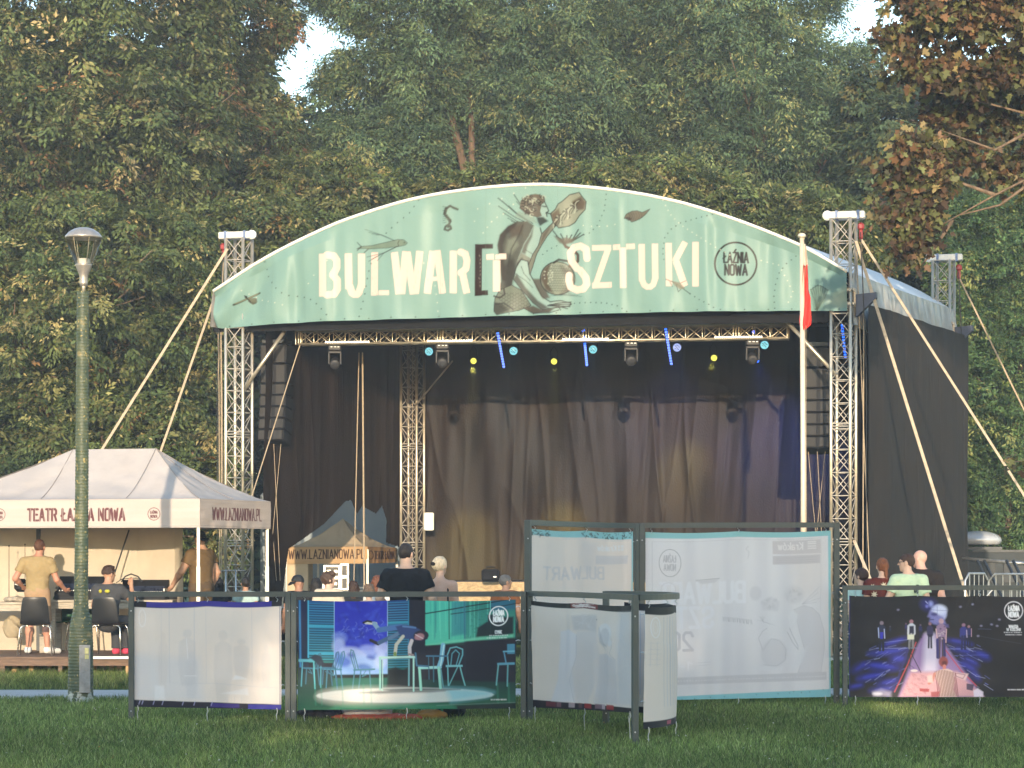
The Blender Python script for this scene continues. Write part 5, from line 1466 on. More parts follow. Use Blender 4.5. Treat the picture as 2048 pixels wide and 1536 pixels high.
# ------------------------------------------------------------------ display panels with printed cloths
def arc(pts):
    """smooth plan curve through points (quadratic through three, or straight)"""
    pts = [np.array(p, float) for p in pts]
    if len(pts) == 2: return lambda s: pts[0] + (pts[1] - pts[0]) * s
    a, b, c = pts
    ctrl = 2 * b - (a + c) / 2
    return lambda s: a * (1 - s) ** 2 + 2 * ctrl * s * (1 - s) + c * s * s
def pxY(px, Y): return ((px - CX) * Y / F, Y)
def frame(label, fn, h0, h1, posts=(1, 1), pw=.058, rail=.055, group='grey metal display frames'):
    o = fn(.5)
    t = thing('display_frame', label, 'display frame', (o[0], o[1], 0), 0, group)
    for i, s_ in enumerate((0, 1)):
        if posts[i]:
            p = fn(s_); q = fn(s_ + (.02 if i == 0 else -.02)); rz = math.atan2(q[1] - p[1], q[0] - p[0])
            m = MB(); h = h0 if i == 0 else h1
            m.box((p[0], p[1], h / 2 - .02), (pw, pw, h + .04), rz, bev=.004)
            pobj = m.build('post', FRAMEGREY, t)
            bb = MB()
            for zz_ in (.12, h - .2): bb.lathe((p[0], p[1] - pw / 2 - .002, zz_), [(.008, 0), (.008, .006), (.003, .008)], 8, axis=(0, -1, 0))
            bb.build('bolt', STEEL, pobj)
    n = 28; r = MB(); vs, fs = [], []
    for i in range(n + 1):
        s_ = i / n; p = fn(s_); e = (fn(min(1, s_ + .01)) - fn(max(0, s_ - .01))); e = e / np.linalg.norm(e); nn = np.array([-e[1], e[0]])
        z = h0 + (h1 - h0) * s_
        for a_, b_ in ((-1, 0), (1, 0), (1, 1), (-1, 1)):
            q = p + nn * a_ * pw * .45
            vs.append((q[0], q[1], z - rail * (1 - b_) + .002))
    for i in range(n):
        for k in range(4):
            j = (k + 1) % 4; fs.append((i * 4 + k, i * 4 + j, (i + 1) * 4 + j, (i + 1) * 4 + k))
    fs += [(3, 2, 1, 0), (n * 4, n * 4 + 1, n * 4 + 2, n * 4 + 3)]
    r.add(vs, fs).build('top_rail', FRAMEGREY, t)
    return t
CLOTHP = printed('printed_panel_cloth', .55, .35, .12, 1.0, .06)
def panel_cloth(name, label, fn, s0, s1, zt, zb, cv, cx, seed, nx=330, nz=170, amp=.010, off=-.0, hooks=3, hem=.0, group=None, zslope=0.0):
    """cloth hung on curve fn between s0..s1, heights zb..zt (each (left,right)); cv sampled over cx=(x0,x1,y0,y1)"""
    S_ = np.linspace(s0, s1, nx)
    Pn = np.array([fn(s_) for s_ in S_]); E = np.gradient(Pn, axis=0); E /= np.linalg.norm(E, axis=1)[:, None]; Nn = np.stack([E[:, 1], -E[:, 0]], 1)
    v = np.linspace(0, 1, nz)[:, None]; u = np.linspace(0, 1, nx)[None]
    zt_ = zt[0] + (zt[1] - zt[0]) * u + .016 * np.abs(np.sin(u * np.pi * (hooks - 1))) * -1; zb_ = zb[0] + (zb[1] - zb[0]) * u
    Z = zt_ * (1 - v) + zb_ * v
    amp = amp * 1.5
    f = amp * (vnoise2(u * 7 + v * .8, v * 1.6, seed) - .5) * 2 + amp * .8 * (vnoise2(u * 19, v * 1.2 + u * 2, seed + 1) - .5) + amp * .5 * (vnoise2(u * 5, v * 8, seed + 2) - .5)
    G = np.stack([Pn[None, :, 0] + Nn[None, :, 0] * f, Pn[None, :, 1] + Nn[None, :, 1] * f, Z], -1)
    me = grid_mesh(name, G)
    uu, vv = np.broadcast_arrays(u, v)
    set_col(me, cv.at((cx[0] + (cx[1] - cx[0]) * uu).ravel(), (cx[2] + (cx[3] - cx[2]) * vv).ravel()))
    o = fn((s0 + s1) / 2)
    ob = tag(link_mesh(name, me, CLOTHP, None, (o[0], o[1], zb[0])), label, 'printed banner', group)
    for k in range(hooks):
        s_ = s0 + (s1 - s0) * (.03 + .94 * k / (hooks - 1)); p = fn(s_); i = int((s_ - s0) / (s1 - s0) * (nx - 1)); tp = G[0, i, 2]; bt = G[-1, i, 2]
        MB().path([(p[0], p[1] - .012, tp - .01), (p[0] + .012, p[1] - .014, tp + .015), (p[0] - .010, p[1] - .014, tp + .035), (p[0] + .008, p[1] - .014, tp + .055), (p[0], p[1] - .01, tp + .075)], .005, 5).build('hook', STEEL, ob)
        st_ = MB(); st_.path([(p[0], p[1] - .012, bt + .015), (p[0] + .008, p[1] - .012, bt - .03), (p[0] - .004, p[1] - .012, bt - .06), (p[0] + .004, p[1] - .01, .01)], .0055, 5)
        tie = st_.build('ground_tie', STEEL, ob)
    for side in (0, 1):
        s_ = s0 if side == 0 else s1; p = fn(s_); q = fn(max(0, min(1, s_ + (-.02 if side == 0 else .02))))
        for zz_ in (.22, .62, .93):
            z = zb[side] + (zt[side] - zb[side]) * zz_
            MB().path([(p[0], p[1] - .012, z), ((p[0] + q[0]) / 2, (p[1] + q[1]) / 2 - .014, z + .012), (q[0], q[1] - .012, z + .004)], .0045, 5).build('hook', STEEL, ob)
    return ob
def zat(py, Y): return CH + (HZ - py) * Y / F
Y1 = 26.2
VIN = (222, 208, 199)
GH1, GH2 = (194, 188, 192), (230, 225, 227)
# ---- 1: left panel seen from behind
f1 = arc([pxY(263, Y1), pxY(576, Y1)])
frame('leftmost grey frame of the panel row, beside the lamp post', f1, zat(1183.5, Y1), zat(1183.5, Y1))
def q2(x, y): return (x, y)
cv = Canvas(115, 190, 1600, 1250, .30, VIN)
cv.poly([(115, 720), (760, 760), (800, 1180), (115, 1180)], (202, 202, 210), .5, 30)  # soft bluish shade painted over the lower left
for x, w_ in ((470, 8), (715, 8), (830, 5), (1280, 6), (390, 4)): cv.line([(x, 260), (x + 4, 1000)], w_, GH1, .55)
cv.ring(205, 362, 33, 85, 6, GH2, .8); cv.ring(205, 362, 18, 60, 4, GH1, .4)
def ghost_person(x, top, h, w_, col, al):
    al *= .42
    cv.ell(x, top + h * .07, w_ * .28, h * .075, col, al, 4)
    cv.poly([(x - w_ * .5, top + h * .22), (x - w_ * .15, top + h * .15), (x + w_ * .15, top + h * .15), (x + w_ * .5, top + h * .22), (x + w_ * .55, top + h * .6), (x + w_ * .35, top + h), (x - w_ * .35, top + h), (x - w_ * .55, top + h * .6)], col, al, 5)
ghost_person(648, 470, 560, 160, (190, 185, 188), .75); ghost_person(410, 500, 560, 90, (206, 192, 186), .7); ghost_person(1000, 480, 700, 170, (191, 184, 184), .7); ghost_person(1180, 560, 380, 150, (182, 176, 178), .6); ghost_person(690, 690, 460, 120, (196, 192, 196), .7); ghost_person(1420, 620, 420, 80, (190, 186, 190), .5)
cv.line([(640, 560), (655, 760)], 5, GH2, .8)
cv.poly([(330, 1030), (420, 1030), (430, 1170), (330, 1170)], GH2, .6, 6); cv.line([(900, 1000), (1555, 1040)], 5, GH1, .6); cv.line([(470, 1000), (900, 1005)], 4, GH1, .6); cv.line([(620, 930), (740, 930)], 5, GH2, .8)
for x in (1040, 1080, 1112, 1180): cv.line([(x, 1130), (x + 2, 1180)], 3, GH1, .7)
cv.poly([(1090, 960), (1120, 915), (1180, 930), (1235, 955)], GH2, .7, 4); cv.poly([(980, 1100), (1240, 1040), (1250, 1110)], GH2, .5, 5)
cv.poly([(115, 190), (1600, 190), (1600, 250), (115, 256)], (22, 22, 34)); cv.poly([(246, 195), (1476, 192), (1476, 250), (246, 252)], (52, 46, 140))
cv.poly([(115, 1176), (1600, 1198), (1600, 1250), (115, 1250)], (26, 22, 40)); cv.poly([(1245, 1200), (1600, 1200), (1600, 1250), (1245, 1250)], (44, 40, 140)); cv.poly([(880, 1195), (1160, 1198), (1160, 1238), (870, 1234)], (60, 44, 130), .8)
for x in (180, 210, 320, 408, 608, 720, 890): cv.bar((x + 6, 1182), (x - 8, 1222), 7, (170, 165, 205), .85)
cv.poly([(1553, 250), (1562, 250), (1562, 1200), (1553, 1200)], (60, 62, 120), .8)
panel_cloth('banner_cloth', 'white back of a printed banner with blue hem strips, leftmost in the panel row', f1, .012, .957, (zat(1202, Y1), zat(1201, Y1)), (zat(1413.5, Y1), zat(1419, Y1)), cv, (120, 1570, 197, 1246), 3)

# ---- 2: the theatre photograph with chairs
f2 = arc([pxY(587.5, Y1), pxY(1047, Y1)])
frame('grey frame around the blue-green theatre picture', f2, zat(1184, Y1), zat(1183, Y1))
cv = Canvas(95, 150, 1890, 1050, .262, (16, 26, 42))
def gradrect(c, x0, y0, x1, y1, ca, cb, vert=True):
    n_ = 14
    for i in range(n_):
        t = i / (n_ - 1); col = tuple(np.array(ca) * (1 - t) + np.array(cb) * t)
        if vert: c.poly([(x0, y0 + (y1 - y0) * i / n_), (x1, y0 + (y1 - y0) * i / n_), (x1, y0 + (y1 - y0) * (i + 1) / n_ + 2), (x0, y0 + (y1 - y0) * (i + 1) / n_ + 2)], col)
        else: c.poly([(x0 + (x1 - x0) * i / n_, y0), (x0 + (x1 - x0) * (i + 1) / n_ + 2, y0), (x0 + (x1 - x0) * (i + 1) / n_ + 2, y1), (x0 + (x1 - x0) * i / n_, y1)], col)
gradrect(cv, 95, 700, 1890, 1050, (14, 40, 48), (28, 92, 66))
cv.poly([(400, 780), (840, 780), (830, 900), (380, 900)], (36, 110, 92), .8, 8); cv.poly([(840, 760), (1000, 720), (1090, 760), (1080, 880), (830, 880)], (18, 26, 34), .9, 6)
gradrect(cv, 120, 160, 200, 700, (18, 30, 70), (16, 40, 62)); cv.poly([(120, 160), (134, 160), (140, 700), (126, 700)], (50, 130, 190), .9, 2)
gradrect(cv, 200, 160, 404, 660, (18, 80, 140), (24, 110, 112))
for i in range(24):
    y = 185 + i * 19.5
    cv.line([(205, y), (400, y)], 7, (70, 165, 200) if i % 2 else (50, 140, 180), .6); cv.line([(205, y + 9), (400, y + 9)], 7, (8, 36, 62), .65)
for y in (355, 575): cv.poly([(200, y), (404, y), (404, y + 22), (200, y + 22)], (60, 165, 195), .9)
cv.line([(196, 160), (196, 620)], 10, (80, 190, 225), .9)
gradrect(cv, 406, 160, 833, 560, (30, 40, 175), (36, 52, 185)); gradrect(cv, 406, 560, 833, 752, (110, 140, 215), (150, 185, 235))
r = np.random.default_rng(4)
for i in range(60):
    x, y = r.uniform(420, 820), r.uniform(175, 560)
    a = r.uniform(0, 3); l_ = r.uniform(20, 60)
    cv.ell(x, y, l_, r.uniform(5, 16), (60, 84, 205) if i % 3 else (30, 34, 140), r.uniform(.25, .6), 5, a)
for x, y, rx, ry, c in ((450, 455, 60, 40, (120, 140, 215)), (440, 520, 50, 60, (165, 180, 230)), (560, 580, 110, 45, (190, 200, 240)), (700, 560, 90, 40, (150, 165, 230)), (790, 545, 60, 55, (185, 195, 238)), (620, 660, 160, 60, (170, 195, 240)), (780, 650, 50, 60, (200, 212, 244)), (480, 650, 60, 40, (60, 95, 200)), (650, 700, 60, 30, (50, 100, 180)), (540, 600, 30, 18, (60, 60, 180)), (700, 620, 30, 14, (40, 50, 160))):
    cv.ell(x, y, rx, ry, c, .75, 8, .2)
for i in range(26): cv.line([(r.uniform(440, 800), r.uniform(250, 480)) for _ in range(1)] * 1 + [(r.uniform(440, 800), r.uniform(250, 480))], 0.1, (0, 0, 0), 0)
for i in range(24):
    x, y = r.uniform(430, 800), r.uniform(330, 500); cv.line([(x, y), (x + r.uniform(-25, 25), y - r.uniform(5, 30)), (x + r.uniform(0, 40), y - r.uniform(15, 40))], 4, (120, 140, 220), .6)
cv.line([(405, 160), (405, 760)], 6, (150, 190, 225), .9); cv.line([(835, 160), (835, 752)], 6, (150, 190, 225), .9); cv.line([(406, 754), (834, 752)], 8, (130, 170, 215), .9); cv.poly([(400, 760), (835, 758), (835, 784), (400, 784)], (14, 22, 30), .95)
gradrect(cv, 838, 160, 1002, 720, (14, 60, 120), (22, 100, 96))
for i in range(27):
    y = 180 + i * 20; cv.line([(842, y), (1000, y)], 7, (60, 150, 190), .65); cv.line([(842, y + 9), (1000, y + 9)], 7, (8, 32, 54), .6)
cv.poly([(838, 332), (1002, 332), (1002, 352), (838, 352)], (50, 150, 175), .9); cv.line([(1004, 160), (1004, 560)], 8, (50, 140, 180), .8)
cv.poly([(838, 720), (900, 700), (960, 730), (1002, 700), (1002, 760), (838, 760)], (16, 26, 34), .9, 4)
gradrect(cv, 1014, 160, 1135, 620, (22, 24, 42), (20, 26, 44)); gradrect(cv, 1014, 600, 1480, 800, (20, 24, 40), (22, 30, 44))
gradrect(cv, 1140, 160, 1455, 520, (70, 185, 165), (80, 190, 160)); gradrect(cv, 1455, 160, 1865, 480, (30, 120, 110), (60, 150, 130))
for i in range(40):
    x = r.uniform(1145, 1660); cv.line([(x, 165), (x + r.uniform(-6, 6), r.uniform(350, 500))], r.uniform(3, 9), (110, 215, 185) if i % 2 else (38, 130, 130), .45)
cv.poly([(1350, 165), (1470, 160), (1470, 430), (1350, 450)], (26, 100, 130), .6, 6); cv.poly([(1660, 160), (1865, 160), (1865, 240), (1660, 250)], (40, 95, 130), .8, 6)
for i in range(60): cv.ell(r.uniform(1500, 1640), r.uniform(200, 420), 5, 5, (30, 110, 100), .6)
cv.line([(1140, 268), (1480, 205), (1865, 150)], 10, (10, 22, 34), .95); cv.line([(1345, 268), (1865, 195)], 8, (12, 28, 40), .9); cv.line([(1330, 160), (1332, 470)], 8, (14, 46, 56), .9); cv.line([(1455, 160), (1460, 800)], 16, (44, 110, 130), .7); cv.line([(1664, 160), (1664, 480)], 5, (120, 215, 200), .8)
cv.poly([(1545, 480), (1560, 380), (1640, 330), (1640, 280), (1700, 270), (1760, 300), (1850, 300), (1850, 470)], (10, 20, 34), .95, 4)
cv.poly([(1140, 520), (1240, 505), (1360, 480), (1480, 470), (1580, 455), (1700, 450), (1850, 440), (1850, 470), (1600, 482), (1480, 490), (1300, 510), (1145, 530)], (110, 200, 165), .85, 4)
cv.poly([(1140, 530), (1300, 512), (1480, 492), (1865, 468), (1865, 830), (1140, 800)], (22, 24, 40), .95, 4)
# dancer
cv.line([(660, 335), (740, 345)], 24, (196, 196, 186)); cv.line([(640, 336), (672, 322), (704, 330)], 16, (36, 34, 40)); cv.line([(728, 345), (768, 400)], 34, (130, 160, 190)); cv.line([(765, 398), (850, 388), (940, 378)], 42, (70, 110, 165))
cv.line([(700, 480), (760, 510)], 26, (22, 24, 42)); cv.line([(770, 500), (850, 462), (905, 455)], 34, (62, 92, 130)); cv.line([(850, 470), (920, 430)], 30, (90, 120, 150), .9)
cv.poly([(900, 372), (960, 362), (1040, 372), (1110, 405), (1120, 440), (1060, 480), (980, 478), (930, 440)], (44, 66, 116), 1, 3); cv.line([(960, 375), (1060, 385)], 14, (90, 130, 180), .8)
cv.ell(1105, 448, 62, 44, (40, 34, 52), 1, 2, -.15); cv.ell(1092, 458, 40, 28, (170, 120, 125), 1, 3, -.3); cv.line([(1045, 485), (1110, 490), (1155, 470)], 8, (24, 24, 60)); cv.line([(1060, 440), (1120, 470)], 7, (225, 205, 205), .8)
cv.line([(960, 455), (905, 520), (895, 600)], 26, (190, 190, 176)); cv.line([(895, 590), (898, 622)], 24, (120, 140, 70)); cv.line([(1030, 490), (1012, 540), (1014, 600)], 28, (205, 196, 196)); cv.line([(1008, 600), (1040, 605)], 16, (150, 130, 130))
# furniture
LB, LG, MB_ = (120, 190, 210), (150, 215, 205), (70, 130, 150)
def chair(x, y, flip, k=1.0, col=MB_):
    f_ = -1 if flip else 1
    def g_(a, b): return (x + f_ * a * k, y + b * k)
    cv.line([g_(0, 0), g_(-40, -150), g_(-60, -160), g_(-66, -120), g_(-30, 0)], 8, col); cv.line([g_(-20, 0), g_(-48, -140)], 6, col)
    cv.line([g_(-35, 5), g_(130, 0)], 12, col); cv.line([g_(-30, 5), g_(-50, 180)], 9, col); cv.line([g_(20, 10), g_(0, 180)], 9, col); cv.line([g_(90, 5), g_(100, 170)], 8, col); cv.line([g_(60, 10), g_(30, 60), g_(70, 40)], 6, col)
chair(600, 715, False, 1.0, (70, 128, 145)); chair(430, 712, True, .9, (60, 125, 150)); chair(390, 700, True, .8, (46, 100, 130)); chair(250, 705, True, .75, (50, 110, 135))
cv.bar((118, 645), (250, 645), 22, (90, 170, 185)); cv.line([(150, 650), (140, 850)], 9, (80, 160, 180)); cv.line([(240, 650), (250, 870)], 10, (90, 180, 190)); cv.line([(298, 650), (296, 860)], 9, (70, 150, 170)); cv.poly([(210, 620), (250, 595), (300, 610), (330, 680), (290, 690)], (20, 34, 56), .95, 3)
# big pale oval
cv.ell(975, 928, 718, 62, (196, 204, 200), 1, 3); cv.ell(700, 935, 420, 52, (222, 214, 206), .9, 26); cv.poly([(1300, 870), (1600, 885), (1690, 910), (1640, 945), (1350, 985)], (120, 190, 205), .75, 16)
cv.poly([(610, 905), (760, 895), (1050, 888), (1300, 895), (1180, 906), (760, 912)], (60, 62, 66), .8, 5); cv.poly([(800, 880), (1100, 872), (1420, 882), (1290, 890), (860, 892)], (20, 30, 36), .9, 5)
cv.bar((765, 622), (1060, 622), 18, (176, 214, 205)); cv.line([(775, 625), (775, 880)], 14, (150, 205, 195)); cv.line([(788, 640), (786, 870)], 6, (40, 70, 80)); cv.line([(1045, 625), (1045, 895)], 13, (165, 215, 205)); cv.line([(1008, 640), (1006, 850)], 12, (110, 165, 175)); cv.line([(780, 880), (795, 892), (795, 640)], 6, (180, 215, 205))
cv.line([(1090, 708), (1260, 702)], 22, (150, 205, 205)); cv.line([(1282, 520), (1270, 640), (1250, 700)], 36, (120, 180, 205)); cv.line([(1290, 520), (1262, 690)], 8, (190, 228, 225)); cv.line([(1092, 715), (1104, 885)], 20, (150, 215, 195)); cv.line([(1248, 705), (1262, 870)], 22, (140, 205, 190)); cv.line([(1265, 720), (1285, 870)], 10, (90, 150, 160)); cv.line([(1060, 590), (1070, 690), (1160, 695)], 14, (60, 110, 140))
cv.line([(1325, 680), (1318, 600), (1340, 545), (1390, 535), (1440, 555), (1440, 600), (1410, 680)], 9, (110, 180, 190)); cv.line([(1345, 680), (1355, 590), (1385, 560), (1415, 590), (1390, 680)], 7, (95, 165, 178)); cv.bar((1305, 692), (1440, 690), 16, (120, 185, 195)); cv.line([(1320, 695), (1325, 850)], 9, (110, 180, 185)); cv.line([(1400, 700), (1330, 850)], 7, (110, 180, 185)); cv.line([(1420, 700), (1440, 780), (1460, 850)], 9, (120, 190, 190)); cv.bar((1145, 612), (1320, 610), 12, (60, 110, 140)); cv.line([(1205, 620), (1207, 820)], 7, (60, 120, 140)); cv.line([(1165, 620), (1170, 800)], 7, (50, 100, 120))
cv.bar((1720, 680), (1860, 678), 18, (90, 155, 180)); cv.line([(1728, 690), (1712, 850)], 10, (110, 175, 180)); cv.line([(1805, 690), (1800, 860)], 10, (100, 165, 170)); cv.poly([(1800, 520), (1860, 520), (1860, 600), (1800, 600)], (70, 140, 170), .9); cv.bar((1765, 580), (1860, 578), 10, (110, 180, 200)); cv.line([(1775, 590), (1790, 670)], 9, (90, 150, 180))
for x in (250, 300, 470, 640, 700, 1720, 1810): cv.line([(x, 840), (x + 6, 1000)], 9, (60, 150, 120), .4, 4)
cv.poly([(380, 1035), (420, 1005), (900, 1000), (1350, 1010), (1390, 1040)], (50, 140, 104), .55, 10)
cv.poly([(1395, 1015), (1890, 995), (1890, 1050), (1395, 1050)], (18, 26, 30), .9, 4); cv.line([(1230, 1012), (1865, 992)], 3, (150, 170, 160), .6)
cv.ring(1730, 290, 74, 77, 8, (240, 244, 244)); cv.text('ŁAŹNIA', 1688, 284, 38, 8.5, (240, 244, 244), width=86); cv.text('NOWA', 1690, 336, 40, 9, (240, 244, 244), width=80)
cv.text('CYNIK', 1703, 432, 24, 5, (230, 236, 236), width=52); 
for y, w_ in ((447, 150), (466, 170)):
    x = 1806 - w_
    while x < 1800: cv.bar((x, y), (x + r.uniform(5, 12), y), 9, (225, 232, 232), .75); x += 14
x = 1668
while x < 1792: cv.bar((x, 969), (x + r.uniform(5, 10), 969), 10, (235, 240, 240), .85); x += 13
panel_cloth('banner_cloth', 'printed theatre picture of a man balancing over a table among chairs, blue-green', f2, .018, .966, (zat(1200, Y1), zat(1199, Y1)), (zat(1420, Y1), zat(1417, Y1)), cv, (112, 1868, 162, 1042), 7, 440, 222, .007)

# ---- 3: curved panel towards the viewer
YN = 22.9
f3 = arc([pxY(1059, Y1), (np.array(pxY(1059, Y1)) + np.array(pxY(1270, YN))) / 2 + np.array([.06, .02]), pxY(1270, YN)])
frame('grey frame of the panel that comes towards the viewer, right of the theatre picture', f3, zat(1182, Y1), zat(1189, YN))
cv = Canvas(80, 545, 700, 1260, .50, VIN)
cv.speckle(.05, 60, 40, 4)
cv.poly([(80, 545), (700, 545), (700, 598), (80, 584)], (24, 20, 26)); cv.poly([(312, 550), (466, 556), (466, 590), (318, 588)], (110, 32, 36))
for i in range(22): cv.line([(r.uniform(325, 455), r.uniform(556, 582)), (r.uniform(325, 455), r.uniform(556, 588))], 3, (215, 205, 205), .8)
cv.poly([(80, 1196), (700, 1216), (700, 1260), (80, 1260)], (34, 22, 30))
for x, w_, c in ((160, 60, (110, 50, 60)), (225, 30, (130, 90, 100)), (300, 30, (170, 150, 155)), (350, 22, (90, 60, 66)), (385, 40, (150, 40, 44)), (445, 70, (130, 100, 112)), (490, 28, (190, 170, 178)), (530, 40, (160, 46, 50))):
    cv.poly([(x, 1202), (x + w_, 1204), (x + w_, 1236), (x, 1234)], c, .85, 2)
cv.poly([(245, 740), (300, 725), (345, 760), (345, 880), (320, 1000), (330, 1200), (190, 1200), (225, 1050), (235, 860)], (215, 210, 214), .85, 6)
cv.poly([(345, 740), (455, 735), (470, 900), (455, 1060), (400, 1200), (330, 1200), (305, 1060), (340, 900)], (198, 192, 196), .5, 8); cv.line([(345, 760), (340, 900), (305, 1060), (325, 1195)], 3, (180, 174, 178), .6); cv.line([(585, 910), (545, 870), (560, 820), (545, 720), (510, 680), (470, 710), (465, 760)], 3, (176, 170, 174), .7)
cv.ell(508, 740, 42, 66, (222, 218, 220), .8, 6); cv.ell(508, 765, 34, 60, (192, 187, 190), .6, 6); cv.ell(545, 800, 14, 22, (214, 210, 212), .8, 4)
cv.poly([(470, 880), (520, 870), (585, 910), (592, 1195), (440, 1200), (455, 1050)], (196, 190, 194), .7, 6); cv.line([(535, 880), (530, 1100)], 3, (180, 174, 178), .6)
cv.poly([(320, 640), (460, 625), (455, 735), (330, 730)], (186, 180, 184), .6, 8)
for i in range(50): cv.line([(r.uniform(320, 460), r.uniform(610, 730))] + [(r.uniform(320, 460), r.uniform(610, 730))], 1.5, GH2, .25)
for i in range(60): x, y = r.uniform(600, 670), r.uniform(760, 1000); cv.line([(x, y), (x + r.uniform(-12, 12), y + r.uniform(4, 22))], 2, GH1, .5)
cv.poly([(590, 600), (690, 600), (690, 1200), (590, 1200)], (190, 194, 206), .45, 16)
cv.poly([(468, 700), (470, 800), (510, 850), (495, 800)], (170, 165, 170), .5, 4); cv.line([(495, 812), (520, 826)], 5, (150, 145, 150), .6); cv.ell(460, 655, 3, 2.4, (60, 60, 60))
panel_cloth('banner_cloth', 'white back of a banner with a faint pair of figures and black-red hem strips', f3, .02, .975, (zat(1201, Y1), zat(1211, YN)), (zat(1414, Y1), zat(1427, YN)), cv, (84, 694, 556, 1246), 13, 300, 230, .012)
# ---- 4: strongly curved panel turning away at the right
pa, pb, pc = np.array(pxY(1276, YN)), np.array(pxY(1352.5, 24.3)), np.array(pxY(1300, 26.0))
def f4(s_):
    th = math.pi * (-.36 + .80 * s_)
    return pa + (np.array([math.cos(th) - math.cos(-.36 * math.pi), 0]) * (pb[0] - pa[0]) / (1 - math.cos(-.36 * math.pi))) + np.array([0, (math.sin(th) - math.sin(-.36 * math.pi)) * 1.55])
frame('grey curved frame at the front end of the panel row, bending away to the right', f4, zat(1189, YN), zat(1189, YN), posts=(0, 1))
cv = Canvas(730, 560, 1400, 1370, .42, VIN)
cv.poly([(730, 560), (1400, 560), (1400, 625), (730, 625)], (20, 18, 28)); cv.poly([(730, 1318), (1400, 1318), (1400, 1370), (730, 1370)], (24, 20, 34))
cv.ring(790, 708, 26, 66, 5, GH2, .9); cv.ring(790, 708, 14, 40, 3, GH2, .7)
for x in range(840, 1380, 24): cv.line([(x, 640), (x + 3, 1230)], r.uniform(3, 8), (172, 172, 184) if (x // 24) % 2 else (190, 190, 200), .6)
for y in (810, 850, 880, 915, 950): cv.line([(752, y), (820, y)], 3, GH1, .7)
cv.line([(765, 800), (765, 960)], 3, GH1, .7); cv.line([(800, 800), (800, 960)], 3, GH1, .7)
cv.poly([(860, 1326), (895, 1326), (890, 1350), (860, 1350)], (170, 80, 100), .9)
for x in (940, 955, 965): cv.line([(x, 1324), (x + 4, 1340)], 3, (170, 160, 190), .8)
panel_cloth('banner_cloth', 'narrow white banner back on the tightly curved front panel, black hems', f4, .035, .90, (zat(1213, YN), zat(1213, YN)), (zat(1459, YN), zat(1459, YN)), cv, (735, 1395, 575, 1362), 17, 240, 220, .008, hooks=4)

# ---- 5, 6: tall panels behind
YT = 29.15
f5 = arc([pxY(1056, 27.0), (np.array(pxY(1056, 27.0)) + np.array(pxY(1274, YT))) / 2 + np.array([.05, .45]), pxY(1274, YT)])
frame('tall grey frame behind the curved front panels, left of the pair', f5, zat(1040, 27.0), zat(1046.5, YT), pw=.066, rail=.06)
cv = Canvas(60, 105, 700, 1270, .42, VIN)
CY = (135, 186, 192)
cv.poly([(60, 105), (700, 105), (700, 168), (60, 152)], CY)
for i in range(90):
    x = r.uniform(66, 158) if i < 30 else r.uniform(345, 688); y = r.uniform(118, 160)
    cv.line([(x, y), (x + r.uniform(-14, 14), y + r.uniform(-8, 8))], r.uniform(3, 8), (40, 40, 42), .8)
cv.poly([(676, 160), (700, 160), (700, 1270), (680, 1270)], CY, .9)
cv.text('Kraków', 452, 248, 40, 6, (222, 220, 222), .9, mirror=True, width=118); cv.poly([(582, 208), (622, 208), (622, 250), (582, 250)], (220, 218, 220), .8); cv.line([(602, 208), (602, 250)], 5, VIN); cv.line([(582, 229), (622, 229)], 5, VIN)
cv.poly([(440, 285), (650, 285), (645, 345), (440, 350)], (196, 190, 193), .7, 3); cv.line([(450, 300), (640, 300)], 3, GH2, .7)
cv.text('BULWART', 130, 455, 84, 14, (192, 187, 191), .6, mirror=True, width=360); cv.line([(95, 165), (675, 178), (675, 1200)], 2.5, GH1, .6)
cv.poly([(340, 180), (450, 200), (430, 420), (350, 400)], (190, 186, 190), .4, 22)
panel_cloth('banner_cloth', 'tall white banner back with cyan edge, left one of the tall pair, half hidden', f5, .02, .95, (zat(1057, 27.05), zat(1063, YT)), (.22, .22), cv, (66, 688, 112, 1262), 23, 220, 200, .014)
f6 = arc([pxY(1284, YT), pxY(1673, 29.2)])
frame('tall grey frame behind, right one of the pair, its right post lit by the sun', f6, zat(1046, YT), zat(1045, 29.2), pw=.066, rail=.06)
cv = Canvas(68, 130, 1390, 1340, .36, (217, 212, 213))
cv.speckle(.035, 22, 200, 6)
for x in (350, 600, 690, 860, 1020): cv.poly([(x, 180), (x + 80, 180), (x + 90, 1280), (x + 10, 1280)], (196, 192, 198), .35, 18)
cv.poly([(1040, 190), (1370, 190), (1370, 620), (1150, 600)], (212, 200, 196), .5, 40)  # warm sunlight painted into the top right
G1 = (172, 167, 171); G0 = (196, 191, 194)
cv.line([(122, 208), (122, 560)], 2.6, G1, .8); cv.line([(122, 208), (1310, 190)], 2.4, G1, .6); cv.line([(1312, 190), (1308, 720)], 2.4, G1, .5)
cv.ring(247, 357, 77, 97, 3, (120, 116, 120)); cv.text('ŁAŹNIA', 200, 350, 46, 6, G1, .8, mirror=True, width=88); cv.text('NOWA', 204, 410, 44, 6, G1, .8, mirror=True, width=82)
cv.poly([(970, 205), (1308, 200), (1308, 298), (972, 300)], (198, 188, 188), .9, 2); cv.poly([(972, 312), (1306, 308), (1306, 370), (972, 374)], (194, 185, 186), .9, 2)
cv.text('Kraków', 1010, 268, 50, 8, (222, 214, 212), .95, mirror=True, width=172); 
for y in (215, 228, 246, 262): cv.bar((1216, y), (1276, y), 8, (222, 214, 212), .9)
for y in (328, 344, 360): cv.line([(1000, y), (1280, y - 3)], 3, (180, 172, 174), .7)
cv.text('BULWART', 180, 640, 138, 26, (221, 218, 222), .75, mirror=True, width=590); cv.ring(235, 545, 52, 48, 4, G0, .7)
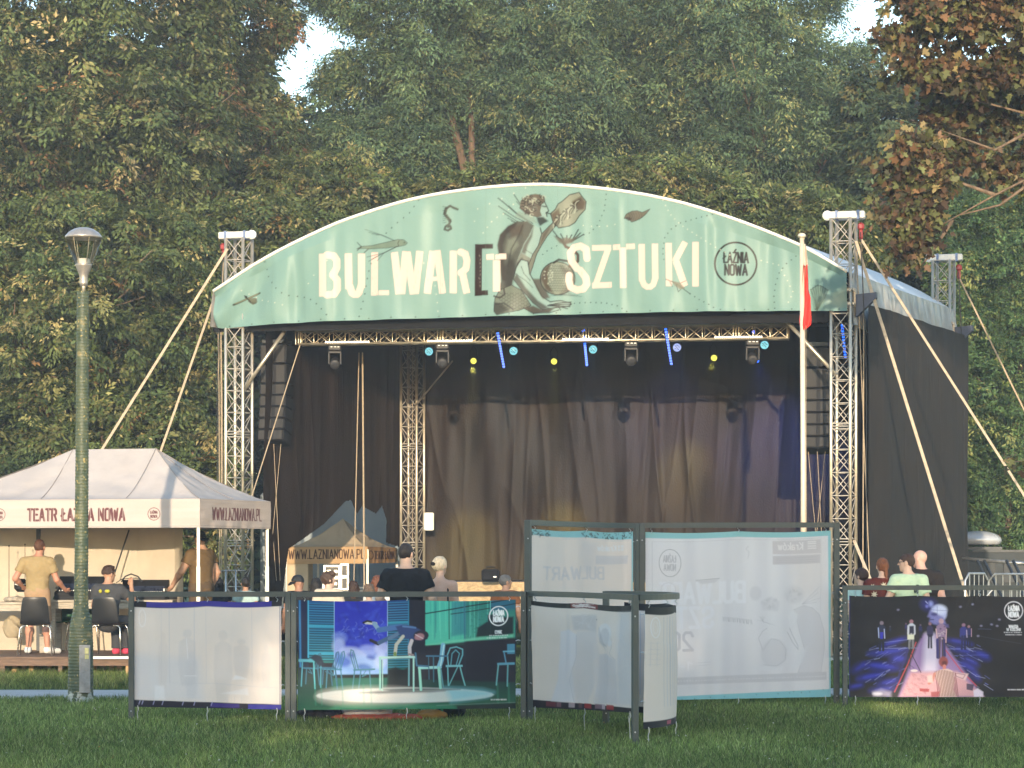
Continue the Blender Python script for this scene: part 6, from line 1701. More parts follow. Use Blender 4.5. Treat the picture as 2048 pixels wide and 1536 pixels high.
cv.text('SZTUKI', 60, 815, 138, 26, (219, 216, 221), .7, mirror=True, width=486); cv.text('2021', 96, 978, 125, 20, (184, 180, 186), .85, mirror=True, width=310); cv.text('1-31', 180, 1120, 56, 10, (222, 218, 222), .7, mirror=True, width=220); cv.line([(430, 1070), (540, 1064)], 4, GH1, .6); cv.line([(430, 1090), (540, 1084)], 3, GH1, .6)
for i in range(26): x = 620 + i * 8; cv.line([(x, 745 + i * 1.0), (x + r.uniform(-4, 8), 775 + i * 1.1)], 2.6, (150, 145, 150), .7)
bodyp = [(1120, 700), (1190, 672), (1250, 690), (1300, 740), (1330, 850), (1335, 980), (1310, 1150), (1150, 1150), (1200, 1000), (1160, 850), (1140, 760)]
cv.poly(bodyp, (196, 190, 193), .5, 6); cv.line(bodyp, 2.6, G1, .8)
cv.poly([(1075, 740), (1110, 705), (1150, 730), (1140, 800), (1090, 830)], (216, 212, 214), .8, 4); cv.line([(1090, 830), (1110, 880), (1150, 960), (1150, 985), (1110, 930), (1075, 860)], 3, (150, 146, 150), .8)
cv.ell(980, 1010, 95, 105, (196, 191, 195), .5, 6); cv.line([(898, 980), (870, 900), (900, 850), (930, 830)], 3, G1, .9); cv.line([(900, 990), (960, 905), (1020, 920), (1065, 980), (1060, 1060), (1000, 1100), (900, 1090)], 3, G1, .7)
cv.ell(1120, 590, 70, 66, (198, 193, 196), .5, 8); cv.ell(850, 580, 42, 52, (194, 189, 193), .5, 5); cv.poly([(880, 640), (960, 600), (1020, 640), (1010, 710), (900, 700)], (196, 191, 195), .5, 6)
for i in range(46):
    a = r.uniform(0, 6.28); x, y = (1120, 590) if i % 2 else (955, 650)
    x += 55 * math.cos(a) * r.uniform(.3, 1); y += 50 * math.sin(a) * r.uniform(.3, 1)
    cv.line([(x + 9 * math.cos(t + i), y + 8 * math.sin(t * 1.2 + i)) for t in np.linspace(0, 3, 6)], 1.8, (166, 161, 165), .6)
for e in ((1300, 540), (1290, 580), (1305, 620), (1280, 650)): cv.line([(1180, 660), (1240, (660 + e[1]) / 2), e], 2.4, G1, .7)
for i in range(9): cv.line([(870 + i * 6, 745), (900, 775 + i), (860 + i * 16, 770 + i * 5)], 1.8, G1, .5)
cv.poly([(1075, 1140), (1160, 1010), (1220, 960), (1180, 1080), (1110, 1150)], (214, 210, 212), .7, 5)
cv.poly([(820, 1100), (1050, 1110), (1040, 1135), (830, 1130)], (214, 210, 213), .6, 5)
cv.poly([(290, 1172), (1350, 1150), (1350, 1208), (290, 1224)], (192, 187, 190), .8, 3)
for i in range(50): x = 300 + i * 21; cv.bar((x, 1198 - i * .35), (x + r.uniform(5, 14), 1198 - i * .35), 10, GH2, .35)
cv.line([(430, 480), (595, 470)], 4, (140, 136, 140), .7); cv.poly([(430, 484), (595, 474), (560, 500), (470, 506)], G0, .7, 4); cv.line([(800, 245), (782, 265), (806, 290), (798, 330)], 6, G0, .7)
cv.poly([(68, 130), (1390, 130), (1390, 178), (68, 184)], (140, 188, 190)); cv.poly([(68, 1312), (1390, 1274), (1390, 1340), (68, 1340)], (128, 184, 192)); cv.poly([(1360, 150), (1390, 150), (1390, 1340), (1370, 1330)], (140, 190, 196), .95)
for x, y in ((330, 1325), (420, 1322), (530, 1312), (630, 1309), (855, 1300), (1008, 1296), (1090, 1292), (1118, 1283), (1172, 1291), (1230, 1288), (1325, 1273)): cv.bar((x, y), (x + 2, y + 8), 3, (30, 40, 44))
panel_cloth('banner_cloth', 'large white banner back with mirrored lettering and cyan hems, right of the tall pair', f6, .018, .97, (zat(1064, YT), zat(1061, YT)), (zat(1401, YT), zat(1394, YT)), cv, (74, 1380, 142, 1330), 29, 400, 340, .012)

# ---- 7: right panel with the stage photograph
YRt = 29.0
f7 = arc([pxY(1690, YRt), pxY(2104, YRt)])
frame('grey frame at the right edge around the dark concert picture', f7, zat(1171, YRt), zat(1171, YRt))
cv = Canvas(120, 505, 1800, 1370, .262, (30, 27, 32))
cv.speckle(.25, 40, 30, 3)
cv.poly([(150, 520), (165, 520), (165, 1350), (150, 1350)], (34, 40, 110), .9)
# side blocks of blue seats and cables
for x, y, rx, ry, al, rot in ((470, 980, 160, 26, .8, -.1), (520, 900, 110, 18, .8, -.3), (420, 1100, 150, 34, .85, .1), (330, 1185, 110, 26, .9, -.2), (480, 1230, 90, 26, .7, -.2), (560, 1040, 70, 40, .7, 0), (240, 1110, 70, 30, .5, -.6), (210, 1265, 60, 14, .8, -.2), (430, 1290, 110, 24, .6, -.1),
                          (1060, 900, 110, 16, .8, .2), (1080, 970, 90, 20, .7, .3), (1120, 1100, 90, 30, .6, .5), (1240, 1010, 80, 34, .6, .4), (1190, 1180, 60, 30, .45, .8), (1150, 1060, 80, 24, .6, .5)):
    cv.ell(x, y, rx, ry, (40, 42, 150), al, 14, rot); cv.ell(x + 10, y - 6, rx * .6, ry * .4, (72, 78, 205), al * .7, 8, rot)
for i in range(70):
    sx = -1 if i % 2 else 1; x = 800 + sx * r.uniform(150, 480); y = r.uniform(890, 1250); l_ = r.uniform(20, 80)
    cv.line([(x, y), (x + sx * l_, y + l_ * r.uniform(.2, .8))], r.uniform(2, 4), (130, 140, 235) if i % 3 else (200, 205, 250), .55)
cv.line([(380, 948), (1180, 955)], 3, (160, 170, 240), .8); cv.line([(450, 900), (640, 880)], 3, (160, 170, 240), .6); cv.line([(1030, 1008), (1300, 1008)], 3, (110, 120, 220), .6)
# runway
cv.poly([(770, 830), (870, 830), (960, 940), (1180, 1250), (1260, 1350), (560, 1350), (650, 1100), (720, 920)], (150, 120, 170), .95, 6)
cv.poly([(790, 830), (850, 830), (890, 960), (880, 1150), (760, 1150), (770, 950)], (215, 205, 225), .85, 14)
cv.poly([(660, 1150), (1040, 1140), (1260, 1350), (575, 1350)], (214, 160, 164), .95, 8)
cv.line([(705, 905), (640, 1080), (530, 1310)], 8, (200, 70, 80), .9); cv.line([(945, 960), (1080, 1140), (1200, 1260)], 8, (200, 66, 78), .9)
cv.line([(640, 960), (560, 1200), (470, 1350)], 20, (46, 42, 110), .7)
for i in range(60): x, y = r.uniform(600, 800), r.uniform(1165, 1340); cv.line([(x + 12 * math.cos(t + i), y + 8 * math.sin(t * 1.3 + i)) for t in np.linspace(0, 3, 5)], 2.4, (150, 60, 76), .6)
cv.poly([(1005, 1145), (1135, 1160), (1110, 1215), (1010, 1180)], (225, 190, 190), .95, 3); cv.line([(1030, 1155), (1110, 1168), (1090, 1200), (1035, 1180), (1030, 1155)], 5, (150, 90, 110)); cv.ell(690, 1136, 30, 10, (235, 215, 210), .95)
cv.poly([(1175, 1300), (1210, 1280), (1255, 1310), (1255, 1350), (1180, 1350)], (225, 210, 225), .95, 3); cv.poly([(1120, 1240), (1180, 1250), (1170, 1300), (1120, 1290)], (60, 54, 80), .9); cv.poly([(735, 1280), (815, 1285), (810, 1310), (735, 1305)], (170, 60, 66), .9)
cv.poly([(350, 1310), (420, 1285), (500, 1310), (500, 1350), (360, 1345)], (190, 180, 205), .6, 8); cv.ell(390, 1325, 40, 14, (225, 220, 230), .8, 5)
# projected head
cv.ell(890, 660, 68, 70, (190, 190, 228), .95, 5); cv.ell(900, 630, 58, 40, (222, 222, 244), .9, 8); cv.poly([(820, 640), (800, 690), (822, 700), (815, 730), (850, 750), (900, 760), (950, 745), (930, 690)], (130, 125, 185), .95, 5); cv.ell(855, 668, 26, 14, (70, 64, 120), .9, 4); cv.line([(820, 715), (850, 712)], 8, (60, 54, 110), .9); cv.line([(880, 600), (880, 700)], 4, (120, 120, 180), .8); cv.line([(830, 632), (955, 636)], 4, (110, 110, 170), .8); cv.poly([(880, 740), (970, 750), (975, 775), (890, 780)], (90, 82, 140), .9, 4)
cv.ell(828, 585, 15, 20, (200, 205, 255), .95, 8); cv.ell(795, 605, 9, 10, (170, 170, 250), .9, 5); cv.ell(810, 590, 50, 34, (70, 66, 190), .45, 22); cv.line([(785, 565), (800, 580)], 6, (190, 190, 240))
# performers
def perf(x, top, h, cc, head, w_=44, legs=True):
    cv.ell(x, top + h * .06, w_ * .25, h * .07, head, 1, 2)
    cv.poly([(x - w_ * .5, top + h * .2), (x - w_ * .16, top + h * .12), (x + w_ * .16, top + h * .12), (x + w_ * .5, top + h * .2), (x + w_ * .52, top + h * .5), (x + w_ * .3, top + h * .58), (x - w_ * .3, top + h * .58), (x - w_ * .52, top + h * .5)], cc, 1, 2)
    if legs: cv.line([(x - w_ * .18, top + h * .5), (x - w_ * .24, top + h)], w_ * .3, tuple(c * .6 for c in cc)); cv.line([(x + w_ * .18, top + h * .5), (x + w_ * .2, top + h)], w_ * .3, tuple(c * .55 for c in cc))
perf(425, 725, 240, (44, 48, 74), (140, 120, 130), 62); cv.line([(398, 780), (402, 860)], 7, (190, 200, 235)); cv.line([(446, 790), (450, 865)], 6, (200, 205, 240)); cv.poly([(410, 815), (440, 815), (436, 870), (412, 870)], (54, 54, 180), .95)
perf(668, 720, 230, (206, 206, 214), (176, 120, 130), 64); cv.poly([(652, 770), (688, 770), (690, 830), (650, 830)], (36, 36, 60), 1, 2); cv.poly([(636, 840), (690, 840), (690, 880), (636, 880)], (214, 214, 190), .95)
perf(820, 735, 210, (56, 48, 86), (150, 110, 120), 50); perf(742, 755, 110, (40, 40, 90), (110, 90, 110), 26); perf(495, 765, 80, (40, 44, 70), (110, 100, 110), 14); perf(625, 745, 90, (50, 46, 100), (130, 90, 120), 18)
perf(912, 705, 320, (150, 120, 150), (206, 160, 165), 80); 
for i in range(16): cv.ell(r.uniform(885, 945), r.uniform(765, 880), 8, 6, (90, 70, 110) if i % 2 else (190, 170, 180), .8)
cv.line([(880, 880), (882, 1025)], 22, (58, 50, 110)); cv.line([(935, 880), (940, 1010)], 20, (52, 46, 100)); cv.line([(955, 790), (950, 900)], 8, (210, 170, 170)); cv.line([(870, 790), (878, 860)], 9, (220, 180, 180))
perf(1095, 745, 210, (54, 56, 130), (150, 110, 130), 60); perf(1138, 762, 170, (44, 46, 100), (150, 110, 120), 44); cv.line([(1160, 790), (1160, 855)], 6, (190, 150, 160)); cv.line([(1120, 800), (1124, 860)], 5, (210, 190, 220))
cv.line([(658, 900), (656, 1120)], 5, (20, 18, 30)); cv.line([(656, 975), (745, 1150)], 6, (18, 16, 28)); cv.line([(656, 975), (610, 1110)], 5, (20, 18, 40)); cv.line([(640, 1080), (690, 1115)], 3, (30, 26, 40))
cv.ell(930, 1060, 38, 44, (150, 74, 72), 1, 3); cv.ell(938, 1072, 22, 20, (100, 46, 50), .95, 3); cv.line([(938, 1095), (938, 1122)], 26, (196, 120, 112))
body = [(858, 1150), (905, 1125), (965, 1118), (1005, 1135), (1020, 1230), (1010, 1290), (1040, 1350), (900, 1350), (905, 1280), (870, 1200)]
cv.poly(body, (222, 190, 180), 1, 2)
for i in range(14):
    x = 862 + i * 12.5; cv.line([(x, 1140 - 10 * math.sin(i / 3)), (x + 14, 1240), (x + 26, 1345)], 5.2, (104, 30, 34))
cv.line([(858, 1160), (838, 1220), (812, 1240)], 22, (200, 130, 118)); cv.poly([(795, 1175), (838, 1170), (845, 1235), (800, 1230)], (225, 190, 185), .9, 3); cv.poly([(826, 1310), (900, 1305), (890, 1350), (830, 1350)], (170, 80, 84), .9, 3)
for x, y in ((560, 632), (1070, 606), (1170, 590), (1325, 755), (1370, 765), (1215, 852), (1388, 712), (1240, 770)): cv.ell(x, y, 8, 5, (170, 165, 200), .8, 4)
cv.line([(1215, 852), (1568, 910)], 2, (90, 86, 110), .6); cv.line([(1215, 795), (1320, 795)], 3, (96, 96, 140), .7)
cv.ring(1505, 638, 74, 76, 7, (238, 232, 236)); cv.text('ŁAŹNIA', 1462, 636, 38, 8.5, (240, 236, 238), width=88); cv.text('NOWA', 1464, 688, 40, 9, (240, 236, 238), width=82)
cv.text('WAŁĘSA', 1466, 778, 22, 5, (240, 236, 238), width=74); cv.text('W KOLONII', 1448, 803, 20, 4.6, (240, 236, 238), width=112)
for y, x0 in ((817, 1425), (836, 1437)):
    x = x0
    while x < 1575: cv.bar((x, y), (x + r.uniform(5, 12), y), 8, (225, 220, 224), .75); x += 14
x = 1455
while x < 1600: cv.bar((x, 1291), (x + r.uniform(6, 12), 1291), 9, (238, 234, 238), .9); x += 13
panel_cloth('banner_cloth', 'dark printed concert picture with a lit runway and performers, at the right edge', f7, .02, .978, (zat(1191, YRt), zat(1191, YRt)), (zat(1394, YRt), zat(1394, YRt)), cv, (158, 1782, 522, 1352), 37, 420, 220, .007, hooks=4)
# ------------------------------------------------------------------ park lamp, flagpole, flag
YL = 30.0
def post_material():
    m, t, b = new_mat('ribbed_green_paint')
    N, L = t.nodes, t.links
    tc = N.new('ShaderNodeTexCoord'); sx = N.new('ShaderNodeSeparateXYZ'); L.new(tc.outputs['Object'], sx.inputs[0])
    n1 = N.new('ShaderNodeTexNoise'); n1.inputs['Scale'].default_value = 7; n1.inputs['Detail'].default_value = 6; L.new(tc.outputs['Object'], n1.inputs['Vector'])
    r1 = N.new('ShaderNodeValToRGB'); e = r1.color_ramp
    e.elements[0].position = .35; e.elements[0].color = (.042, .060, .034, 1)
    e.elements[1].position = .62; e.elements[1].color = (.085, .098, .050, 1)
    x = e.elements.new(.74); x.color = (.26, .20, .085, 1)  # gold blotches paint sunlight onto the post
    L.new(n1.outputs['Fac'], r1.inputs[0])
    n3 = N.new('ShaderNodeTexNoise'); n3.inputs['Scale'].default_value = 26; n3.inputs['Detail'].default_value = 3; L.new(tc.outputs['Object'], n3.inputs['Vector'])
    r3 = N.new('ShaderNodeValToRGB'); r3.color_ramp.elements[0].position = .62; r3.color_ramp.elements[1].position = .68
    L.new(n3.outputs['Fac'], r3.inputs[0])
    # peeled white patches near the foot
    mr = N.new('ShaderNodeMapRange'); mr.inputs['From Min'].default_value = .05; mr.inputs['From Max'].default_value = .42; mr.inputs['To Min'].default_value = .62; mr.inputs['To Max'].default_value = .0
    L.new(sx.outputs[2], mr.inputs[0])
    n4 = N.new('ShaderNodeTexNoise'); n4.inputs['Scale'].default_value = 14; n4.inputs['Detail'].default_value = 5; L.new(tc.outputs['Object'], n4.inputs['Vector'])
    ml = N.new('ShaderNodeMath'); ml.operation = 'MULTIPLY'; L.new(n4.outputs['Fac'], ml.inputs[0]); L.new(mr.outputs[0], ml.inputs[1])
    r4 = N.new('ShaderNodeValToRGB'); r4.color_ramp.elements[0].position = .27; r4.color_ramp.elements[1].position = .31
    L.new(ml.outputs[0], r4.inputs[0])
    m1 = N.new('ShaderNodeMix'); m1.data_type = 'RGBA'; L.new(r3.outputs[0], m1.inputs[0]); L.new(r1.outputs[0], m1.inputs[6]); m1.inputs[7].default_value = (.34, .26, .09, 1)  # gold specks painted in as sun glints
    m2 = N.new('ShaderNodeMix'); m2.data_type = 'RGBA'; L.new(r4.outputs[0], m2.inputs[0]); L.new(m1.outputs[2], m2.inputs[6]); m2.inputs[7].default_value = (.45, .46, .42, 1)
    L.new(m2.outputs[2], b.inputs['Base Color'])
    b.inputs['Roughness'].default_value = .5
    bp = N.new('ShaderNodeBump'); bp.inputs['Strength'].default_value = .6; bp.inputs['Distance'].default_value = .012
    L.new(n3.outputs['Fac'], bp.inputs['Height']); L.new(bp.outputs[0], b.inputs['Normal'])
    return m
POSTM = post_material()
lb = P(161, 0, YL); lx = lb.x; s = F / YL
def lz(py): return CH + (HZ - py) / s
lp = thing('street_lamp', 'green ribbed park lamp post with clear bowl head, in front of the white tent', 'street lamp', (lx, YL, 0))
prof = [(1409, 26), (1400, 25.6), (1385, 25.2), (1290, 24.6), (1256, 23), (1240, 20.5), (1226, 17), (1212, 14.6), (1195, 14), (1000, 13.2), (583, 11.9)]
zs = np.arange(0, lz(583), .0085)
zz = [lz(p[0]) for p in prof]; rr = [p[1] / s for p in prof]
m = MB(); vs, fs, nn = [], [], 26
for i, z in enumerate(zs):
    r0 = float(np.interp(z, zz, rr)); rib = .0030 * math.sin(i * 2 * math.pi / 4.6) * (1 if z < 1.2 else .8)
    for k in range(nn):
        t = 2 * math.pi * k / nn
        r1 = r0 + rib + .0035 * (float(vnoise2(t * 3.2, z * 9, 2)) - .5)
        vs.append((lx + .03 * z / 5 + r1 * math.cos(t), YL + r1 * math.sin(t), z))
for i in range(len(zs) - 1):
    for k in range(nn):
        j = (k + 1) % nn
        fs.append((i * nn + k, i * nn + j, (i + 1) * nn + j, (i + 1) * nn + k))
fs.append(tuple((len(zs) - 1) * nn + k for k in range(nn)))
m.add(vs, fs); post = m.build('post', POSTM, lp, smooth=True)
a, b = P(158, 1386, YL - .165), P(180, 1290, YL - .165)
m = MB(); m.box(((a.x + b.x) / 2, YL - .150, (a.z + b.z) / 2), (b.x - a.x, .05, b.z - a.z), rz=.18, bev=.006)
ht = m.build('hatch', MT('grey_hatch_paint', (.30, .29, .28), .6, .1, .25, 9, .4, 30), lp)
m = MB(); m.box((b.x - .035, YL - .19, b.z - .07), (.045, .012, .07), rz=.18); m.box((b.x - .033, YL - .19, b.z - .14), (.045, .012, .05), rz=.18); m.build('sticker', MT('yellow_white_sticker', (.6, .55, .25), .6, 0, .2, 30), ht)
hx = lx + .03 * lz(570) / 5 + .008
LM = MT('brushed_lamp_metal', (.42, .38, .35), .38, .6, .12, 14)
hz_ = lz(583)
MB().tube((hx, YL, hz_ - .02), (hx, YL, lz(560)), .022, n=12).build('neck', ALU, lp, smooth=True)
def L(pts): return [(r_ / s, lz(y)) for r_, y in pts]
MB().lathe((hx, YL, 0), L([(7.5, 572), (8, 566), (8, 556), (9.5, 549), (12, 543), (14.5, 537), (16.5, 531), (17, 529), (16, 528)]), 28).build('holder', LM, lp, smooth=True)
MB().lathe((hx, YL, 0), L([(14.5, 530), (14, 527), (12.5, 518), (11.5, 517.5)]), 24).build('lamp_core', WHITEP, lp, smooth=True)
GL = glass('clear_lamp_bowl')
MB().lathe((hx, YL, 0), L([(16.5, 530), (20, 520), (26, 506), (32, 490), (36, 478), (36.5, 476)]), 36, caps=False).build('bowl', GL, lp, smooth=True)
m = MB(); m.lathe((hx, YL, 0), L([(37, 477), (37.5, 474.5), (37, 473), (30, 465), (20, 458.5), (12, 456), (0.5, 455.4)]), 36); m.build('cap', LM, lp, smooth=True)
m = MB()
for t in (-1.05, -2.1, 1.0, 2.2):
    m.path([(hx + r_ / s * math.cos(t), YL + r_ / s * math.sin(t), lz(y)) for r_, y in ((14.5, 528), (20, 516), (26, 500), (29.5, 484), (31, 476))], .006, 5)
m.build('support_rod', ALU, lp)

# flagpole with a limp white and red flag
YF = 37.5; s = F / YF
fx = P(1605, 0, YF).x
fp = thing('flagpole', 'slim pale flagpole standing before the right side of the stage', 'flagpole', (fx, YF, 0))
top = CH + (HZ - 476) / s
MB().path([(fx + .012, YF, 0), (fx + .012, YF, 3), (fx - .01, YF, top)], [.042, .040, .034], 14).build('pole', MT('pale_pole_lacquer', (.62, .52, .40), .38, .1, .08, 9), fp, smooth=True)
m = MB(); m.lathe((fx - .01, YF, top), [(.03, 0), (.058, .012), (.064, .035), (.05, .062), (.01, .075)], 18); m.build('finial', LEGM, fp, smooth=True)
MB().tube((fx + .06, YF - .02, 1.2), (fx + .045, YF - .02, top - .1), .004, n=5).build('halyard', ROPE, fp)
RED = MT('red_flag_cloth', (.50, .025, .018), .75, 0, .12, 5, .2, 12)
WHT = MT('white_flag_cloth', (.62, .56, .50), .75, 0, .08, 5)
fl = thing('flag', 'limp white and red flag hanging down the flagpole', 'flag', (fx + .06, YF - .01, CH + (HZ - 480) / s))
def fcloth(name, prof, mat, seed):
    V = []
    for (y, xl, xr) in prof:
        row = []
        for k in range(9):
            t = k / 8; x = xl + (xr - xl) * t
            q = P(x, y, YF - .02)
            row.append((q.x, q.y + .05 * math.sin(t * 8 + y * .03 + seed), q.z))
        V.append(row)
    link_mesh(name, grid_mesh(name, np.array(V)), mat, fl)
fcloth('white_half', [(488, 1608, 1611), (505, 1608, 1613), (525, 1608, 1615), (532, 1608, 1616)], WHT, 0)
fcloth('red_half', [(530, 1606, 1615), (560, 1604, 1617), (580, 1604, 1618), (595, 1603, 1622), (620, 1601, 1622.5), (640, 1599, 1623), (650, 1600, 1622), (660, 1606, 1610)], RED, 1)
# ------------------------------------------------------------------ people (one continuous skin each, clothes and hair as parts)
def surf_nets(fn, lo, hi, res):
    lo = np.array(lo, float); n = np.ceil((np.array(hi, float) - lo) / res / 4).astype(int) * 4 + 1
    nb = (n - 1) // 4
    bx_ = [lo[i] + (np.arange(nb[i]) + .5) * 4 * res for i in range(3)]
    BC = np.stack(np.meshgrid(*bx_, indexing='ij'), -1).reshape(-1, 3)
    bd = fn(BC).reshape(nb)
    act = np.abs(bd) < 4 * res * 1.15 + .004
    D = np.where(bd < 0, -1.0, 1.0).repeat(4, 0).repeat(4, 1).repeat(4, 2)
    D = np.pad(D, ((0, 1),) * 3, mode='edge')
    A_ = act.repeat(4, 0).repeat(4, 1).repeat(4, 2)
    A_ = np.pad(A_, ((0, 1),) * 3, mode='edge')
    B_ = A_.copy()
    for ax in range(3):
        s1 = [slice(None)] * 3; s2 = [slice(None)] * 3
        s1[ax] = slice(1, None); s2[ax] = slice(None, -1)
        t = B_.copy(); t[tuple(s1)] |= B_[tuple(s2)]; B_ = t
    ii = np.argwhere(B_)
    D[B_] = fn(lo + ii * res)
    s = D < 0
    ncell = n - 1
    cnt = np.zeros(ncell); acc = np.zeros((*ncell, 3))
    def corner(o): return tuple(slice(o[a], o[a] + ncell[a]) for a in range(3))
    for ax in range(3):
        for u in (0, 1):
            for v in (0, 1):
                o = [0, 0, 0]; oth = [a for a in range(3) if a != ax]; o[oth[0]] = u; o[oth[1]] = v
                q = list(o); q[ax] = 1
                d0, d1 = D[corner(o)], D[corner(q)]
                cr = (d0 < 0) != (d1 < 0)
                t = np.where(cr, d0 / np.where(cr, d0 - d1, 1), 0)
                cnt += cr
                for a in range(3): acc[..., a] += cr * (o[a] + (t if a == ax else 0))
    has = cnt > 0
    idx = -np.ones(ncell, int); idx[has] = np.arange(has.sum())
    cells = np.argwhere(has)
    V = lo + (cells + acc[has] / cnt[has][:, None]) * res
    Q = []
    for ax in range(3):
        a, b = [(1, 2), (2, 0), (0, 1)][ax]
        o0 = [slice(1, -1)] * 3; o0[ax] = slice(0, -1)
        o1 = list(o0); o1[ax] = slice(1, None)
        s0, s1 = s[tuple(o0)], s[tuple(o1)]
        cr = np.argwhere(s0 != s1)
        if not len(cr): continue
        off = np.ones(3, int); off[ax] = 0
        c = cr + off
        def cid(da, db):
            e = c.copy(); e[:, a] += da; e[:, b] += db
            return idx[e[:, 0], e[:, 1], e[:, 2]]
        q = np.stack([cid(-1, -1), cid(0, -1), cid(0, 0), cid(-1, 0)], 1)
        fl = s1[tuple(cr.T)]
        q[fl] = q[fl][:, ::-1]
        Q.append(q)
    Q = np.concatenate(Q); Q = Q[(Q >= 0).all(1)]
    return V, Q
def smin(a, b, k):
    h = np.clip(.5 + .5 * (b - a) / k, 0, 1)
    return b + (a - b) * h - k * h * (1 - h)
def cap(p, a, b, ra, rb):
    a, b = np.array(a, float), np.array(b, float); e = b - a
    t = np.clip(((p - a) @ e) / (e @ e + 1e-12), 0, 1)
    return np.linalg.norm(p - a - t[:, None] * e, axis=1) - (ra + (rb - ra) * t)
def elli(p, c, r):
    r = np.array(r, float); q = (p - np.array(c, float)) / r
    l = np.linalg.norm(q, axis=1); g = np.linalg.norm(q / r, axis=1)
    return l * (l - 1) / np.maximum(g, 1e-6)
def rotz(p, c, a):
    x, y = p[:, 0] - c[0], p[:, 1] - c[1]; ca, sa = math.cos(-a), math.sin(-a)
    return np.stack([x * ca - y * sa, x * sa + y * ca, p[:, 2] - c[2]], 1)
SKIN = {}
def skin(name, c):
    if name not in SKIN: SKIN[name] = MT('skin_' + name, c, .55, 0, .07, 9, spec=.35)
    return SKIN[name]
def clothm(name, c, **k):
    n = 'cloth_' + name
    return bpy.data.materials.get(n) or MT(n, c, .85, 0, k.pop('var', .10), k.pop('scale', 7), .25, 24, spec=.15, **k)
def hairm(name, c):
    n = 'hair_' + name
    return bpy.data.materials.get(n) or MT(n, c, .55, 0, .3, 30, .5, 60, spec=.35, stretch=(3, 3, .7))
BASE = dict(pel=(0, 0, .93), wai=(0, .0, 1.09), che=(0, 0, 1.29), nek=(0, -.015, 1.47), hed=(0, .025, 1.632),
            shl=(-.178, -.015, 1.425), shr=(.178, -.015, 1.425), ell=(-.235, -.04, 1.14), elr=(.235, -.04, 1.14), wrl=(-.25, .05, .90), wrr=(.25, .05, .90),
            hdl=(-.02, .25, -1), hdr=(.02, .25, -1),
            hil=(-.09, 0, .91), hir=(.09, 0, .91), knl=(-.10, .02, .50), knr=(.10, .02, .50), anl=(-.105, -.025, .09), anr=(.105, -.025, .09), tol=(-.12, .15, .03), tor=(.12, .15, .03))
SIT = dict(pel=(0, 0, .50), wai=(0, -.02, .66), che=(0, -.01, .87), nek=(0, -.005, 1.05), hed=(0, .04, 1.21), shl=(-.178, -.01, 1.005), shr=(.178, -.01, 1.005), ell=(-.23, .06, .74), elr=(.23, .06, .74), wrl=(-.16, .30, .70), wrr=(.16, .30, .70),
           hil=(-.09, .02, .50), hir=(.09, .02, .50), knl=(-.12, .44, .50), knr=(.12, .44, .50), anl=(-.12, .42, .09), anr=(.12, .42, .09), tol=(-.13, .60, .03), tor=(.13, .60, .03))
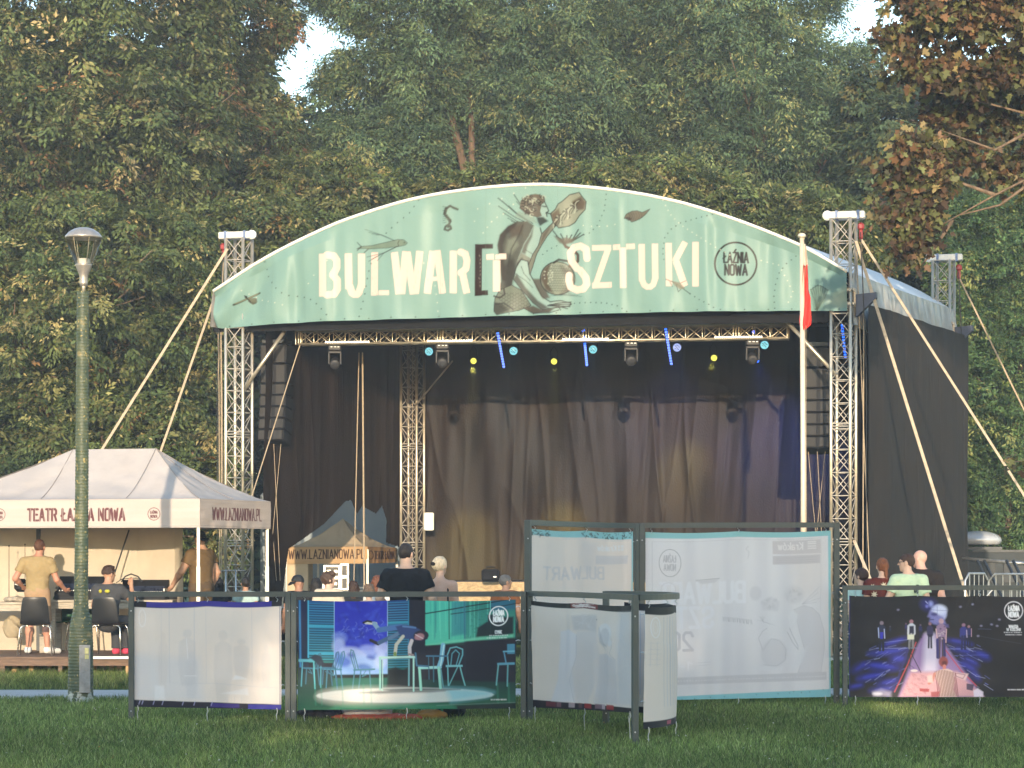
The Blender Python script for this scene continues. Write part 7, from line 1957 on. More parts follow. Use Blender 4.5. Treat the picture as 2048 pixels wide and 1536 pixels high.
def person(label, loc, yaw=0.0, H=1.75, pose=None, build=1.0, sk=('tan', (.42, .25, .17)), hy=0.0, shirt=None, sleeve=.55, hem=.92, neckcut=.0, bare_back=False, legs=None, legcut=None, shoes=None, hair=None, res=.0105, group=None, female=False, sitting=False, extra=None):
    J = dict(BASE); J.update(SIT if sitting else {}); J.update(pose or {})
    k = H / 1.75
    J = {n: np.array(v, float) * (1 if n in ('hdl', 'hdr') else k) for n, v in J.items()}
    t = thing('person', label, 'person', loc, yaw, group)
    b = build * k; fw = .93 if female else 1.0
    hc = J['hed']; hk = (.5 + .5 * k) * (.96 if female else 1.0)
    up = (J['che'] - J['pel']); up = up / np.linalg.norm(up)
    def torso(p, g=0.0):
        d = elli(p, J['che'] + np.array([0, .0, .0]), np.array([.178 * fw, .118, .20]) * b + g)
        d = smin(d, elli(p, J['wai'], np.array([(.135 if female else .158), .112, .17]) * b + g), .05)
        d = smin(d, elli(p, J['pel'] + np.array([0, -.01, .0]), np.array([.168 if female else .162, .125, .13]) * b + g), .05)
        for s_ in ('shl', 'shr'):
            d = smin(d, cap(p, J['nek'] + np.array([0, 0, -.018 * k]), J[s_] * np.array([.93, 1, 1]) + np.array([0, 0, -.022 * k]), .046 * b * fw + g, .058 * b * fw + g), .05)
        return d
    def arm_dirs(s_): return J['sh' + s_], J['el' + s_], J['wr' + s_]
    def hand(p, d, s_):
        w_ = J['wr' + s_]; f = (w_ - J['el' + s_]); f /= np.linalg.norm(f)
        f = f + .35 * J['hd' + s_] / np.linalg.norm(J['hd' + s_]); f /= np.linalg.norm(f)
        sd_ = np.cross(f, np.array([0, 1.0, .3])); sd_ /= np.linalg.norm(sd_) + 1e-9; nn = np.cross(sd_, f)
        inn = -1 if s_ == 'r' else 1
        d = smin(d, cap(p, w_, w_ + f * .045, .024, .030), .02)
        d = smin(d, cap(p, w_ + f * .05 - sd_ * .018, w_ + f * .085 - sd_ * .024, .016, .014), .02); d = smin(d, cap(p, w_ + f * .05 + sd_ * .018, w_ + f * .085 + sd_ * .024, .016, .014), .02)
        for i, ln in enumerate((.058, .072, .066, .050)):
            o = (i - 1.5) * .0195 * inn
            a = w_ + f * .092 + sd_ * o; m_ = a + f * ln * .5 + nn * .006 + sd_ * o * .15; e = m_ + f * ln * .38 + nn * .020
            d = smin(d, cap(p, a, m_, .0095, .0088), .005); d = smin(d, cap(p, m_, e, .0088, .0075), .004)
        a = w_ + f * .03 + sd_ * (-.024 * inn); m_ = a + f * .03 + sd_ * (-.026 * inn) + nn * .012; e = m_ + f * .032 + nn * .008
        d = smin(d, cap(p, a, m_, .0125, .0105), .010); d = smin(d, cap(p, m_, e, .0105, .0085), .005)
        return d
    def head(p):
        q = rotz(p, hc, hy) / hk
        d = elli(q, (0, -.010, .025), (.074, .092, .090))
        d = smin(d, elli(q, (0, .018, -.035), (.058, .070, .078)), .03)
        d = smin(d, cap(q, (0, .060, -.092), (0, .050, -.085), .022, .026), .03)
        d = smin(d, cap(q, (0, .086, .012), (0, .104, -.022), .008, .013), .012)
        d = smin(d, cap(q, (-.03, .078, .026), (.03, .078, .026), .010, .010), .012)
        d = smin(d, cap(q, (-.020, .084, -.052), (.020, .084, -.052), .007, .007), .008)
        for s_ in (-1, 1):
            d = smin(d, elli(q, (s_ * .078, -.008, -.006), (.010, .020, .032)), .006)
            d = np.maximum(d, -(np.linalg.norm(q - np.array([s_ * .030, .092, .010]), axis=1) - .011))
        return d * hk
    def body(p):
        d = torso(p)
        d = smin(d, cap(p, J['nek'] + np.array([0, -.0, -.03]), hc + np.array([0, -.02, -.06]), .060 * b * fw, .052 * b * fw), .03)
        d = smin(d, head(p), .022)
        for s_ in 'lr':
            a, e, w_ = arm_dirs(s_)
            d = smin(d, cap(p, a + np.array([0, 0, -.018]), e, .055 * b * fw, .042 * b * fw), .05); d = smin(d, cap(p, e, e + (w_ - e) * .35, .043 * b * fw, .042 * b * fw), .02); d = smin(d, cap(p, e + (w_ - e) * .3, w_, .042 * b * fw, .026 * b), .02)
            d = hand(p, d, s_)
            h_, kn, an, to = J['hi' + s_], J['kn' + s_], J['an' + s_], J['to' + s_]
            d = smin(d, cap(p, h_, kn, .088 * b, .056 * b), .05); d = smin(d, cap(p, kn, kn + (an - kn) * .4, .055 * b, .056 * b), .03); d = smin(d, cap(p, kn + (an - kn) * .35, an, .056 * b, .036 * b), .03)
            d = smin(d, cap(p, an + np.array([0, -.02, -.045]), to, .036, .028), .03)
        return d
    pts = np.array([v for n, v in J.items() if n not in ('hdl', 'hdr')])
    lo, hi = pts.min(0) - np.array([.2, .22, .06]), pts.max(0) + np.array([.2, .22, .17])
    lo[2] = max(lo[2], -.03)
    # hands reach beyond the wrists
    lo -= np.array([.06, .06, 0]); hi += np.array([.06, .06, 0])
    V, Q = surf_nets(body, lo, hi, res)
    me = np_mesh('body', V, Q); link_mesh('body', me, skin(*sk), t, local=True)
    ey = MB(); R_ = Matrix.Rotation(hy, 3, 'Z')
    for s_ in (-1, 1):
        c = Vector(hc) + R_ @ Vector((s_ * .030, .083, .010)) * hk
        ey.lathe(c - Vector((0, 0, .010)), [(.001, 0), (.008, .004), (.0105, .010), (.008, .016), (.001, .020)], 10)
    link_mesh('eyes', _me(ey, 'eyes'), bpy.data.materials.get('eye_white') or MT('eye_white', (.35, .30, .27), .3), t, local=True)
    if shirt:
        sm, tag_ = shirt
        g = .013 * k
        nk = J['nek'] + np.array([0, .0, .022 - neckcut]) * 1.0
        def shf(p):
            wr = .011 * (vnoise2(p[:, 2] * 17 + p[:, 0] * 13, p[:, 0] * 9 + p[:, 1] * 8 - p[:, 2] * 4, 5) - .5) + .006 * (vnoise2(p[:, 2] * 42 - p[:, 0] * 20, p[:, 0] * 26 + p[:, 1] * 20, 11) - .5)
            d = torso(p, g) + wr
            d = smin(d, cap(p, J['pel'] + up * .02, J['wai'], .10 * b, .1 * b), .05)
            for s_ in 'lr':
                a, e, w_ = arm_dirs(s_)
                L_ = np.linalg.norm(e - a)
                if sleeve <= 1:
                    c_ = a + (e - a) * sleeve
                    sl = cap(p, a + np.array([0, 0, -.018]), a + (e - a) * min(1, sleeve + .3), .058 * b * fw + g, .056 * b * fw + g * 1.6)
                    sl = np.maximum(sl, (p - c_) @ ((e - a) / L_))
                else:
                    sl = np.minimum(cap(p, a, e, .060 * b * fw + g, .05 * b * fw + g), cap(p, e, w_, .05 * b * fw + g, .036 * b + g))
                    sl = np.maximum(sl, (p - (w_ - (w_ - e) * .04)) @ ((w_ - e) / np.linalg.norm(w_ - e)))
                if sleeve > .02: d = smin(d, sl + wr, .05)
                else: d = np.maximum(d, -cap(p, a + np.array([0, -.1, .0]), a + np.array([0, .1, 0]), .085 * b, .085 * b))
            d = np.maximum(d, (p - nk) @ np.array([0, -.12, .99]))
            d = np.maximum(d, -cap(p, J['nek'] + np.array([0, .03, -.02]), J['nek'] + np.array([0, .03, .15]), .066 * b, .072 * b))
            hemz = hem * k if not sitting else J['pel'][2] - .02
            d = np.maximum(d, hemz - p[:, 2])
            if bare_back:   # low back with two thin straps
                low = 1.18 * k
                cut = np.maximum(np.maximum(p[:, 2] - (J['nek'][2] + .1), low - p[:, 2]), -1)
                strap_ = np.minimum(np.abs(p[:, 0] - .105 * k), np.abs(p[:, 0] + .105 * k)) - .009
                d = np.where(p[:, 2] > low, np.maximum(d, strap_), d)
            return d
        V, Q = surf_nets(shf, lo, hi, res)
        me = np_mesh('shirt', V, Q)
        o = link_mesh(tag_, me, sm, t, local=True)
        if extra: extra(o, t, J, k)
    if legs:
        lm_, ln_ = legs
        g = .012 * k; cz = (legcut or .1) * k
        def lgf(p):
            wr = .008 * (vnoise2(p[:, 2] * 16 + p[:, 0] * 9, p[:, 0] * 18, 8) - .5)
            d = elli(p, J['pel'] + np.array([0, -.01, 0]), np.array([.165, .128, .14]) * b + g)
            for s_ in 'lr':
                h_, kn, an = J['hi' + s_], J['kn' + s_], J['an' + s_]
                d = smin(d, cap(p, h_, kn, .092 * b + g, .068 * b + g * 1.5), .05)
                d = smin(d, cap(p, kn, an, .066 * b + g, .058 * b + g), .02)
            d = d + wr
            top_ = J['pel'][2] + .10 * k
            d = np.maximum(d, p[:, 2] - top_)
            return np.maximum(d, cz - p[:, 2])
        V, Q = surf_nets(lgf, lo, hi, res)
        link_mesh(ln_, np_mesh(ln_, V, Q), lm_, t, local=True)
    if shoes:
        for s_ in 'lr':
            an, to = J['an' + s_], J['to' + s_]
            def sf(p):
                d = cap(p, an + np.array([0, -.035, -.035]), to + np.array([0, .015, .008]), .050, .040)
                d = smin(d, cap(p, an + np.array([0, -.01, -.02]), an + np.array([0, -.0, .005]), .05, .046), .03)
                d = np.maximum(d, p[:, 2] - (an[2] + .01)); return np.maximum(d, an[2] - .088 - p[:, 2])
            V, Q = surf_nets(sf, np.minimum(an, to) - .1, np.maximum(an, to) + .1, .008)
            so = link_mesh('shoe', np_mesh('shoe', V, Q), shoes, t, local=True)
            if shoes.name == 'cloth_white_trainer':
                st_ = MB(); e = (to - an); e[2] = 0; e /= np.linalg.norm(e); sx = 1 if s_ == 'r' else -1
                for q in (.03, .055, .08):
                    c = an + e * q + np.array([sx * .046, 0, -.035])
                    st_.box(tuple(c), (.012, .010, .055), m=Matrix.Rotation(.5, 3, 'X'))
                link_mesh('stripe', _me(st_, 'stripe'), BLACKP, so, local=True)
    if hair:
        kind, hm = hair
        def hf(p):
            q = rotz(p, hc, hy) / hk
            nz = .011 * (vnoise2(q[:, 0] * 55 + q[:, 2] * 12, q[:, 2] * 26 + q[:, 1] * 30, 3) - .5) + .004 * (vnoise2(q[:, 0] * 110, q[:, 1] * 90 + q[:, 2] * 40, 6) - .5)
            th = {'short': .008, 'buzz': .008, 'curly': .020, 'cap': .014}.get(kind, .013)
            d = elli(q, (0, -.012, .026), (.074 + th, .094 + th, .090 + th))
            cut = -(q[:, 1] * -.62 + q[:, 2] * .78 + .005)
            side = np.maximum(-(q[:, 2] + .055 + .02 * (q[:, 1] < -.03)), q[:, 1] - .035)
            d1 = np.maximum(d, np.minimum(cut, side) if kind != 'cap' else -(q[:, 2] - .012 + q[:, 1] * .12))
            if kind in ('short', 'buzz', 'curly'):
                d1 = np.maximum(d1, .026 - np.hypot(q[:, 1] + .004, q[:, 2] + .008)) if kind != 'curly' else d1
                d1 = np.maximum(d1, -(q[:, 2] + .085))
            if kind == 'top': d1 = smin(np.maximum(d1, -(q[:, 2] - .0)), elli(q, (0, .01, .105), (.062, .085, .030)), .02)
            if kind == 'curly': d1 = smin(d1, elli(q, (0, .04, .095), (.075, .065, .045)), .02); nz = nz * 2.2
            if kind == 'long':
                d1 = smin(d1, np.minimum(cap(q, (-.045, -.055, -.02), (-.055, -.06, -.24), .050, .038), cap(q, (.045, -.055, -.02), (.055, -.06, -.24), .050, .038)), .03)
                d1 = smin(d1, cap(q, (0, -.065, 0), (0, -.075, -.25), .055, .040), .03)
                nz = nz * 1.6
            if kind == 'bun': d1 = smin(d1, elli(q, (-.01, -.105, .045), (.042, .038, .042)), .012)
            if kind == 'updo': d1 = smin(d1, elli(q, (-.015, -.095, .02), (.045, .034, .06)), .02)
            if kind == 'tail': d1 = smin(d1, cap(q, (.02, -.095, .02), (.035, -.11, -.17), .038, .018), .02); nz = nz * 1.5
            return (d1 + nz) * hk
        V, Q = surf_nets(hf, hc - np.array([.17, .2, .36 if kind in ('long', 'tail') else .14]), hc + np.array([.17, .2, .18]), .0075)
        nm = 'cap' if kind == 'cap' else 'hair'
        ho = link_mesh(nm, np_mesh(nm, V, Q), hm, t, local=True)
        if kind == 'cap':
            br = MB(); n_ = 9; pts_ = []
            for i in range(n_):
                a = math.pi * (i / (n_ - 1)); pts_.append((.075 * math.cos(a), -.10 - .085 * math.sin(a), .012 - .055 * math.sin(a)))
            R2 = Matrix.Rotation(hy, 3, 'Z')
            top_ = [Vector(hc) + R2 @ Vector(q) * hk for q in pts_]
            br.prism(top_, (0, 0, .006)); link_mesh('brim', _me(br, 'brim'), hm, ho, local=True)
    return t
def _me(mb, name):
    me = bpy.data.meshes.new(name); me.from_pydata(mb.v, [], mb.f); return me
def at_px(px, Y, z=0.0): return (P(px, 0, Y).x, Y, z)
def zpx(py, Y): return CH + (HZ - py) * Y / F

# --- sound desk men on the wooden platform
DECKZ = .33
TANS = ('tan', (.40, .22, .14)); FAIR = ('fair', (.52, .34, .25)); RUDDY = ('ruddy', (.42, .20, .13)); DEEP = ('sunburnt', (.33, .17, .11))
YM = 37.3
person('man in khaki shirt and tan shorts standing at the mixing desk, seen from behind', at_px(75, YM, DECKZ), R(-4), zpx(1079, YM) - DECKZ, dict(
    shl=(-.20, -.02, 1.42), shr=(.20, -.02, 1.42), ell=(-.33, -.06, 1.15), elr=(.30, .00, 1.13), wrl=(-.27, .17, 1.02), wrr=(.37, .20, .99), hdl=(.3, .6, -.2), hdr=(.2, .8, .1), nek=(.015, -.01, 1.475), hed=(.03, .03, 1.63),
    hil=(-.085, 0, .91), hir=(.085, 0, .91), knl=(-.12, .0, .50), knr=(.13, .02, .50), anl=(-.13, -.04, .09), anr=(.16, -.02, .09), tol=(-.20, .10, .03), tor=(.30, .10, .03)), 1.06, RUDDY, R(-12),
    (clothm('khaki', (.30, .22, .11)), 'shirt'), .62, .90, 0, False, (clothm('tan_shorts', (.34, .22, .13)), 'shorts'), .50, clothm('white_trainer', (.66, .64, .60), var=.05), ('buzz', hairm('auburn_short', (.085, .034, .018))), .0085)
person('man in dark grey t-shirt seated on a black chair, raising his right arm', at_px(216, 36.9, DECKZ - .02), R(-14), 1.74, dict(
    ell=(-.24, .05, .74), wrl=(-.10, .30, .72), shr=(.185, .02, 1.01), elr=(.33, .16, .80), wrr=(.27, .24, 1.03), hdr=(-.2, .1, 1), knl=(-.06, .44, .50), anl=(-.02, .36, .09), tol=(.0, .52, .03)), 1.04, TANS, R(-35),
    (clothm('charcoal', (.055, .055, .058)), 'shirt'), .60, .5, 0, False, (clothm('charcoal_trousers', (.05, .05, .055)), 'trousers'), .10, clothm('pink_trainer', (.55, .06, .10)), ('top', hairm('dark_brown', (.045, .022, .014))), .0085, sitting=True,
    extra=lambda o, t, J, k: link_mesh('chest_print', _me(MB().box((-.05, J['che'][1] - .155, J['che'][2] + .09), (.05, .05, .06), bev=.02).box((.06, J['che'][1] - .155, J['che'][2] + .09), (.075, .05, .05), bev=.015), 'print'), clothm('yellow_print', (.40, .36, .05)), o, local=True))
person('man in brown shirt and dark cap turned left beside the tent leg, one arm lowered', at_px(402, 38.0, DECKZ), R(58), zpx(1062, 38.0) - DECKZ, dict(
    ell=(-.30, .12, 1.16), wrl=(-.26, .30, .98), elr=(.22, -.12, 1.15), wrr=(.2, -.02, .92), shl=(-.19, .03, 1.42)), 1.18, TANS, R(-20),
    (clothm('brown_shirt', (.12, .075, .035)), 'shirt'), .55, .86, 0, False, (clothm('brown_trousers', (.09, .06, .035)), 'trousers'), .1, BLACKP, ('cap', hairm('black_cap', (.015, .015, .017))), .0095)
# --- audience behind the panels
person('man in plain black t-shirt standing with his back to us beside the blonde woman', at_px(812, 29.4), R(-3), zpx(1088, 29.4), dict(shl=(-.195, -.02, 1.42), shr=(.195, -.02, 1.42), ell=(-.285, -.03, 1.16), elr=(.285, -.03, 1.16), wrl=(-.20, .16, 1.0), wrr=(.30, .06, .95), hed=(.0, .03, 1.64)),
    1.08, FAIR, R(-22), (clothm('black_tee', (.016, .016, .018)), 'shirt'), .60, .88, 0, False, (clothm('black_jeans', (.02, .02, .025)), 'jeans'), .1, BLACKP, ('short', hairm('near_black', (.020, .015, .013))), .0085)
person('woman with pinned-up platinum hair and bare back in a black strap top', at_px(880, 29.9), R(-6), zpx(1113, 29.9), dict(shl=(-.160, -.015, 1.425), shr=(.160, -.015, 1.425), ell=(-.20, -.02, 1.16), elr=(.205, -.03, 1.16), wrl=(-.16, .15, .98), wrr=(.19, .10, .95)),
    .92, FAIR, R(-28), (clothm('black_top', (.018, .018, .02)), 'top'), 0, .9, 0, True, (clothm('black_skirt', (.02, .02, .022)), 'skirt'), .45, BLACKP, ('updo', hairm('platinum', (.50, .42, .30))), .0085, female=True,
    extra=lambda o, t, J, k: link_mesh('hair_clip', _me(MB().lathe(tuple(J['hed'] + np.array([-.07, -.10, .03])), [(.006, -.03), (.022, -.02), (.024, .02), (.006, .035)], 10, axis=(-1, -.3, .2)), 'clip'), BLACKP, t, local=True))
YK = 38.0
crowd = 'audience in front of the stage'
person('person in a black cap with a long brim, left end of the crowd', at_px(597, 36.6), R(10), zpx(1152, 36.6), None, 1.0, DEEP, R(-60), (clothm('black_tee2', (.018, .018, .02)), 'shirt'), .55, .9, 0, False, (clothm('dark_jeans', (.03, .035, .05)), 'jeans'), .1, BLACKP, ('cap', hairm('black_cap', (.015, .015, .017))), .014, crowd)
person('person with long black hair between the capped one and the curly-haired boy', at_px(632, 37.2), R(-10), zpx(1157, 37.2), None, .92, TANS, R(-10), (clothm('pale_blue', (.30, .36, .42)), 'top'), .4, .9, 0, False, (clothm('dark_jeans', (.03, .035, .05)), 'jeans'), .1, BLACKP, ('long', hairm('black_long', (.014, .011, .010))), .014, crowd, True)
person('boy with curly brown hair looking right, before the small beige tent', at_px(657, 35.8), R(-8), zpx(1146, 35.8), None, 1.0, FAIR, R(-62), (clothm('beige_tee', (.50, .42, .32)), 'shirt'), .6, .9, 0, False, (clothm('dark_jeans', (.03, .035, .05)), 'jeans'), .1, BLACKP, ('curly', hairm('curly_brown', (.060, .034, .022))), .013, crowd)
person('girl with long dark brown hair, second to the right of the curly-haired boy', at_px(706, 37.4), R(6), zpx(1163, 37.4), None, .9, FAIR, R(20), (clothm('black_tee2', (.018, .018, .02)), 'top'), .4, .9, 0, False, (clothm('dark_jeans', (.03, .035, .05)), 'jeans'), .1, BLACKP, ('long', hairm('dark_brown_long', (.04, .02, .013))), .014, crowd, True)
person('woman with long auburn hair and white top, left of the man in black', at_px(756, 35.6), R(-8), zpx(1152, 35.6), None, .92, FAIR, R(-30), (clothm('white_top', (.62, .58, .54)), 'top'), .35, .9, 0, False, (clothm('dark_jeans', (.03, .035, .05)), 'jeans'), .1, BLACKP, ('long', hairm('auburn', (.13, .045, .022))), .014, crowd, True)
person('short person with tousled light brown hair peeping up left of the auburn woman', at_px(738, 34.6), R(4), zpx(1172, 34.6), None, .9, FAIR, R(0), (clothm('beige_tee', (.50, .42, .32)), 'shirt'), .5, .9, 0, False, (clothm('dark_jeans', (.03, .035, .05)), 'jeans'), .1, BLACKP, ('curly', hairm('light_brown', (.13, .085, .055))), .014, crowd)
person('grey-haired man in a rust-brown shirt in front of the chipboard stage edge', at_px(1011, 37.0), R(-12), zpx(1151, 37.0), None, 1.0, TANS, R(-52), (clothm('rust_shirt', (.22, .085, .035)), 'shirt'), .6, .9, 0, False, (clothm('dark_jeans', (.03, .035, .05)), 'jeans'), .1, BLACKP, ('short', hairm('grey_hair', (.12, .115, .11))), .013, crowd)
person('dark-haired person in shade at the foot of the left front tower, further left', at_px(438, 41.5), R(0), zpx(1157, 41.5), None, .95, TANS, 0, (clothm('black_tee2', (.018, .018, .02)), 'shirt'), .5, .9, 0, False, (clothm('dark_jeans', (.03, .035, .05)), 'jeans'), .1, BLACKP, ('long', hairm('black_long', (.014, .011, .010))), .013, crowd, True)
person('dark-haired person in pale aqua shirt under the left front tower', at_px(491, 41.0), R(0), zpx(1156, 41.0), None, .95, TANS, R(10), (clothm('pale_aqua', (.36, .48, .46)), 'shirt'), .5, .9, 0, False, (clothm('dark_jeans', (.03, .035, .05)), 'jeans'), .1, BLACKP, ('short', hairm('near_black', (.020, .015, .013))), .013, crowd)
# --- four by the right tower
YG = 33.0
right4 = 'group by the right tower'
person('child with dark pinned-up hair and aqua top, leftmost by the right tower', at_px(1722, YG), R(4), zpx(1137, YG), None, .92, FAIR, R(48), (clothm('aqua_top', (.36, .52, .50)), 'top'), .5, .9, 0, False, (clothm('blue_jeans', (.05, .07, .12)), 'jeans'), .1, BLACKP, ('updo', hairm('dark_brown', (.045, .022, .014))), .010, right4, True)
def floral(o, t, J, k):
    m = MB()
    r_ = np.random.default_rng(3)
    pts = [(0, .10), (-.12, -.02), (.11, .0), (.02, -.10), (-.08, -.2), (.10, -.18), (-.15, .08), (.16, .09), (0, -.28)]
    for (x, z) in pts:
        c = J['che'] + np.array([x, 0, z]); n_ = 14
        yb = -(.122 * math.sqrt(max(.02, 1 - (x / .205) ** 2))) - .020
        vs = []
        for i in range(n_):
            a = 2 * math.pi * i / n_; rr = .050 if i % 2 == 0 else .020
            xx = c[0] + rr * math.cos(a); zz = c[2] + rr * math.sin(a)
            dx = (xx - J['che'][0]) / .215
            vs.append((xx, c[1] - .142 * math.sqrt(max(.05, 1 - min(.95, dx * dx + ((zz - J['che'][2]) / .30) ** 2))) - .012, zz))
        m.add(vs, [tuple(range(n_))])
    link_mesh('flower_print', _me(m, 'print'), clothm('cream_flower', (.60, .52, .36)), o, local=True)
person('woman with reddish ponytail in a maroon shirt with pale star flowers', at_px(1765, YG - .1), R(-2), zpx(1116, YG), None, .98, FAIR, R(8), (clothm('maroon', (.11, .025, .018)), 'shirt'), .6, .9, 0, False, (clothm('blue_jeans', (.05, .07, .12)), 'jeans'), .1, BLACKP, ('tail', hairm('copper', (.20, .070, .028))), .010, right4, True, extra=floral)
def specs(o, t, J, k):
    R_ = Matrix.Rotation(R(72), 3, 'Z'); hc = Vector(J['hed']); m = MB()
    m.path([hc + R_ @ Vector(q) for q in ((-.082, -.01, .012), (-.080, .06, .014), (-.055, .095, .012), (0, .108, .008), (.055, .095, .012), (.080, .06, .014), (.082, -.01, .012))], .0042, 5)
    link_mesh('glasses', _me(m, 'glasses'), BLACKP, t, local=True)
    link_mesh('back_print', _me(MB().box((.05, J['che'][1] - .155, J['che'][2] - .02), (.05, .05, .035)).box((.07, J['che'][1] - .15, J['che'][2] + .05), (.02, .05, .03)).box((.02, J['che'][1] - .157, J['che'][2] - .10), (.09, .05, .012)), 'print'), clothm('dark_print', (.06, .08, .06)), o, local=True)
person('man in mint green t-shirt and glasses looking left, next to the bald man', at_px(1817, YG - .2), R(10), zpx(1107, YG), dict(ell=(-.27, .0, 1.17), wrl=(-.10, .20, 1.10), hed=(-.02, .03, 1.63)), 1.04, FAIR, R(62), (clothm('mint', (.40, .52, .36)), 'shirt'), .65, .88, 0, False, (clothm('blue_jeans', (.05, .07, .12)), 'jeans'), .1, BLACKP, ('short', hairm('dark_brown', (.045, .022, .014))), .0095, right4, extra=specs)
person('bald man in a black polo shirt looking left, rightmost of the group', at_px(1846, YG + .25), R(6), zpx(1100, YG + .25), dict(hed=(-.035, .035, 1.635), nek=(-.01, -.01, 1.475)), 1.1, ('pink', (.50, .29, .23)), R(48), (clothm('black_polo', (.022, .018, .017)), 'shirt'), .62, .88, -.02, False, (clothm('blue_jeans', (.05, .07, .12)), 'jeans'), .1, BLACKP, None, .0095, right4)
# ------------------------------------------------------------------ platform, furniture and gear at the sound desk
YP0, YP1 = 36.0, 38.9
xa, xb = P(-170, 0, 37).x, P(262, 0, YP0).x
pf = thing('wooden_platform', 'low platform of weathered brown planks on wooden legs under the white tent', 'platform', ((xa + xb) / 2, YP0, 0))
m = MB()
n_ = 16
for i in range(n_):
    y = YP0 + (YP1 - YP0) * (i + .5) / n_
    m.box(((xa + xb) / 2, y, DECKZ - .018), (xb - xa, (YP1 - YP0) / n_ - .008, .036), bev=.004)
m.build('deck_board', WOOD, pf)
for yy in (YP0 + .03, YP1 - .05): MB().box(((xa + xb) / 2, yy, DECKZ - .085), (xb - xa - .04, .05, .095)).build('edge_beam', WOOD, pf)
LG_ = WOODP
rr_ = np.random.default_rng(2)
for px in (-20, 4, 28, 48, 62, 98, 120, 138, 188, 205, 222, 238, 256):
    Yx = YP0 + (.02 if px in (4, 120, 256) else rr_.uniform(.3, 1.6)); x = P(px, 0, Yx).x
    MB().box((x, Yx + .05, (DECKZ - .04) / 2), (.055 + .02 * rr_.uniform(), .07, DECKZ - .04)).build('leg', WOOD if px in (4, 120) else LG_, pf)
MB().box((P(222, 0, YP0).x, YP0 - .05, DECKZ - .012), (.56, .08, .035)).build('pale_step_board', WHITEP, pf)

SEATM = MT('black_chair_shell', (.016, .016, .018), .35, 0, .15, 10)
CHROME = MT('bright_chair_tube', (.60, .57, .52), .25, .9, .05, 10)
def shell_chair(px, Y, rz, label, seatm=SEATM, k=1.0):
    x = P(px, 0, Y).x
    t = thing('chair', label, 'chair', (x, Y, DECKZ), rz, 'chairs at the sound desk')
    # local: faces +y ; backrest at -y
    prof = [(-.27, .86), (-.255, .74), (-.235, .62), (-.215, .52), (-.18, .462), (-.10, .445), (.05, .45), (.20, .462), (.23, .452)]
    G = np.zeros((len(prof), 9, 3))
    for i, (y, z) in enumerate(prof):
        hw = (.165 if i == 0 else .185 + .008 * i if i < 5 else .222) * k
        for j in range(9):
            u = j / 8 * 2 - 1
            G[i, j] = (u * hw, y + (.035 * u * u if i < 4 else 0), z + (.02 * u * u if i > 3 else 0))
    me = grid_mesh('seat_shell', G); o = link_mesh('seat_shell', me, seatm, t, local=True)
    sm = o.modifiers.new('thick', 'SOLIDIFY'); sm.thickness = .014
    sb = o.modifiers.new('soft', 'SUBSURF'); sb.levels = 2; sb.render_levels = 2
    for sx in (-1, 1):
        for sy, yt, yb in ((-1, -.15, -.23), (1, .16, .22)):
            m = MB(); m.path([(sx * .12, yt, .435), (sx * .19, yt, .43), (sx * .215, yt + (yb - yt) * .12, .395), (sx * .25, yb, .0)], .0105, 8)
            m.build('leg', CHROME, t, smooth=True, local=True)
    m = MB(); m.path([(-.12, -.15, .435), (-.12, .16, .435)], .010, 6); m.path([(.12, -.15, .435), (.12, .16, .435)], .010, 6); m.build('under_frame', CHROME, t, local=True)
    return t
shell_chair(72, 36.55, R(6), 'empty black shell chair with bright tube legs behind the standing khaki man')
shell_chair(219, 36.75, R(-10), 'black shell chair with bright tube legs under the seated man in grey')
shell_chair(333, 38.15, R(160), 'small black chair seen over the panel edge under the tent, right of the consoles')
GREENM = MT('dark_green_chair', (.012, .065, .028), .4, 0, .15, 10)
shell_chair(120, 38.3, R(175), 'dark green chair behind the street lamp, its right neighbour turned away', GREENM)
shell_chair(164, 38.35, R(190), 'dark green chair half hidden by the street lamp post', GREENM)

def desk(px0, px1, Y, top, label):
    a, b = P(px0, 0, Y).x, P(px1, 0, Y).x
    t = thing('wooden_table', label, 'table', ((a + b) / 2, Y + .3, DECKZ), 0, 'grey wooden tables on the platform')
    m = MB()
    for i in range(4): m.box(((a + b) / 2, Y + .08 + i * .165, top - .018), (b - a, .155, .036), bev=.004)
    m.build('table_top', TABLEW, t)
    m = MB(); m.box(((a + b) / 2, Y + .05, top - .085), (b - a - .06, .035, .095)); m.build('apron', TABLEW, t)
    for xx in (a + .06, b - .06):
        for yy in (Y + .07, Y + .55): MB().box((xx, yy, (DECKZ + top - .04) / 2), (.085, .085, top - DECKZ - .04)).build('leg', TABLEW, t)
TT = zpx(1200, 37.8)
desk(-130, 92, 37.55, TT - .03, 'grey plank table at the left end of the platform, behind the empty chair')
desk(96, 345, 37.85, TT, 'long grey plank table carrying the two mixing consoles')
PANELM = MT('blue_black_console', (.030, .040, .075), .3, .1, .15, 10)
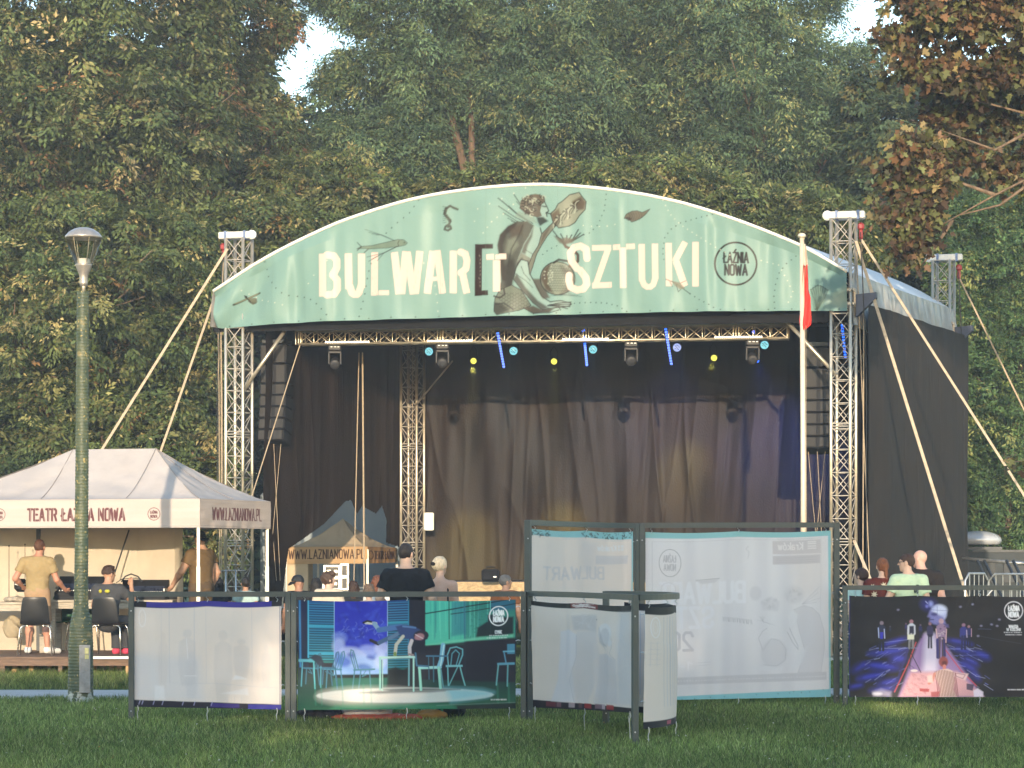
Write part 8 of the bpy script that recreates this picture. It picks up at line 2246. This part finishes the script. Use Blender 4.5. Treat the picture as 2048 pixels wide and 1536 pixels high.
def console(px0, px1, py0, Y, label, tilt=R(24)):
    a, b = P(px0, 0, Y).x, P(px1, 0, Y).x; z = TT
    h = zpx(py0, Y) - z; w_ = b - a; cx_ = (a + b) / 2
    t = thing('mixing_console', label, 'mixing desk', (cx_, Y + .3, z), 0, 'mixing consoles under the tent')
    m = MB(); m.prism([(a, Y + .02, z), (a, Y + .55, z), (a, Y + .60, z + h), (a, Y + .50, z + h), (a, Y + .26, z + h * .42), (a, Y + .02, z + h * .32)], (w_, 0, 0)); m.build('housing', BLACKP, t)
    m = MB(); p0, p1 = Vector((0, Y + .265, z + h * .44)), Vector((0, Y + .495, z + h * .96))
    m.add([(a + .05, p0.y - .004, p0.z), (b - .05, p0.y - .004, p0.z), (b - .05, p1.y - .004, p1.z), (a + .05, p1.y - .004, p1.z)], [(0, 1, 2, 3)]); m.build('screen_panel', PANELM, t)
    m = MB()
    for i in range(18):
        xx = a + .06 + (w_ - .12) * i / 17
        m.box((xx, Y + .14 + .03 * math.sin(i * 1.7), z + h * .40), (.014, .03, .018))
    m.build('fader', WHITEP, t)
    m = MB()
    for s_ in (a + .008, b - .008): m.box((s_, Y + .3, z + h * .5), (.02, .6, .04))
    m.build('side_trim', ALU_DULL, t)
    return t
console(108, 205, 1153, 37.95, 'blue-black mixing console in front of the standing khaki man')
console(236, 329, 1160, 37.95, 'black mixing console in front of the seated man, with a cable loop on top')
m = MB(); q = [P(x, y, 38.3) for x, y in ((243, 1164), (250, 1153), (262, 1148), (276, 1153), (284, 1163))]; m.path(q, .012, 8); q = [P(x, y, 38.25) for x, y in ((232, 1166), (244, 1158), (258, 1157), (268, 1163))]; m.path(q, .006, 6)
tag(m.build('cable_loop', CABLE, None, q[0]), 'looped black cable standing up on the right mixing console', 'cable')
for px, top, lb in ((18, 1094, 'thin black antenna rod, left of the pair before the cream tent wall'), (50, 1091, 'thin black antenna rod, right of the pair beside the khaki man')):
    q = P(px, top, 38.2); t = thing('antenna', lb, 'antenna', (q.x, 38.2, TT - .03), 0, 'antenna rods on the table')
    MB().tube((q.x, 38.2, TT - .03), q, .006, .004, 6).build('rod', BLACKP, t); MB().lathe((q.x, q.y, q.z), [(.004, 0), (.011, .008), (.011, .02), (.004, .03)], 8).build('tip', BLACKP, t)
    MB().box((q.x, 38.2, TT + .0), (.1, .1, .05)).build('base_box', BLACKP, t)
def blob(name, label, cat, c, radii, mat, seed, lumps=.02, res=.014, flat=0.0):
    c = np.array(c, float); r_ = np.array(radii)
    def fn(p):
        d = elli(p, c + np.array([0, 0, r_[2] * .8]), r_) + lumps * (vnoise2(p[:, 0] * 11 + p[:, 2] * 7, p[:, 2] * 9 + p[:, 1] * 11, seed) - .5) * 2 + lumps * .4 * (vnoise2(p[:, 0] * 31, p[:, 2] * 27 + p[:, 1] * 20, seed + 1) - .5)
        return np.maximum(d, c[2] - p[:, 2])
    V, Q = surf_nets(fn, c - r_ * 1.3 - .04, c + r_ * np.array([1.3, 1.3, 2.3]) + .05, res)
    return tag(link_mesh(name, np_mesh(name, V, Q), mat, None, tuple(c)), label, cat)
q = P(60, 1192, 37.75); blob('cable_heap', 'tangled light cables and adapters heaped on the left plank table', 'cables', (P(30, 0, 37.8).x, 37.8, TT - .03), (.16, .1, .05), MT('pale_cable', (.36, .31, .25), .7, 0, .4, 25, .8, 60), 3, .025)
def bag_case(px, py, Y, w_, label):
    b_ = P(px, py, Y); t = thing('headphone_case', label, 'case', b_)
    MB().box((b_.x, Y, b_.z + .1), (w_, .14, .2), bev=.05).build('shell', BLACKP, t)
    MB().path([(b_.x - w_ * .4, Y - .075, b_.z + .12), (b_.x, Y - .08, b_.z + .10), (b_.x + w_ * .4, Y - .075, b_.z + .12)], .008, 5).build('zip', WHITEP, t)
bag_case(42, 1184, 37.7, .20, 'rounded black case at the left elbow of the khaki man')
blob('jacket', 'beige jacket hanging over things under the left plank table', 'jacket', (P(26, 0, 37.9).x, 37.9, DECKZ + .22), (.13, .12, .20), clothm('beige_jacket', (.34, .28, .19)), 7, .03)
for px, lb, c in ((240, 'left of two pale upright boards leaning under the long table', 0), (257, 'right of two pale upright boards leaning under the long table', 0)):
    q = P(px, 0, 37.95); MBb = MB(); MBb.box((q.x, 38.0, DECKZ + .27), (.062, .25, .54), bev=.006)
    tag(MBb.build('leaning_board', TABLEW, None, (q.x, 38.0, DECKZ)), lb, 'board')
# things on the lawn behind the theatre picture
blob('sweatshirt', 'crumpled grey sweatshirt lying on the lawn under the theatre picture', 'sweatshirt', (P(735, 0, 26.65).x, 26.65, .02), (.28, .16, .12), clothm('grey_jersey', (.36, .36, .40)), 4, .03)
blob('blanket', 'red-orange picnic blanket spread on the lawn under the theatre picture', 'blanket', (P(770, 0, 26.6).x, 26.58, .0), (.60, .22, .04), clothm('red_blanket', (.36, .07, .04), var=.35, scale=14), 5, .012)
blob('jacket', 'dark patterned jacket on the lawn at the left end of the blanket', 'jacket', (P(640, 0, 26.7).x, 26.7, .0), (.24, .18, .10), clothm('dark_pattern', (.045, .042, .06), var=.5, scale=20), 6, .03)
blob('tote_bag', 'mustard cloth bag lying on the blanket beside the backpack', 'bag', (P(862, 0, 26.5).x, 26.5, .02), (.17, .10, .05), clothm('mustard', (.30, .16, .04)), 8, .02)
bp_ = thing('backpack', 'black backpack with green strap standing on the lawn behind the theatre picture', 'backpack', (P(902, 0, 26.75).x, 26.75, 0))
c = np.array([P(902, 0, 26.75).x, 26.75, .0])
V, Q = surf_nets(lambda p: np.maximum(elli(p, c + np.array([0, 0, .17]), (.17, .13, .20)) + .012 * (vnoise2(p[:, 0] * 16, p[:, 2] * 14, 2) - .5), .005 - p[:, 2]), c - .25, c + np.array([.25, .25, .45]), .014)
link_mesh('bag_body', np_mesh('bag_body', V, Q), BLACKP, bp_)
MB().path([(c[0] - .09, 26.62, .06), (c[0] - .10, 26.605, .2), (c[0] - .06, 26.63, .33)], .016, 6).build('strap', clothm('green_strap', (.03, .22, .09)), bp_)
MB().path([(c[0] + .09, 26.62, .05), (c[0] + .11, 26.605, .2), (c[0] + .06, 26.63, .33)], .016, 6).build('strap', clothm('black_strap', (.02, .02, .022)), bp_)
# black bag on the stage edge, small stage gear
q = P(980, 1180, 43.6); hb = thing('shoulder_bag', 'boxy black bag with a handle on the stage edge near the grey-haired man', 'bag', (q.x, 44.4, 1.36))
MB().box((q.x, 44.5, 1.36 + .11), (.32, .2, .21), bev=.03).build('bag_body', clothm('black_nylon', (.014, .014, .016)), hb)
MB().path([(q.x - .08, 44.45, 1.56), (q.x - .07, 44.45, 1.615), (q.x + .07, 44.45, 1.615), (q.x + .08, 44.45, 1.56)], .014, 6).build('handle', BLACKP, hb)
MB().box((q.x + .08, 44.395, 1.36 + .08), (.05, .01, .015)).build('buckle', STEEL, hb)
# crowd barriers and the parked camper at the right edge
def barrier(px0, px1, Y0, Y1, top, label):
    a, b = Vector(at_px(px0, Y0)), Vector(at_px(px1, Y1))
    t = thing('crowd_barrier', label, 'barrier', (a + b) / 2, 0, 'steel crowd barriers at the right')
    d = (b - a).normalized(); z0, z1 = .18, top
    m = MB(); m.path([a + Vector((0, 0, z0)), a + Vector((0, 0, z1 - .12)), a + d * .1 + Vector((0, 0, z1)), b - d * .1 + Vector((0, 0, z1)), b + Vector((0, 0, z1 - .12)), b + Vector((0, 0, z0)), a + Vector((0, 0, z0))], .019, 8); m.build('frame', STEEL, t, smooth=True)
    m = MB(); n_ = max(5, int((b - a).length / .11))
    for i in range(1, n_): p = a.lerp(b, i / n_); m.tube(p + Vector((0, 0, z0)), p + Vector((0, 0, z1)), .007, n=5)
    m.build('bars', STEEL, t)
    for e in (.15, .85):
        p = a.lerp(b, e); m = MB(); m.path([p + Vector((0, -.3, 0)), p + Vector((0, 0, z0)), p + Vector((0, .3, 0))], .016, 6); m.build('foot', STEEL, t)
barrier(1930, 1976, 41.5, 41.9, zpx(1147, 41.5), 'steel crowd barrier nearest the black side wall at the right')
barrier(1978, 2062, 41.6, 41.2, zpx(1148, 41.5), 'steel crowd barrier running off the right edge of the view')
barrier(1972, 2075, 36.5, 36.4, zpx(1178, 36.5), 'low steel barrier just behind the concert picture, its bars close together')
cam_ = thing('camper_van', 'dark parked van with a pale roof box behind the barriers at the right edge', 'van', at_px(1990, 52, 0))
VANM = MT('dark_van_paint', (.025, .032, .035), .7, 0, .15, 4); GLD = MT('dark_van_glass', (.02, .025, .028), .6, 0)
x0, x1 = P(1915, 0, 52).x, P(2090, 0, 52).x
m = MB(); m.prism([(x0, 52, .3), (x1, 52, .3), (x1, 52, 1.75), (x1 - .25, 52, 1.95), (x0 + .15, 52, 1.95), (x0, 52, 1.8)], (0, 1.9, 0)); m.build('body', VANM, cam_)
m = MB(); 
for k in range(2): m.box((x0 + .45 + k * .85, 51.99, 1.5), (.7, .02, .45), bev=.008)
m.build('window', GLD, cam_)
m = MB(); m.box(((x0 + x1) / 2 - .05, 51.985, zpx(1102, 52)), (1.1, .02, .05)); m.build('trim_strip', DARKMETAL, cam_)
for xx in (x0 + .3, x1 - .3):
    m = MB(); m.lathe((xx, 51.9, .33), [(.1, -.0), (.3, .01), (.33, .05), (.33, .2), (.3, .24)], 20, axis=(0, 1, 0)); m.build('wheel', BLACKP, cam_, smooth=True)
rb = MB(); V, Q = surf_nets(lambda p: np.maximum(elli(p, (P(1968, 0, 52).x, 52.7, zpx(1080, 52)), (.50, .42, .20)), zpx(1089, 52) - p[:, 2]), (x0 - .1, 52.0, 1.9), (x0 + 1.4, 53.4, 2.5), .02)
link_mesh('roof_box', np_mesh('roof_box', V, Q), MT('silver_roof_box', (.46, .47, .49), .25, .2, .05, 4), cam_)
MB().box((P(1968, 0, 52).x, 52.7, 2.0), (.9, .7, .06)).build('roof_rack', DARKMETAL, cam_)
m = MB(); m.tube(P(1925, 1117, 47), P(2075, 1129, 46), .035, n=8)
tag(m.build('rail', STEEL, None, P(1925, 1117, 47), smooth=True), 'long grey handrail crossing behind the barriers at the right edge', 'handrail')
for px, lb in ((1962, 'left of two dark leaning ramps behind the barriers'), (2020, 'right of two dark leaning ramps behind the barriers')):
    a, b = P(px, 1122, 44), P(px + 22, 1168, 43.2); b = a + (b - a) * (a.z / (a.z - b.z)); m = MB()
    for s_ in (-.06, .06): m.tube(a + Vector((s_, 0, 0)), b + Vector((s_, 0, 0)), .03, n=6)
    for i in range(6): p = a.lerp(b, i / 6); m.tube(p - Vector((.06, 0, 0)), p + Vector((.06, 0, 0)), .012, n=5)
    tag(m.build('loading_ramp', DARKMETAL, None, b), lb, 'ramp')
# drum hardware and amps on the left wing
q = P(455, 1150, 42.3)
for px, lb in ((452, 'small chrome stand left of the left front tower foot'), (472, 'small chrome stand right in front of the left tower foot')):
    t = thing('drum_stand', lb, 'stand', at_px(px, 42.4), 0, 'chrome stands at the tower foot'); x = P(px, 0, 42.4).x
    MB().tube((x, 42.4, .3), (x, 42.4, zpx(1139, 42.4)), .014, n=8).build('tube', CHROME, t, smooth=True)
    m = MB()
    for a in (0, 2.1, 4.2): m.tube((x, 42.4, .45), (x + .25 * math.cos(a), 42.4 + .25 * math.sin(a), 0), .010, n=6)
    m.build('tripod', CHROME, t); MB().tube((x - .16, 42.4, zpx(1143, 42.4)), (x + .16, 42.4, zpx(1141, 42.4)), .012, n=8).build('cross_arm', CHROME, t)
# ------------------------------------------------------------------ trees behind the camera that shade the lawn and the panels
rng = np.random.default_rng(90)
def shade_tree(x, top, w_, seed, dens=1.0, y=-15.0):
    r = np.random.default_rng(seed)
    t = thing('park_tree', SHADE_LABELS.pop(0), 'tree', (x, y, 0), 0, 'trees behind the photographer')
    lob = []
    n = int(18 * w_)
    for i in range(n):
        z = r.uniform(.8, top - .55); k = (1 - (z / top) ** 3)
        lob.append((x + r.uniform(-w_, w_) * (.4 + .6 * k), y + r.uniform(-1, 1), z, r.uniform(.6, .95)))
    lob += [(x + q * w_, y, top - .72 - .1 * abs(q), .72) for q in (-.75, -.25, .25, .75)]
    leaves_mesh('crown', [foliage(lob, 3.6 * dens, .30, 1.0, PAL_OLIVE, r, nl=16, back=2)], t)
    limb_tree(t, (x, y, 0), lob, .2, r, nlimb=8)
SHADE_LABELS = ['bushy park tree behind the photographer, %s' % s for s in ('far left of the row', 'left of the row', 'third in the row', 'low one before the middle', 'in the middle', 'tall one after the middle', 'broad one at the right', 'added to close a sun gap', 'last at the right', 'extra')]
for i, (x, top, w_) in enumerate([(-12.5, 7.4, 1.8), (-9.5, 7.5, 1.8), (-6.6, 7.5, 1.8), (-4.0, 8.6, 1.8), (-1.7, 8.6, 1.8), (.6, 9.5, 1.7), (2.6, 10.1, 1.7), (1.6, 9.3, 1.6), (4.6, 8.7, 1.7), (7.6, 8.3, 1.9)]):  # the one out of order is added to close a gap in the shade
    shade_tree(x, top, w_, 100 + i)
# ------------------------------------------------------------------ evening haze
hm_ = MB(); hm_.box((0, 30, 16.5), (90, 150, 35))
hz = hm_.build('haze', None)
m = bpy.data.materials.new('evening_haze'); m.use_nodes = True
for n in list(m.node_tree.nodes):
    if n.type == 'BSDF_PRINCIPLED': m.node_tree.nodes.remove(n)
pv = m.node_tree.nodes.new('ShaderNodeVolumePrincipled')
pv.inputs['Color'].default_value = (.78, .86, .97, 1)
pv.inputs['Density'].default_value = .0013
pv.inputs['Anisotropy'].default_value = 0.0
m.node_tree.links.new(pv.outputs[0], m.node_tree.nodes['Material Output'].inputs['Volume'])
hz.data.materials.append(m)
setting(hz, 'stuff'); tag(hz, 'thin pale evening haze over the park', 'haze')

# theatre fog that hangs under the roof, above the sunlit part of the stage, where the lamp beams show
fg = MB(); c = [S(.6, 1.6, 0), S(10.7, 1.6, 0), S(10.7, 5.4, 0), S(.6, 5.4, 0)]
bz = [5.7, 5.7, 4.95, 4.95]
fg.add([tuple(q + Vector((0, 0, z))) for q, z in zip(c, bz)] + [tuple(q + Vector((0, 0, 6.25))) for q in c], [(3, 2, 1, 0), (4, 5, 6, 7), (0, 1, 5, 4), (1, 2, 6, 5), (2, 3, 7, 6), (3, 0, 4, 7)])
fo = fg.build('stage_fog', None)
m = bpy.data.materials.new('theatre_fog'); m.use_nodes = True
for n in list(m.node_tree.nodes):
    if n.type == 'BSDF_PRINCIPLED': m.node_tree.nodes.remove(n)
pv = m.node_tree.nodes.new('ShaderNodeVolumePrincipled')
pv.inputs['Color'].default_value = (.9, .93, .97, 1)
pv.inputs['Density'].default_value = .05
m.node_tree.links.new(pv.outputs[0], m.node_tree.nodes['Material Output'].inputs['Volume'])
fo.data.materials.append(m)
setting(fo, 'stuff'); tag(fo, 'thin theatre fog under the stage roof where lamp beams show', 'fog')
